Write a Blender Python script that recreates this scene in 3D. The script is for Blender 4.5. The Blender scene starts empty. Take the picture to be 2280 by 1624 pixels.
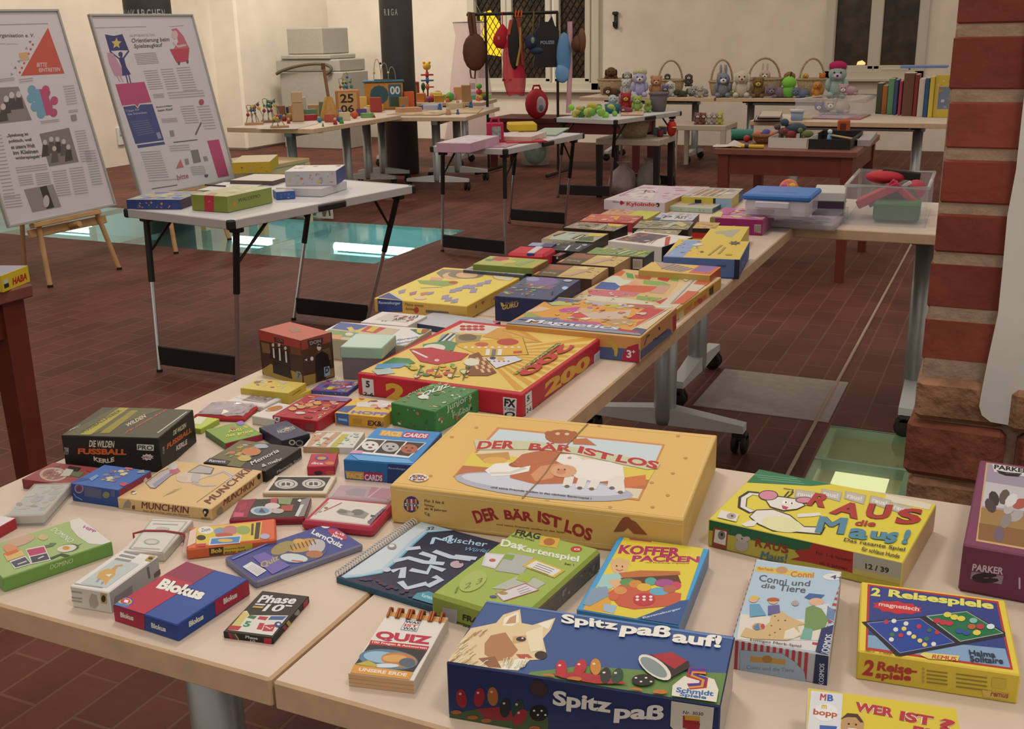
import bpy, math, random
from mathutils import Vector, Matrix
V = Vector
S = bpy.context.scene
COL = S.collection
# ------------------------------------------------------------------ camera
FPX = 2388.0                      # focal length in pixels of the 2280 x 1624 frame
PITCH, ROLL, YAW = math.radians(17.2166), math.radians(-1.115), math.radians(25.0776)
_cp, _sp, _cr, _sr, _cy, _sy = math.cos(PITCH), math.sin(PITCH), math.cos(ROLL), math.sin(ROLL), math.cos(YAW), math.sin(YAW)
FWD = V((-_sy*_cp, _cy*_cp,-_sp)); _rt = V((_cy, _sy,0)); _up = _rt.cross(FWD)
RGT = _cr*_rt + _sr*_up; UPV = -_sr*_rt + _cr*_up
EYE = V((0,0,1.38))
cam = bpy.data.objects.new('camera', bpy.data.cameras.new('camera')); COL.objects.link(cam)
cam.matrix_world = Matrix(((RGT.x, UPV.x,-FWD.x, EYE.x),(RGT.y, UPV.y,-FWD.y, EYE.y),(RGT.z, UPV.z,-FWD.z, EYE.z),(0,0,0,1)))
cam.data.sensor_width = 36; cam.data.sensor_fit = 'HORIZONTAL'; cam.data.lens = FPX/2280*36
cam.data.clip_start = 0.02; cam.data.clip_end = 100
S.camera = cam
# ------------------------------------------------------------------ light and exposure
S.view_settings.view_transform = 'Standard'; S.view_settings.look = 'None'
S.view_settings.gamma = 1; S.view_settings.exposure = 0.0; S.view_settings.use_curve_mapping = False
WARM = (1.0,0.80,0.64)
W = bpy.data.worlds.new('world'); S.world = W; W.use_nodes = True
W.node_tree.nodes['Background'].inputs[0].default_value = (*WARM,1)
W.node_tree.nodes['Background'].inputs[1].default_value = 0.62
def lamp(loc, power, size, color=WARM, spot=None, aim=None):
    if spot:
        d = bpy.data.lights.new('ceiling_lamp', 'SPOT'); d.spot_size = math.radians(spot); d.spot_blend = 0.6; d.shadow_soft_size = size
    else:
        d = bpy.data.lights.new('ceiling_lamp', 'AREA'); d.shape = 'DISK'; d.size = size
    d.energy = power; d.color = color
    o = bpy.data.objects.new('ceiling_lamp', d); COL.objects.link(o); o.location = loc
    if aim: o.rotation_euler = (V(aim) - V(loc)).to_track_quat('-Z', 'Y').to_euler()
    return o
lamp((-1.6,2.4,3.9),38,0.7)
lamp((0.9,0.4,3.9),34,0.7)
lamp((-4.6,5.2,3.9),30,0.7)
lamp((-1.6,6.6,3.9),12,0.7)
lamp((-2.4,9.6,3.8),16,0.7)  # added lamp, brightens the right part of the back wall
lamp((-7.0,9.8,3.6),70,0.5)
lamp((-7.0,6.0,3.7),250,0.3,(1.0,.88,.70), spot=110, aim=(-9.3,8.6,1.4))
lamp((-6.8,10.4,3.7),200,0.3,(1.0,.88,.70), spot=100, aim=(-7.6,13.2,1.4))
# ------------------------------------------------------------------ pixel -> place helpers (rays of the photograph's own camera)
CROP = [0,0,1.0]
CROPS = dict(A=(0,880,3.53), B=(400,700,3.2571), C=(380,1000,3.5308), D=(740,900,2.6512), E=(0,1150,3.2571), F=(600,1300,2.1509),
             G=(1560,1000,2.6028), H=(1250,480,2.2136), I=(820,540,2.85), J=(1040,380,3.1667), K=(250,320,3.0077), L=(0,0,2.9),
             M=(1580,200,5.7), N=(1220,120,5.075), O=(930,180,6.3333), Q=(980,0,3.8661), R=(1600,0,2.9), T=(740,120,6.3333), U=(500,130,7.6),
             X=(1500,120,7.125), Y=(1780,120,6.7059), Z=(500,0,3.8), P=(0,0,1.0), AA=(1120,400,6.3333), AB=(1400,390,6.3333), AC=(1040,540,6.0), AD=(1640,380,4.9565), AE=(280,330,4.3846), AF=(1170,560,5.0667))
def crop(k): CROP[:] = CROPS[k]
def ray(p):
    x = CROP[0] + p[0]/CROP[2]; y = CROP[1] + p[1]/CROP[2]
    return RGT*((x - 1140)/FPX) + UPV*(-(y - 812)/FPX) + FWD
def hit(p, o, n):
    d = ray(p); return EYE + d*((o - EYE).dot(n)/d.dot(n))
def atZ(p, z): return hit(p, V((0,0, z)), V((0,0,1)))
def atY(p, y): return hit(p, V((0, y,0)), V((0,1,0)))
def atD(p, d): return EYE + ray(p)*d             # at depth d along the view axis
def depth(P): return (V(P) - EYE).dot(FWD)
# ------------------------------------------------------------------ materials
def s2l(c): return c/12.92 if c <= 0.04045 else ((c + 0.055)/1.055)**2.4
KILL = (0.92,1.13,1.42)          # undo the warm lamp light: photographed colour -> surface colour
MATS = {}
def rgb(h):
    h = h.lstrip('#'); 
    return [min(0.9, s2l(int(h[i:i+2],16)/255)*KILL[i//2]) for i in (0,2,4)]
def mat(h, rough=0.5, metal=0.0, spec=0.4, noise=0.0, scale=40, bump=0.0):
    key = (h, rough, metal, spec, noise, scale, bump)
    if key in MATS: return MATS[key]
    m = bpy.data.materials.new('surface_' + h.strip('#')); m.use_nodes = True
    N, L = m.node_tree.nodes, m.node_tree.links; b = N['Principled BSDF']
    c = rgb(h); b.inputs['Base Color'].default_value = (*c,1); b.inputs['Roughness'].default_value = rough
    b.inputs['Metallic'].default_value = metal; b.inputs['Specular IOR Level'].default_value = spec
    if noise or bump:
        t = N.new('ShaderNodeTexCoord'); n = N.new('ShaderNodeTexNoise'); n.inputs['Scale'].default_value = scale; n.inputs['Detail'].default_value = 5
        L.new(t.outputs['Object'], n.inputs['Vector'])
        if noise:
            r = N.new('ShaderNodeMapRange'); r.inputs[1].default_value = .3; r.inputs[2].default_value = .7
            r.inputs[3].default_value = 1 - noise; r.inputs[4].default_value = 1 + noise; L.new(n.outputs['Fac'], r.inputs[0])
            x = N.new('ShaderNodeVectorMath'); x.operation = 'SCALE'; x.inputs[0].default_value = c
            L.new(r.outputs[0], x.inputs['Scale']); L.new(x.outputs[0], b.inputs['Base Color'])
        if bump:
            u = N.new('ShaderNodeBump'); u.inputs['Strength'].default_value = bump; u.inputs['Distance'].default_value = 0.02
            L.new(n.outputs['Fac'], u.inputs['Height']); L.new(u.outputs[0], b.inputs['Normal'])
    MATS[key] = m; return m
def clear(h='#f4f0ee', alpha=0.25, rough=0.15):     # thin clear plastic
    key = ('clear', h, alpha)
    if key in MATS: return MATS[key]
    m = bpy.data.materials.new('clear_plastic'); m.use_nodes = True; N, L = m.node_tree.nodes, m.node_tree.links
    b = N['Principled BSDF']; b.inputs['Base Color'].default_value = (*rgb(h),1); b.inputs['Roughness'].default_value = rough
    b.inputs['Alpha'].default_value = alpha; b.inputs['Specular IOR Level'].default_value = .6
    MATS[key] = m; return m
def glow(color, strength):
    m = bpy.data.materials.new('lamp_glow'); m.use_nodes = True; N, L = m.node_tree.nodes, m.node_tree.links
    N.remove(N['Principled BSDF']); e = N.new('ShaderNodeEmission'); e.inputs[0].default_value = (*color,1); e.inputs[1].default_value = strength
    L.new(e.outputs[0], N['Material Output'].inputs[0]); return m
# ------------------------------------------------------------------ mesh builder (collects shapes in world space, links ONE object)
class MB:
    def __init__(s): s.v, s.f, s.m, s.sm, s.mats = [],[],[],[],[]
    def mi(s, m):
        if isinstance(m, str): m = mat(m)
        if m not in s.mats: s.mats.append(m)
        return s.mats.index(m)
    def add(s, vs, fs, m, smooth=False):
        k = len(s.v); i = s.mi(m); s.v += [V(v) for v in vs]
        for f in fs: s.f.append([k + j for j in f]); s.m.append(i); s.sm.append(smooth)
    def box(s, c, size, m, rot=None, bev=0.0, fm=None):
        """centre c, full size, chamfered; rot 3x3; fm = per-face materials for -x +x -y +y -z +z"""
        h = V(size)*.5; R = rot or Matrix.Identity(3); c = V(c); fm = fm or {}
        b = min(bev, h.x*.9, h.y*.9, h.z*.9)
        if b <= 0:
            P = [c + R @ V((x*h.x, y*h.y, z*h.z)) for x in (-1,1) for y in (-1,1) for z in (-1,1)]
            for k, f in {'-x': (0,1,3,2), '+x': (4,6,7,5), '-y': (0,4,5,1), '+y': (2,3,7,6), '-z': (0,2,6,4), '+z': (1,5,7,3)}.items():
                s.add([P[i] for i in f],[(0,1,2,3)], fm.get(k, m))
            return
        idx = {}; P = []
        for sx in (-1,1):
            for sy in (-1,1):
                for sz in (-1,1):
                    for a in range(3):
                        q = [sx*(h.x - b), sy*(h.y - b), sz*(h.z - b)]; q[a] = (sx, sy, sz)[a]*h[a]
                        idx[sx, sy, sz, a] = len(P); P.append(c + R @ V(q))
        fs = []
        for a in range(3):
            o1, o2 = (a + 1) % 3,(a + 2) % 3
            for sg in (-1,1):
                q = []
                for u, w in ((-1,-1),(1,-1),(1,1),(-1,1)):
                    t = [0,0,0]; t[a] = sg; t[o1] = u; t[o2] = w; q.append(idx[(*t, a)])
                if sg < 0: q.reverse()
                fs.append((q, fm.get('-+'[sg > 0] + 'xyz'[a], m)))
        for a in range(3):
            o1, o2 = (a + 1) % 3,(a + 2) % 3
            for u in (-1,1):
                for w in (-1,1):
                    t = [0,0,0]; t[o1] = u; t[o2] = w
                    t0 = list(t); t0[a] = -1; t1 = list(t); t1[a] = 1
                    q = [idx[(*t0, o1)], idx[(*t1, o1)], idx[(*t1, o2)], idx[(*t0, o2)]]
                    if u*w < 0: q.reverse()
                    q.reverse(); fs.append((q, m))
        for sx in (-1,1):
            for sy in (-1,1):
                for sz in (-1,1):
                    q = [idx[sx, sy, sz, a] for a in range(3)]
                    if sx*sy*sz < 0: q.reverse()
                    fs.append((q, m))
        k = len(s.v); s.v += P
        for q, mm in fs: s.f.append([k + j for j in q]); s.m.append(s.mi(mm)); s.sm.append(False)
    def tube(s, pts, r, m, n=8, cap=True, closed=False):
        pts = [V(p) for p in pts]; rr = r if isinstance(r,(list, tuple)) else [r]*len(pts)
        L = len(pts); rings = []; prev = None
        for i, p in enumerate(pts):
            t = (pts[(i+1) % L] - pts[i-1]) if closed else (pts[min(i+1, L-1)] - pts[max(i-1,0)])
            t = t.normalized() if t.length > 1e-9 else V((0,0,1))
            if prev is None:
                a = V((0,0,1)) if abs(t.z) < .9 else V((1,0,0)); u = t.cross(a).normalized()
            else:
                u = (prev - t*prev.dot(t)); u = u.normalized() if u.length > 1e-6 else t.orthogonal().normalized()
            prev = u; w = t.cross(u)
            rings.append([p + (u*math.cos(2*math.pi*j/n) + w*math.sin(2*math.pi*j/n))*rr[i] for j in range(n)])
        vs = [q for g in rings for q in g]; fs = []
        for i in range(L if closed else L-1):
            k, k2 = i*n,((i+1) % L)*n
            fs += [(k+j, k+(j+1) % n, k2+(j+1) % n, k2+j) for j in range(n)]
        s.add(vs, fs, m, True)
        if cap and not closed:
            s.add(rings[0],[tuple(range(n-1,-1,-1))], m); s.add(rings[-1],[tuple(range(n))], m)
    def ball(s, c, r, m, rot=None, nu=12, nv=8):
        r = V((r, r, r)) if isinstance(r,(int, float)) else V(r); c = V(c); R = rot or Matrix.Identity(3)
        vs = [c + R @ V((0,0,-r.z))]
        for i in range(1, nv):
            a = -math.pi/2 + math.pi*i/nv
            vs += [c + R @ V((r.x*math.cos(a)*math.cos(2*math.pi*j/nu), r.y*math.cos(a)*math.sin(2*math.pi*j/nu), r.z*math.sin(a))) for j in range(nu)]
        vs.append(c + R @ V((0,0, r.z))); fs = []
        for j in range(nu):
            fs.append((0,1+(j+1) % nu,1+j))
            for i in range(nv-2): fs.append((1+i*nu+j,1+i*nu+(j+1) % nu,1+(i+1)*nu+(j+1) % nu,1+(i+1)*nu+j))
            fs.append((1+(nv-2)*nu+j,1+(nv-2)*nu+(j+1) % nu, len(vs)-1))
        s.add(vs, fs, m, True)
    def lathe(s, c, prof, m, n=20, rot=None, smooth=True, sx=1.0, sy=1.0):
        """prof list of (radius, z) from bottom to top; closed where radius 0"""
        c = V(c); R = rot or Matrix.Identity(3); vs = []
        for r, z in prof: vs += [c + R @ V((r*sx*math.cos(2*math.pi*j/n), r*sy*math.sin(2*math.pi*j/n), z)) for j in range(n)]
        fs = [(i*n+j, i*n+(j+1) % n,(i+1)*n+(j+1) % n,(i+1)*n+j) for i in range(len(prof)-1) for j in range(n)]
        s.add(vs, fs, m, smooth)
    def slab(s, poly, n, th, m, side=None):
        """flat polygon (world points) thickened by th against its normal n"""
        n = V(n); P = [V(p) for p in poly]; k = len(P); Q = [p - n*th for p in P]
        s.add(P,[tuple(range(k))], m); s.add(Q,[tuple(range(k-1,-1,-1))], m)
        for i in range(k): s.add([P[i], Q[i], Q[(i+1) % k], P[(i+1) % k]],[(0,1,2,3)], side or m)
    def build(s, name, loc=(0,0,0), rz=0.0, parent=None, bev=None):
        me = bpy.data.meshes.new(name)
        Mx = Matrix.Translation(V(loc)) @ Matrix.Rotation(rz,4, 'Z'); Mi = Mx.inverted()
        me.from_pydata([Mi @ v for v in s.v],[], s.f)
        for m in s.mats: me.materials.append(m)
        me.polygons.foreach_set('material_index', s.m); me.polygons.foreach_set('use_smooth', s.sm); me.update()
        o = bpy.data.objects.new(name, me); COL.objects.link(o); o.matrix_world = Mx
        if parent is not None:
            o.parent = parent; o.matrix_parent_inverse = Matrix.Identity(4); o.matrix_basis = parent.matrix_basis.inverted() @ Mx
        return o
def tag(o, label=None, cat=None, group=None, kind=None):
    if label: o['label'] = label
    if cat: o['category'] = cat
    if group: o['group'] = group
    if kind: o['kind'] = kind
    return o
def thing(name, label, cat, loc, rz=0.0, group=None):
    o = bpy.data.objects.new(name, None); COL.objects.link(o); o.empty_display_size = .05
    o.matrix_world = Matrix.Translation(V(loc)) @ Matrix.Rotation(rz,4, 'Z')
    return tag(o, label, cat, group)
def struct(name, b, loc=(0,0,0)): return tag(b.build(name, loc), kind='structure')
def part(name, b, root, label=None):
    o = b.build(name, root.matrix_basis.translation, root.matrix_basis.to_euler().z, root)
    if label: o['label'] = label
    return o
def subpart(name, b, parent, root):
    o = b.build(name, root.matrix_basis.translation, root.matrix_basis.to_euler().z)
    mw = o.matrix_basis.copy(); o.parent = parent
    o.matrix_basis = (root.matrix_basis @ parent.matrix_basis).inverted() @ mw
    return o
def rotz(a): return Matrix.Rotation(a,3, 'Z')
# ------------------------------------------------------------------ lettering and printed shapes on faces
FONT = {}
def glyphs(txt, bold=0.0, shear=0.0, sp=1.0):
    key = (txt, bold, shear, sp)
    if key in FONT: return FONT[key]
    c = bpy.data.curves.new('letters', 'FONT'); c.body = txt; c.offset = 0 if 'M' in txt else bold*.55; c.shear = shear; c.resolution_u = 3; c.space_character = sp
    o = bpy.data.objects.new('letters', c); COL.objects.link(o)
    me = bpy.data.meshes.new_from_object(o.evaluated_get(bpy.context.evaluated_depsgraph_get()))
    vs = [(v.co.x, v.co.y) for v in me.vertices]; fs = [tuple(p.vertices) for p in me.polygons]
    bpy.data.objects.remove(o); bpy.data.meshes.remove(me); bpy.data.curves.remove(c)
    lay = [0]*len(vs)
    if 'M' in txt and bold:                          # thicken by side-shifted copies
        n = len(vs); e = bold*.45; lay = [0]*n + [1]*n + [2]*n; vs = vs + [(x - e, y) for x, y in vs] + [(x + e, y) for x, y in vs]; fs = fs + [tuple(i + n for i in q) for q in fs] + [tuple(i + 2*n for i in q) for q in fs]
    if not vs: vs, lay = [(0,0),(1,0),(1,1)],[0]*3
    x0, x1 = min(v[0] for v in vs), max(v[0] for v in vs); y0, y1 = min(v[1] for v in vs), max(v[1] for v in vs)
    vs = [((x - x0)/(x1 - x0 or 1),(y - y0)/(y1 - y0 or 1), k) for (x, y), k in zip(vs, lay)]
    FONT[key] = (vs, fs); return FONT[key]
class Face:
    """a flat printed face: origin o, edge vectors u (left-right) and v (bottom-top), outward normal n"""
    def __init__(s, b, o, u, v):
        s.b, s.o, s.u, s.v = b, V(o), V(u), V(v); s.n = s.u.cross(s.v).normalized(); s.k = 0
    def up(s): s.k += 1; return s.n*(0.00022 + 0.00002*s.k)
    def inn(s, P):                                                   # keep print inside the face
        q = P - s.o; a, c = q.dot(s.u)/s.u.length_squared, q.dot(s.v)/s.v.length_squared
        return s.o + s.u*min(max(a,.004),.996) + s.v*min(max(c,.004),.996)
    def px(s, p): return hit(p, s.o, s.n)
    def uv(s, p): return s.o + s.u*p[0] + s.v*p[1]
    def _poly(s, P, m):
        d = s.up(); P = [s.inn(p) + d for p in P]
        a = sum(((P[i] - P[0]).cross(P[i+1] - P[0]) for i in range(1, len(P)-1)), V((0,0,0)))
        if a.dot(s.n) < 0: P.reverse()
        s.b.add(P,[tuple(range(len(P)))], m)
    def poly(s, pts, m): s._poly([s.px(p) for p in pts], m)          # photograph coordinates of the current crop
    def upoly(s, pts, m): s._poly([s.uv(p) for p in pts], m)
    def rect(s, x0, y0, x1, y1, m): s.upoly([(x0, y0),(x1, y0),(x1, y1),(x0, y1)], m)
    def dot(s, c, r, m, n=14, rot=0):                                # ellipse in face fractions corrected for aspect
        lu, lv = s.u.length, s.v.length; r = r if isinstance(r, tuple) else (r, r); ca, sa = math.cos(rot), math.sin(rot); P = []
        for i in range(n):
            a = 2*math.pi*i/n; x, y = r[0]*math.cos(a), r[1]*math.sin(a)
            P.append((c[0] + (x*ca - y*sa)/lu, c[1] + (x*sa + y*ca)/lv))
        s.upoly(P, m)
    def pdot(s, c, rx, ry, m, n=16, rot=0):                          # ellipse given in photograph coordinates
        ca, sa = math.cos(rot), math.sin(rot)
        s.poly([(c[0] + rx*math.cos(2*math.pi*i/n)*ca - ry*math.sin(2*math.pi*i/n)*sa, c[1] + rx*math.cos(2*math.pi*i/n)*sa + ry*math.sin(2*math.pi*i/n)*ca) for i in range(n)], m)
    def pline(s, pts, w, m):                                         # painted stroke, photograph coordinates
        P = [s.px(p) for p in pts]; L, R = [],[]
        for i, p in enumerate(P):
            t = (P[min(i+1, len(P)-1)] - P[max(i-1,0)]).normalized(); q = s.n.cross(t)*w*.5
            L.append(p + q); R.append(p - q)
        d = s.up()
        s.b.add([s.inn(p) + d for p in L + R],[(i, len(L)+i, len(L)+i+1, i+1) for i in range(len(L)-1)], m)
    def _text(s, A, B, C, txt, m, bold, shear, bend, sp, out=None, outw=0.03):
        if out is not None: s._text(A, B, C, txt, out, bold + outw, shear, bend, sp)
        vs, fs = glyphs(txt, bold, shear, sp); d = s.up(); x, y = B - A, C - A
        P = [s.inn(A + x*u + y*(v + bend*4*u*(1-u))) + d + s.n*(.00003*k) for u, v, k in vs]; s.k += 3 if 'M' in txt else 0
        if x.cross(y).dot(s.n) < 0: fs = [tuple(reversed(f)) for f in fs]
        s.b.add(P, fs, m)
    def text(s, A, B, C, txt, m, bold=.02, shear=0, bend=0, sp=1.0, out=None, outw=.03):
        """A bottom-left, B bottom-right, C top-left of the word, photograph coordinates"""
        s._text(s.px(A), s.px(B), s.px(C), txt, m, bold, shear, bend, sp, out, outw)
    def utext(s, x0, y0, x1, y1, txt, m, bold=.02, shear=0, bend=0, sp=1.0, out=None, rot=0):
        if rot == 90: A, B, C = s.uv((x1, y0)), s.uv((x1, y1)), s.uv((x0, y0))
        elif rot == 180: A, B, C = s.uv((x1, y1)), s.uv((x0, y1)), s.uv((x1, y0))
        elif rot == 270: A, B, C = s.uv((x0, y1)), s.uv((x0, y0)), s.uv((x1, y1))
        else: A, B, C = s.uv((x0, y0)), s.uv((x1, y0)), s.uv((x0, y1))
        s._text(A, B, C, txt, m, bold, shear, bend, sp, out)
    def lines(s, x0, y0, x1, y1, n, m, seed=1, th=.45):               # blocks of small print as thin bars
        r = random.Random(seed)
        for i in range(n):
            y = y1 - (y1 - y0)*(i + .5)/n; h = (y1 - y0)/n*th*.5
            s.rect(x0, y - h, x0 + (x1 - x0)*(1 if i < n-1 else r.uniform(.4,.8)), y + h, m)
    def clutter(s, x0, y0, x1, y1, cols, n, seed, size=.2):          # a small painted picture: overlapping coloured shapes
        r = random.Random(seed); lu, lv = s.u.length, s.v.length
        for i in range(n):
            w = size*r.uniform(.35,1)*min((x1-x0)*lu,(y1-y0)*lv)*1.2; h = w*r.uniform(.35,.9)
            c = (r.uniform(x0, x1), r.uniform(y0, y1)); a = r.uniform(0,3.14); k = r.choice((4,5,9,12)); P = []
            for j in range(k):
                t = 2*math.pi*j/k; q = r.uniform(.75,1.1); px, py = w*.5*q*math.cos(t), h*.5*q*math.sin(t)
                X = c[0] + (px*math.cos(a) - py*math.sin(a))/lu; Y = c[1] + (px*math.sin(a) + py*math.cos(a))/lv
                P.append((min(max(X, x0), x1), min(max(Y, y0), y1)))
            s.upoly(P, cols[r.randrange(len(cols))])
TABLE = 0.73
class Carton:
    """a box lying on a surface, measured from its top corners in the photograph: near-left, near-right, far-right, far-left
    (None = complete the parallelogram); h in metres, or base = photograph point of the foot below corner 'nl' or 'nr'"""
    def __init__(s, NL, NR, FR, FL, h=None, base=None, z=TABLE, bev=.0008):
        s.z = z
        if h is None:
            which, p = base; Pb = atZ(p, z); d = ray(dict(nl=NL, nr=NR)[which])
            # height where the ray of the top corner passes the vertical line over the foot
            hx, hy = V((d.x, d.y)), V((Pb.x - EYE.x, Pb.y - EYE.y)); t = hx.dot(hy)/hx.dot(hx); h = max(.004, EYE.z + d.z*t - z)
        s.h = h; c = [atZ(p, z + h) if p is not None else None for p in (NL, NR, FR, FL)]
        for i in range(4):
            if c[i] is None: c[i] = c[i-1] + c[(i+1) % 4] - c[(i+2) % 4]
        ctr = sum(c, V((0,0,0)))/4; e = (c[1]-c[0] + c[2]-c[3])/2; g = (c[3]-c[0] + c[2]-c[1])/2
        w, d = e.length, g.length; ae, ag = math.atan2(e.y, e.x), math.atan2(g.y, g.x) - math.pi/2
        da = (ag - ae + math.pi) % (2*math.pi) - math.pi; s.a = ae + da/2; s.w, s.d = w, d
        s.ctr = V((ctr.x, ctr.y, z)); s.R = rotz(s.a); s.b = MB(); s.bev = bev
    def loc(s, x, y, z): return s.ctr + s.R @ V((x*s.w/2, y*s.d/2, z))
    def body(s, m, top=None, front=None, right=None, left=None, back=None, inset=0, z0=0, z1=None, b=None, bev=None):
        z1 = s.h if z1 is None else z1; fm = {k: v for k, v in {'+z': top, '-y': front, '+x': right, '-x': left, '+y': back}.items() if v}
        (b or s.b).box(s.loc(0,0,(z0 + z1)/2),(s.w - 2*inset, s.d - 2*inset, z1 - z0), m, s.R, s.bev if bev is None else bev, fm); return s
    def face(s, k, b=None, z0=0, z1=None, inset=0):
        z1 = s.h if z1 is None else z1; b = b or s.b; ix, iy = 1 - 2*inset/s.w,1 - 2*inset/s.d; H = V((0,0, z1 - z0))
        if k == 'top': return Face(b, s.loc(-ix,-iy, z1), s.R @ V((s.w*ix,0,0)), s.R @ V((0, s.d*iy,0)))
        if k == 'front': return Face(b, s.loc(-ix,-iy, z0), s.R @ V((s.w*ix,0,0)), H)
        if k == 'right': return Face(b, s.loc(ix,-iy, z0), s.R @ V((0, s.d*iy,0)), H)
        if k == 'left': return Face(b, s.loc(-ix, iy, z0), s.R @ V((0,-s.d*iy,0)), H)
    def done(s, name, label, cat, group=None): return tag(s.b.build(name, s.ctr, s.a), label, cat, group)
    def root(s, name, label, cat, group=None): return thing(name, label, cat, s.ctr, s.a, group)
def lidbox(name, label, cat, c, m, cover=.86, mb=None, group=None,**kw):
    """two-piece box: base tray and the lid that slides over it; returns root and the lid builder, call finish() after printing"""
    t = c.root(name, label, cat, group); base = MB(); lip = c.h*(1 - cover)
    c.body(mb or m, b=base, z0=0, z1=c.h*.93, inset=.0012); part('base', base, t)
    c.body(m, z0=lip,**kw); c.lip = lip
    return t
# ------------------------------------------------------------------ the room
def brick_floor():
    m = bpy.data.materials.new('brick_paving'); m.use_nodes = True; N, L = m.node_tree.nodes, m.node_tree.links; b = N['Principled BSDF']
    t = N.new('ShaderNodeTexCoord'); mp = N.new('ShaderNodeMapping'); mp.inputs['Rotation'].default_value = (0,0, math.pi/2); mp.inputs['Location'].default_value = (.03,.07,0)
    L.new(t.outputs['Object'], mp.inputs['Vector'])
    k = N.new('ShaderNodeTexBrick'); k.offset = .5; k.inputs['Scale'].default_value = 1
    k.inputs['Brick Width'].default_value = .27; k.inputs['Row Height'].default_value = .1085; k.inputs['Mortar Size'].default_value = .005; k.inputs['Mortar Smooth'].default_value = .25
    k.inputs['Color1'].default_value = (*rgb('#5a2f25'),1); k.inputs['Color2'].default_value = (*rgb('#68382b'),1); k.inputs['Mortar'].default_value = (*rgb('#714838'),1)
    L.new(mp.outputs[0], k.inputs['Vector'])
    n = N.new('ShaderNodeTexNoise'); n.inputs['Scale'].default_value = 2.2; n.inputs['Detail'].default_value = 8; L.new(t.outputs['Object'], n.inputs['Vector'])
    r = N.new('ShaderNodeMapRange'); r.inputs[1].default_value = .3; r.inputs[2].default_value = .7; r.inputs[3].default_value = .72; r.inputs[4].default_value = 1.2; L.new(n.outputs['Fac'], r.inputs[0])
    x = N.new('ShaderNodeVectorMath'); x.operation = 'SCALE'; L.new(k.outputs['Color'], x.inputs[0]); L.new(r.outputs[0], x.inputs['Scale']); L.new(x.outputs[0], b.inputs['Base Color'])
    b.inputs['Roughness'].default_value = .62; b.inputs['Specular IOR Level'].default_value = .18
    n2 = N.new('ShaderNodeTexNoise'); n2.inputs['Scale'].default_value = 26; n2.inputs['Detail'].default_value = 4; L.new(t.outputs['Object'], n2.inputs['Vector'])
    a = N.new('ShaderNodeMath'); a.operation = 'MULTIPLY_ADD'; a.inputs[1].default_value = -1.2; L.new(k.outputs['Fac'], a.inputs[0]); L.new(n2.outputs['Fac'], a.inputs[2])
    u = N.new('ShaderNodeBump'); u.inputs['Strength'].default_value = .5; u.inputs['Distance'].default_value = .006; L.new(a.outputs[0], u.inputs['Height']); L.new(u.outputs[0], b.inputs['Normal'])
    return m
FLOOR = brick_floor(); PLASTER = mat('#e8d0b2',.85, noise=.06, scale=3, bump=.25)
GX0, GX1, GY0, GY1 = -9.0,-3.6,5.67,6.93          # long glazed opening in the floor
HX0, HX1, HY0, HY1 = -.50,-.19,2.55,3.78          # small glazed opening beside the pillar
b = MB()
def quadz(b, x0, y0, x1, y1, z, m): b.add([(x0, y0, z),(x1, y0, z),(x1, y1, z),(x0, y1, z)],[(0,1,2,3)], m)
xs = [-14, GX0, GX1, HX0, HX1,8]; ys = [-4, HY0, HY1, GY0, GY1,16]
for i in range(5):
    for j in range(5):
        if (i, j) in ((1,3),(3,1)): continue
        quadz(b, xs[i], ys[j], xs[i+1], ys[j+1],0, FLOOR)
struct('floor', b)
b = MB(); b.box((-.765,4.05,.0015),(.505,.50,.003), mat('#a3907f',.8, noise=.08, scale=30)); struct('trim_1', b)      # pale stone slab in the paving
b = MB(); b.tube([(-.555,1.0,.002),(-.555,7.4,.002)],.007, mat('#a98a74',.8),6); struct('trim_2', b)                     # light mortar line
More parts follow.
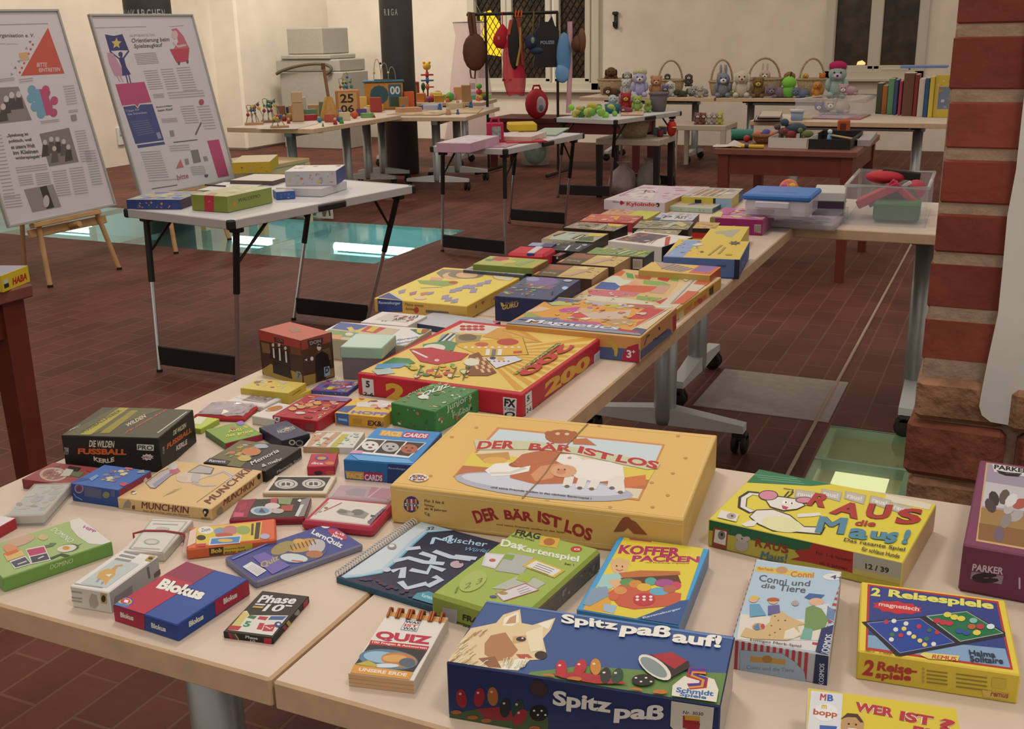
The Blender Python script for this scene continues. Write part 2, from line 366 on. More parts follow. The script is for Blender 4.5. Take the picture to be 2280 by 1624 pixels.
# pits under the glazed openings
PIT = mat('#a3bdb6',.8, noise=.15, scale=2); b = MB()
def pit(b, x0, y0, x1, y1, d, m):
    quadz(b, x0, y0, x1, y1,-d, m)
    for P in (((x0, y0),(x1, y0)),((x1, y0),(x1, y1)),((x1, y1),(x0, y1)),((x0, y1),(x0, y0))):
        (ax, ay),(bx, by) = P; b.add([(ax, ay,-d),(bx, by,-d),(bx, by,0),(ax, ay,0)],[(0,1,2,3)], m)
pit(b, GX0, GY0, GX1, GY1,.24, PIT); struct('trim_3', b)
b = MB(); pit(b, HX0, HY0, HX1, HY1,.13, mat('#b9ab8a',.8, noise=.2, scale=5)); struct('trim_4', b)
def pane_mat(h, mix):
    m = bpy.data.materials.new('floor_glass'); m.use_nodes = True; N, L = m.node_tree.nodes, m.node_tree.links; N.remove(N['Principled BSDF'])
    t = N.new('ShaderNodeBsdfTransparent'); t.inputs[0].default_value = (*[s2l(int(h[i:i+2],16)/255) for i in (1,3,5)],1)
    g = N.new('ShaderNodeBsdfGlossy'); g.inputs['Roughness'].default_value = .06; fr = N.new('ShaderNodeFresnel'); fr.inputs[0].default_value = 1.33; gm = N.new('ShaderNodeNewGeometry'); f = N.new('ShaderNodeMath'); f.operation = 'MULTIPLY'; iv = N.new('ShaderNodeMath'); iv.operation = 'SUBTRACT'; iv.inputs[0].default_value = 1; L.new(gm.outputs['Backfacing'], iv.inputs[1]); L.new(fr.outputs[0], f.inputs[0]); L.new(iv.outputs[0], f.inputs[1])
    d = N.new('ShaderNodeBsdfDiffuse'); d.inputs[0].default_value = (*[s2l(int(h[i:i+2],16)/255) for i in (1,3,5)],1); m0 = N.new('ShaderNodeMixShader'); m0.inputs[0].default_value = mix
    L.new(t.outputs[0], m0.inputs[1]); L.new(d.outputs[0], m0.inputs[2])
    x = N.new('ShaderNodeMixShader'); L.new(f.outputs[0], x.inputs[0]); L.new(m0.outputs[0], x.inputs[1]); L.new(g.outputs[0], x.inputs[2]); L.new(x.outputs[0], N['Material Output'].inputs[0])
    return m
GLASS = pane_mat('#d6efea',.07); EDGE = mat('#5f8a84',.3)
for i,(x0, x1) in enumerate(((-9.0,-7.95),(-7.95,-6.92),(-6.92,-5.72),(-5.72,-4.62),(-4.62,-3.6))):
    b = MB(); b.box(((x0+x1)/2,(GY0+GY1)/2,-.012),(x1-x0-.012, GY1-GY0-.006,.024), GLASS)
    o = struct('window_%d' % (i+3), b)
b = MB()
for x in (-7.95,-6.92,-5.72,-4.62): b.box((x,(GY0+GY1)/2,-.02),(.014, GY1-GY0,.04), EDGE)
struct('trim_5', b)
for i,(y0, y1) in enumerate(((2.55,3.02),(3.02,3.45),(3.45,3.78))):
    b = MB(); b.box(((HX0+HX1)/2,(y0+y1)/2,-.012),(HX1-HX0-.006, y1-y0-.012,.024), pane_mat('#eef4e2',.05)); struct('window_%d' % (i+8), b)
b = MB()
for y in (3.02,3.45,3.775): b.box(((HX0+HX1)/2, y,-.018),(HX1-HX0,.02,.036), mat('#7d9a80',.3))
for x in (HX0+.012, HX1-.012): b.box((x,(HY0+HY1)/2,-.018),(.024, HY1-HY0,.03), mat('#7d9a80',.3))
struct('trim_6', b)
TUBE = glow((.86,1.0,.97),9.0); TUBEW = glow((1.0,.93,.62),1.2)
def tube_light(p0, p1, label):
    crop('P'); A, B_ = atZ(p0,-.11), atZ(p1,-.11); y = (A.y + B_.y)/2; x0, x1 = A.x, B_.x
    t = thing('fluorescent_tube', label, 'light',((x0+x1)/2, y,-.22),0, 'tubes under the glass floor')
    b = MB(); b.tube([(x0, y,-.11),(x1, y,-.11)],.03, TUBE,10); part('glowing_tube', b, t)
    b = MB(); b.box(((x0+x1)/2, y,-.19),(x1-x0+.06,.06,.06), mat('#d8dcdc',.4), bev=.003); b.box((x0-.015, y,-.13),(.03,.05,.09), mat('#d8dcdc',.4)); b.box((x1+.015, y,-.13),(.03,.05,.09), mat('#d8dcdc',.4)); part('fitting', b, t)
tube_light((90,506),(212,510), 'glowing fluorescent tube below the glass floor behind the left easel')
tube_light((520,533),(612,539), 'glowing fluorescent tube below the glass floor seen under the grey folding table')
tube_light((742,550),(925,560), 'glowing fluorescent tube in the rightmost pane of the glass floor')
t = thing('fluorescent_tube', 'warm glowing tube below the narrow glass floor beside the brick pillar', 'light',(-.34,3.2,-.125))
b = MB(); crop('P'); q0, q1 = atZ((1842,1092),-.07), atZ((1985,1048),-.07); b.box(((q0.x+q1.x)/2,(q0.y+q1.y)/2,-.075),(q1.x-q0.x, q1.y-q0.y,.02), TUBEW, bev=.004); part('glowing_panel', b, t); b = MB(); b.box((-.34,3.26,-.105),(.2,.26,.04), mat('#c9c4b4',.5)); part('fitting', b, t)
# walls
b = MB(); b.box((-9.4,3.6,2),(.2,15.2,4), PLASTER); struct('wall_left', b)
b = MB(); b.box((-9.12,12.25,2),(.42,2.1,4), PLASTER, bev=.03); struct('trim_7', b)
BY_ = 13.2
WIN1 = (-6.70,-4.87,.66,3.0); WIN2 = (-2.12,-1.02,.80,3.0)
b = MB(); xs = [-9.4, WIN1[0], WIN1[1], WIN2[0], WIN2[1],4]
def wallq(b, x0, x1, z0, z1): b.box(((x0+x1)/2, BY_+.2,(z0+z1)/2),(x1-x0,.4, z1-z0), PLASTER)
wallq(b, xs[0], xs[1],0,4); wallq(b, xs[2], xs[3],0,4); wallq(b, xs[4], xs[5],0,4)
for w in (WIN1, WIN2): wallq(b, w[0], w[1],0, w[2]); wallq(b, w[0], w[1], w[3],4)
struct('wall_back', b)
# windows of the back wall
FRAMEM = mat('#cdb99b',.6); DARKP = None
def dark_glass():
    m = bpy.data.materials.new('night_glass'); m.use_nodes = True; N, L = m.node_tree.nodes, m.node_tree.links; b = N['Principled BSDF']
    t = N.new('ShaderNodeTexCoord'); n = N.new('ShaderNodeTexNoise'); n.inputs['Scale'].default_value = 7; n.inputs['Detail'].default_value = 6; L.new(t.outputs['Object'], n.inputs['Vector'])
    r = N.new('ShaderNodeValToRGB'); r.color_ramp.elements[0].position = .35; r.color_ramp.elements[0].color = (.012,.009,.006,1); r.color_ramp.elements[1].position = .75; r.color_ramp.elements[1].color = (.075,.045,.02,1)
    L.new(n.outputs['Fac'], r.inputs[0]); L.new(r.outputs[0], b.inputs['Base Color']); b.inputs['Roughness'].default_value = .25; return m
NIGHT = dark_glass(); LEAD = mat('#1d1813',.5)
def lattice(b, x0, x1, z0, z1, y, step, m):
    w, h = x1-x0, z1-z0; sl = 1.5; k = -int(h/sl/step) - 1
    while x0 + k*step < x1:
        for sg in (1,-1):
            pts = []
            for i in range(2):
                zz = (0, h)[i]; xx = (k*step + zz/sl) if sg > 0 else (w - k*step - zz/sl); pts.append([xx, zz])
            (xa, za),(xb, zb) = pts
            def clipx(p, q, X):
                f = (X - p[0])/(q[0]-p[0]); return [X, p[1] + f*(q[1]-p[1])]
            lo, hi = (pts[0], pts[1]) if xa < xb else (pts[1], pts[0])
            if hi[0] <= 0 or lo[0] >= w: continue
            l2 = clipx(lo, hi,0) if lo[0] < 0 else lo; h2 = clipx(lo, hi, w) if hi[0] > w else hi
            b.tube([(x0+l2[0], y, z0+l2[1]),(x0+h2[0], y, z0+h2[1])],.006, m,4, cap=False)
        k += 1
def casement(n, w, sashes, lit=None):
    x0, x1, z0, z1 = w; y = BY_
    b = MB()
    for cx in (x0+.05, x1-.05): b.box((cx, y-.01,(z0+z1)/2),(.10,.10, z1-z0), FRAMEM, bev=.006)
    b.box(((x0+x1)/2, y-.01, z0+.045),(x1-x0,.10,.09), FRAMEM, bev=.006)
    b.box(((x0+x1)/2, y-.03, z0-.012),(x1-x0+.14,.16,.035), FRAMEM, bev=.006)
    b.box(((x0+x1)/2, y-.01, z1-.05),(x1-x0,.10,.1), FRAMEM)
    root = struct('window_%d' % n, b)
    for i,(a, c) in enumerate(sashes):
        f = MB()
        for cx in (a-.03, c+.03): f.box((cx, y,(z0+z1)/2),(.075,.07, z1-z0-.2), FRAMEM, bev=.008)
        f.box(((a+c)/2, y, z0+.115),(c-a+.12,.07,.06), FRAMEM, bev=.008); part('window_sash', f, root)
        g = MB(); zt = z1-.1; g.add([(a, y+.03, z0+.13),(c, y+.03, z0+.13),(c, y+.03, zt),(a, y+.03, zt)],[(0,1,2,3)], NIGHT)
        if n == 1: lattice(g, a, c, z0+.13, zt, y+.022,.085, LEAD)
        part('window_pane', g, root)
    return root
casement(1, WIN1,((-6.60,-6.22),(-6.08,-5.60),(-5.42,-5.06)))
casement(2, WIN2,((-2.02,-1.63),(-1.51,-1.12)))
# bright yellow lit area seen through the leaded left pane
b = MB(); b.add([(-6.56,13.221,1.12),(-6.26,13.221,1.08),(-6.24,13.221,1.26),(-6.27,13.221,1.52),(-6.40,13.221,1.66),(-6.55,13.221,1.62)],[(0,1,2,3,4,5)], glow((1.0,.62,.03),1.2)); struct('trim_8', b)
b = MB(); b.add([(-1.76,13.221,.95),(-1.67,13.221,.95),(-1.66,13.221,.97),(-1.70,13.221,1.0),(-1.75,13.221,.985)],[(0,1,2,3,4)], glow((1.0,.6,.25),1.3)); struct('trim_9', b)
# little black bracket on the back wall
t = thing('wall_hook', 'small black hook on the bare wall between the two windows', 'hook',(-4.66,13.2,1.42)); b = MB(); b.box((-4.66,13.185,1.50),(.045,.03,.2), '#2a2320', bev=.005); part('hook_plate', b, t)
b = MB(); b.tube([(-4.66,13.17,1.46),(-4.66,13.11,1.43),(-4.66,13.10,1.48)],.014, mat('#2a2320'),6); part('hook_arm', b, t); b = MB(); b.box((-4.66,13.16,1.58),(.07,.05,.04), '#2a2320', bev=.01); part('hook_cap', b, t)
# steel columns with place names
COLM = mat('#4a4640',.55, noise=.08, scale=8)
def column(n, x, y, txt, ang, z, w):
    b = MB(); b.lathe((x, y,-.3),[(0,0),(.165,0),(.165,4.3),(0,4.3)], COLM,40)
    for i, ch in enumerate(txt):                 # letters wrap round the shaft
        vs, fs = glyphs(ch,.01); cw = .35 if ch == 'I' else .75; a = ang + (i - (len(txt)-1)/2)*w
        P = [(x + .1665*math.sin(a + (u-.5)*w*.72*cw/.75), y - .1665*math.cos(a + (u-.5)*w*.72*cw/.75), z + v*.062) for u, v, k in vs]
        b.add(P, fs, mat('#b9b2a4',.6))
    return struct('trim_%d' % n, b)
column(10,-5.75,9.72, 'RIGA',.21,1.56,.23)
column(11,-5.75,6.25, 'DÜNKIRCHEN',.46,1.52,.215)
crop('P'); q = hit((267,303), V((-9.3,0,0)), V((1,0,0))); t = thing('wall_socket', 'small white socket low on the left wall between the two boards', 'socket',(-9.3, q.y, q.z)); b = MB(); b.box((-9.285, q.y, q.z),(.03,.10,.20), '#d8cfc0', bev=.006); part('plate', b, t); b = MB(); b.box((-9.262, q.y, q.z+.045),(.02,.06,.06), '#c4baa8', bev=.004); part('outlet', b, t)
# brick pillar with plaster
BR = [mat(c,.75, noise=.12, scale=14, bump=.45) for c in ('#7c3325', '#833a2a', '#752f22', '#8a4230')]; MORT = mat('#9c7f66',.9, noise=.15, scale=30, bump=.5)
b = MB(); r = random.Random(4); PX, PY = -.105,1.9
b.box((PX+.415, PY+.33,1.0),(.832,.661,2.6), MORT, bev=.003)
zc = [1.37,1.27,1.178,1.09,1.008,.912,.82]
zs = [2.05,1.94,1.83,1.72,1.61,1.49] + zc
for i in range(len(zs)-1):
    zt, zb = zs[i]-.009, zs[i+1]+.009; e = r.uniform(-.004,.002)
    for j,(xa, xb) in enumerate(((0,.126),(.14,.40),(.415,.68),(.69,.82)) if i % 2 else ((0,.255),(.27,.40),(.415,.68),(.69,.82))):
        b.box((PX+e+(xa+xb)/2, PY+.139,(zt+zb)/2),(xb-xa,.284+r.uniform(-.004,.004), zt-zb), BR[r.randrange(4)], bev=.0035)
    b.box((PX+e+.07, PY+.45,(zt+zb)/2),(.14,.30, zt-zb), BR[r.randrange(4)], bev=.006)
ROCK = mat('#7d4430',.9, noise=.3, scale=16, bump=1.0); ROCK2 = mat('#93684a',.95, noise=.3, scale=22, bump=1.0)
zt = .80
while zt > -.02:                                  # worn footing: rough stones
    h = r.uniform(.075,.11); x = PX - .012 - (.8 - zt)*.02; 
    while x < .7:
        w = r.uniform(.10,.2); b.box((x+w/2, PY+.12+r.uniform(-.015,.01), zt-h/2),(w-.006,.28, h-.004),(ROCK, ROCK2, ROCK)[r.randrange(3)], rot=rotz(r.uniform(-.05,.05)), bev=.010); x += w
    zt -= h
struct('trim_12', b)
crop('P'); b = MB(); PL = mat('#cfc4b3',.9, noise=.04, scale=6, bump=.2)
P = [atY(p, PY-.02) for p in ((2300,60),(2276,250),(2262,380),(2243,480),(2232,600),(2222,700),(2200,800),(2184,880),(2180,905),(2186,925),(2205,940),(2250,948),(2330,955))]
P[0] = V((P[0].x, P[0].y,2.2)); P += [V((.72, PY-.02, P[-1].z-.01)), V((.72, PY-.02,2.2))]
b.slab(list(reversed(P)),(0,-1,0),.05, PL); struct('trim_13', b)
# ------------------------------------------------------------------ tables
MAPLE = mat('#d1b79d',.45, noise=.05, scale=9); MEDGE = mat('#cba47c',.5, noise=.08, scale=30); STEEL = mat('#a8a49a',.38, metal=.6); STEELW = mat('#c9c2b6',.4)
BLACK = mat('#171412',.5); RUBBER = mat('#1c1817',.6); CHROME = mat('#d8d2c8',.18, metal=.95)
def xf(loc, rz): R = rotz(rz); return lambda x, y, z=0.0: V(loc) + R @ V((x, y, z))
def conference_table(label, cx, cy, wid, ln, rz=0.0, z=TABLE, legs=None, inset=.29, group='maple conference tables on castors'):
    """length along local y"""
    loc = (cx, cy,0); R = rotz(rz); T = xf(loc, rz); t = thing('conference_table', label, 'table', loc, rz, group)
    b = MB(); b.box(T(0,0, z-.018),(wid, ln,.036), MEDGE, R,.003,{'+z': MAPLE}); part('tabletop', b, t)
    ys = legs or (-ln/2 + inset, ln/2 - inset)
    b = MB(); b.box(T(0,0, z-.066),(.06, abs(ys[1]-ys[0])+.1,.05), STEEL, R,.004); b.box(T(-wid*.28,0, z-.045),(.10, abs(ys[1]-ys[0])-.1,.018), BLACK, R,.003); b.box(T(wid*.28,0, z-.045),(.10, abs(ys[1]-ys[0])-.1,.018), BLACK, R,.003); part('underframe', b, t)
    for y in ys:
        b = MB(); b.lathe(T(0, y,0),[(0,.075),(.034,.075),(.038,.10),(.038, z-.056),(0, z-.056)], STEEL,20, sx=1, sy=1.1)
        b.box(T(0, y, z-.046),(wid*.72,.07,.02), BLACK, R,.003); lg = part('leg', b, t)
        b = MB()
        for sg in (-1,1):
            x0, x1 = .02*sg,(wid/2-.07)*sg; hw0, hw1 = .03,.024
            P = [T(x0, y-hw0,.075), T(x0, y+hw0,.075), T(x1, y+hw1,.078), T(x1, y-hw1,.078)]; Q = [T(x0, y-hw0,.135), T(x0, y+hw0,.135), T(x1, y+hw1,.105), T(x1, y-hw1,.105)]
            b.add(P+Q,[(0,3,2,1),(4,5,6,7),(0,1,5,4),(1,2,6,5),(2,3,7,6),(3,0,4,7)], STEELW)
        part('foot', b, t)
        for sg in (-1,1):
            b = MB(); c = T((wid/2-.085)*sg, y,.036)
            for q in (-.016,.016): b.lathe(c + R @ V((q,0,0)),[(0,-.009),(.030,-.009),(.036,-.004),(.036,.004),(.030,.009),(0,.009)], RUBBER,16, rot=R @ Matrix.Rotation(math.pi/2,3, 'Y'))
            b.box(c + V((0,0,.026)),(.05,.045,.028), RUBBER, R,.006); b.tube([c + V((0,0,.03)), c + V((0,0,.046))],.012, STEEL,8); part('castor', b, t)
    return t
LX0, LX1 = -1.358,-.655; TY = (.781,2.233,3.685); G_ = .002
conference_table('maple table nearest the camera at left, crowded with small card games',(LX0+LX1)/2,(TY[0]+TY[1])/2, LX1-LX0-2*G_, TY[1]-TY[0]-2*G_)
conference_table('maple table continuing the long row behind, covered with boxed games',(LX0+LX1)/2,(TY[1]+TY[2])/2, LX1-LX0-2*G_, TY[2]-TY[1]-2*G_)
conference_table('maple table across the far end of the row, carrying plastic bins',-.66,4.035,.70-2*G_,1.40, math.pi/2)
conference_table('maple table at bottom right with the large boxes and a travel game', LX1+.725+G_,1.1545,.747-G_,1.45, math.pi/2)
# grey tables at the back
conference_table('toy table left of the steel column, covered with wooden toys',-5.33,7.66,.80,1.42, math.radians(2),.70)
conference_table('toy table in front of the steel column with flat wooden puzzles',-4.88,9.08,.73,1.28, math.radians(12),.68)
conference_table('toy table behind the other two, under the wooden activity box',-5.585,8.93,.66,1.0, math.radians(12),.68)
conference_table('farthest toy table beyond the steel column, bearing the stacking tower',-5.95,10.56,.66,1.5, math.radians(102),.68)
conference_table('table under the row of soft toys at the back wall, left one',-3.65,11.62,.70,1.50, math.pi/2,.69)
conference_table('table under the soft toys at the back wall, right one',-2.13,11.62,.70,1.50, math.pi/2,.69)
conference_table('table holding the row of books and a clear bin, near the pillar',-1.15,8.86,.72,1.50, math.pi/2,.69)
def folding_table(label, NL, NR, FR, z, feet, group='aluminium folding camping tables'):
    NL, NR, FR = V((*NL, z)), V((*NR, z)), V((*FR, z)); e = NR - NL; g = FR - NR; g = g - e*(g.dot(e)/e.dot(e)); rz = math.atan2(e.y, e.x)
    c = NL + e/2 + g/2; w, d = e.length, g.length; R = rotz(rz); loc = (c.x, c.y,0); T = xf(loc, rz)
    t = thing('folding_table', label, 'table', loc, rz, group)
    b = MB(); b.box(T(0,0, z-.008),(w-.02, d-.02,.012), mat('#c8beb4',.5), R); part('tabletop', b, t)
    b = MB(); A = mat('#b3a79a',.45)
    for sx in (-1,1): b.box(T(sx*(w/2-.007),0, z-.018),(.014, d-.02,.036), A, R,.002)
    for sy in (-1,1): b.box(T(0, sy*(d/2-.007), z-.018),(w-.02,.014,.036), A, R,.002)
    part('edge_frame', b, t)
    for sx in (-1,1):
        for sy in (-1,1): b = MB(); b.box(T(sx*(w/2-.012), sy*(d/2-.012), z-.0185),(.032,.032,.039), BLACK, R,.006); part('corner_cap', b, t)
    for sx in (-1,1):
        b = MB(); b.box(T(sx*(w/2+.002),0, z-.02),(.012,.17,.028), BLACK, R,.005); part('hinge_cover', b, t)
    tops = [T(-w/2+.05,-d/2+.07, z-.035), T(w/2-.05,-d/2+.07, z-.035), T(w/2-.05, d/2-.07, z-.035), T(-w/2+.05, d/2-.07, z-.035)]
    F = [V((*f,0)) for f in feet]
    for P, Q, sy in zip(tops, F,(1,1,-1,-1)):
        K = P.lerp(Q,.42); b = MB(); b.tube([P.lerp(Q,.40), Q],.0095, CHROME,10); b.tube([Q + V((0,0,.012)), Q],.013, RUBBER,8); lg = part('leg', b, t)
        b = MB(); b.tube([P, K],.014, BLACK,8); b.box(P - V((0,0,.01)),(.05,.04,.03), BLACK, R,.004); subpart('leg_sleeve', b, lg, t)
        b = MB(); s0 = P + R @ V((0,.17*sy,.0)); s1 = P.lerp(Q,.24); b.tube([s0, s0.lerp(s1,.5)],.007, BLACK,6); b.tube([s0.lerp(s1,.45), s1],.006, BLACK,6); part('strut', b, t)
    for i, j in ((0,1),(3,2)):
        a, c2 = tops[i].lerp(F[i],.89), tops[j].lerp(F[j],.89); b = MB(); b.box((a + c2)/2,((c2-a).length-.012,.014,.085), BLACK, rotz(math.atan2((c2-a).y,(c2-a).x)),.004); part('foot_panel', b, t)
    return t
folding_table('grey folding table standing beside the easels over the glass floor',(-3.39,3.41),(-2.74,3.30),(-2.81,4.46),.70,((-3.27,3.38),(-2.86,3.39),(-2.82,4.33),(-3.25,4.33)))
folding_table('pale folding table in the middle with the red toy case on top',(-3.37,6.04),(-2.82,6.00),(-2.82,7.12),.70,((-3.38,6.17),(-2.88,6.09),(-2.95,7.26),(-3.42,7.31)))
folding_table('pale folding table below the clothes rack, heaped with green toys',(-3.49,8.37),(-2.90,8.23),(-2.90,9.30),.70,((-3.57,8.64),(-3.11,8.68),(-2.76,9.47),(-3.32,9.56)))
def leg_table(name, label, cx, cy, w, d, z, rz, top, legm, lw=.05, th=.05, apron=0, over=0.0, foot=True):
    loc = (cx, cy,0); R = rotz(rz); T = xf(loc, rz); t = thing(name, label, 'table', loc, rz)
    b = MB(); b.box(T(0,0, z-th/2),(w, d, th), top, R,.004); part('tabletop', b, t)
    if apron:
        b = MB(); i = over + .012
        for sy in (-1,1): b.box(T(0, sy*(d/2-i-.01), z-th-apron/2),(w-2*i-lw,.02, apron), legm, R)
        for sx in (-1,1): b.box(T(sx*(w/2-i-.01),0, z-th-apron/2),(.02, d-2*i-lw, apron), legm, R)
        part('apron', b, t)
    for sx in (-1,1):
        for sy in (-1,1):
            b = MB(); p = T(sx*(w/2-over-lw/2), sy*(d/2-over-lw/2),0); k = lw/2
            P0 = [p + R @ V((x*k*.8, y*k*.8,0)) for x, y in ((-1,-1),(1,-1),(1,1),(-1,1))]; P1 = [p + R @ V((x*k, y*k, z-th)) for x, y in ((-1,-1),(1,-1),(1,1),(-1,1))]
            b.add(P0 + P1,[(3,2,1,0),(4,5,6,7),(0,1,5,4),(1,2,6,5),(2,3,7,6),(3,0,4,7)], legm); part('leg', b, t)
    return t
REDW = mat('#6b2d20',.4, noise=.12, scale=12); REDT = mat('#7a4534',.4, noise=.12, scale=12)
leg_table('wooden_table', 'reddish brown wooden table at the far end of the long row, strewn with small toys',-1.165,6.60,.78,1.04,.73,0, REDT, REDW,.06,.035,.11,.02)
leg_table('wooden_table', 'dark red wooden table cut by the left edge, with a yellow box on it',-2.86,1.58,.94,.92,.75,0, REDT, REDW,.07,.035,.10,.02)
leg_table('side_table', 'small square side table with white top and black legs carrying a wicker basket',-2.98,8.97,.56,.46,.50,0, mat('#b9a489',.5), mat('#1d1614',.5))
leg_table('side_table', 'small square white side table below the soft toys',-2.92,11.02,.55,.50,.45,0, mat('#bda489',.5), mat('#bda489',.5))
leg_table('low_table', 'dark red low table behind the clothes rack under the window',-4.27,10.72,1.66,.56,.52,0, mat('#541a1c',.5), mat('#541a1c',.5),.07,.05,.1)
leg_table('low_table', 'low pale wooden toy table behind the right easel',-5.2,6.58,.60,.62,.49,0, mat('#c2a070',.5), mat('#ceb37e',.5),.06,.03,.05)
# ------------------------------------------------------------------ easels with information boards
PINE = mat('#b98a58',.55, noise=.12, scale=14); PAPER = '#c9b9b3'; ALU = mat('#a59a8c',.4)
def easel_board(label, elabel, F1, F2, corners, tilt, rear):
    F1, F2 = V((*F1,0)), V((*F2,0)); e = (F2 - F1).normalized(); back = V((-e.y, e.x,0))
    if back.x > 0: back = -back
    up = (V((0,0,1))*math.cos(tilt) + back*math.sin(tilt)); n = e.cross(up)
    if n.x < 0: n = -n
    o = F1 + n*.02; crop('P'); BL, BR, TR, TL = [hit(c, o, n) if c else None for c in corners]
    if TL is None: TL = BL + TR - BR
    if BL is None: BL = TL + BR - TR
    w = ((BR-BL).length + (TR-TL).length)/2; h = ((TL-BL).length + (TR-BR).length)/2; cc = (BL+BR+TL+TR)/4
    u = ((BR-BL) + (TR-TL)).normalized(); u = u - n*u.dot(n); u.normalize(); v = n.cross(u)
    Rm = Matrix((u, v, n)).transposed(); rz = math.atan2(e.y, e.x); base = (F1 + F2)/2
    t = thing('easel', elabel, 'easel', base, rz, 'pine easels carrying the boards')
    top = [F1.lerp(F2,.36) + up*1.5, F1.lerp(F2,.64) + up*1.5]
    for f, q in zip((F1, F2), top): b = MB(); b.tube([f, q],.02, PINE,4); b.tube([f, f+V((0,0,.015))],.022, RUBBER,4); part('front_leg', b, t)
    b = MB(); b.tube([V((*rear,0)), F1.lerp(F2,.5) + up*1.45 - n*.03],.019, PINE,4); part('rear_leg', b, t)
    zb = min(BL.z, BR.z); k = (zb - .06)/up.z
    p, q = F1 + up*k, F2 + up*k; tt = k/1.5; p = F1.lerp(top[0], tt); q = F2.lerp(top[1], tt)
    b = MB(); b.box((p+q)/2 - n*.02,((q-p).length+.12,.05,.03), PINE, Matrix((e, up, e.cross(up))).transposed(),.003); part('crossbar', b, t)
    b = MB(); l = (BL+BR)/2 - v*.016 + n*.006; b.box(l,(w*.62,.028,.05), PINE, Rm,.003); part('ledge', b, t)
    b = MB(); pg = (p+q)/2; b.tube([pg - n*.05, pg + n*.08],.018, PINE,8); part('peg', b, t)
    bt = thing('poster_board', label, 'poster',(BL+BR)/2, rz, 'framed information boards'); b = MB(); ft = .014
    for s_, c_, sz in ((0,(0, h/2-ft/2),(w, ft)),(0,(0,-h/2+ft/2),(w, ft)),(0,(w/2-ft/2,0),(ft, h-2*ft)),(0,(-w/2+ft/2,0),(ft, h-2*ft))):
        b.box(cc + u*c_[0] + v*c_[1] + n*.012,(sz[0], sz[1],.024), ALU, Rm,.002)
    part('frame', b, bt)
    b = MB(); b.box(cc + n*.008,(w-2*ft, h-2*ft,.012), mat(PAPER,.6), Rm)
    return bt, Face(b, cc - u*w/2 - v*h/2 + n*.0145, u*w, v*h), b
INK = '#5d5350'; GREY = '#9a8d88'; PINK = '#b04a68'; NAVY = '#474a70'; CORAL = '#b9503f'; TEAL = '#6d93a0'
F2r = (-5.03,6.03)
bt, f, b = easel_board('left framed information board on easel, showing a big red triangle', 'pine easel under the left information board',(-5.06,4.44),(-5.04,4.97),((18,508),(258,458),(122,22), None), math.radians(12.5),(-5.57,4.71))
crop('L')
f.poly([(310,178),(416,475),(135,490)], CORAL)
f.text((237,432),(302,432),(240,405), 'BITTE', PAPER); f.text((253,465),(388,460),(252,440), 'EINTRETEN', PAPER)
f.text((-30,248),(222,248),(-30,215), 'Organisation e. V.', INK,.03)
f.text((-120,288),(120,290),(-120,278), 'lebendige Vielfalt gestalten', GREY)
for i in range(6): f.pdot((75+i*24,480-i*42),11,12,('#8a8a84', '#6d6f6c')[i % 2],3, i*.7)
for i in range(7): f.pdot((128+i*14,468-i*30),7,8, CORAL,8)
f.poly([(120,345),(175,335),(190,385),(135,395)], '#c59a6a')
f.pline([(-30,160),(310,152)],.004, GREY)
f.poly([(-90,570),(118,560),(205,775),(-60,805)], '#83746c')
for x, y in ((40,640),(75,615),(120,610),(20,690)): f.pdot((x, y),17,22, '#c2aea2',10); f.poly([(x-28, y+100),(x+34, y+90),(x+20, y+20),(x-16, y+20)], '#4a403c')
for x, y in ((205,580),(200,635),(225,690),(265,735),(240,605)): f.pdot((x, y),27,30, TEAL)
f.poly([(215,590),(252,575),(298,745),(240,740)], TEAL)
for x, y in ((295,580),(350,650),(345,728),(300,600),(315,690)): f.pdot((x, y),25,28, PINK)
f.poly([(252,575),(300,580),(350,740),(298,745)], PINK)
for i, w in enumerate(('„Spielzeug ist', 'politisch, weil', 'es unsere Welt', 'im Kleinen', 'widerspiegelt“')): f.text((45+i*14,892+i*38-i*2),(185+i*21,880+i*36),(40+i*14,866+i*38-i*2), w, INK,.05)
f.poly([(255,865),(445,825),(508,1045),(318,1075)], '#7d7068')
for i,(x, y) in enumerate(((290,920),(330,900),(370,900),(410,915),(440,950),(350,960))): f.pdot((x, y),14,18, '#b9a79c',10); f.poly([(x-22, y+95),(x+30, y+85),(x+18, y+16),(x-14, y+16)],('#443a36', '#5b4f49')[i % 2])
f.poly([(155,1225),(340,1190),(395,1335),(210,1370)], '#8b7e76'); f.poly([(255,1210),(300,1200),(350,1340),(300,1350)], '#3b302d'); f.pdot((298,1300),20,40, '#b9a79c')
for k,(x, y, w, h, n) in enumerate(((-60,880,70,420,18),(20,1270,110,90,5),(100,1085,200,45,3),(115,1140,90,70,5),(225,1125,90,80,6),(335,1110,90,170,11),(445,1090,90,180,11),(480,850,70,210,13),(405,560,70,130,8),(-60,520,150,25,2),(120,515,90,30,2),(440,715,60,20,2),(260,785,120,20,2),(545,980,70,230,14))):
    for i in range(n):
        dy = i*h/n; dx = (y+dy-850)*.0 + dy*.22
        f.pline([(x+dx, y+dy),(x+w+dx, y+dy-w*.12)],.0035, GREY)
f.poly([(455,745),(488,738),(496,775),(463,782)], '#8d807a')
part('poster', b, bt)
bt, f, b = easel_board('right framed information board on easel, showing pink and navy panels', 'pine easel under the right information board',(-5.05,5.5), F2r,((322,440),(527,400),(420,33),(180,33)), math.radians(12.5),(-5.55,5.78))
crop('L')
f.text((850,285),(1095,275),(848,248), 'Orientierung beim', INK,.04); f.text((868,320),(1050,310),(865,285), 'Spielzeugkauf', INK,.04); f.text((838,240),(1000,232),(838,224), 'HAUPTVERANSTALTUNG', GREY)
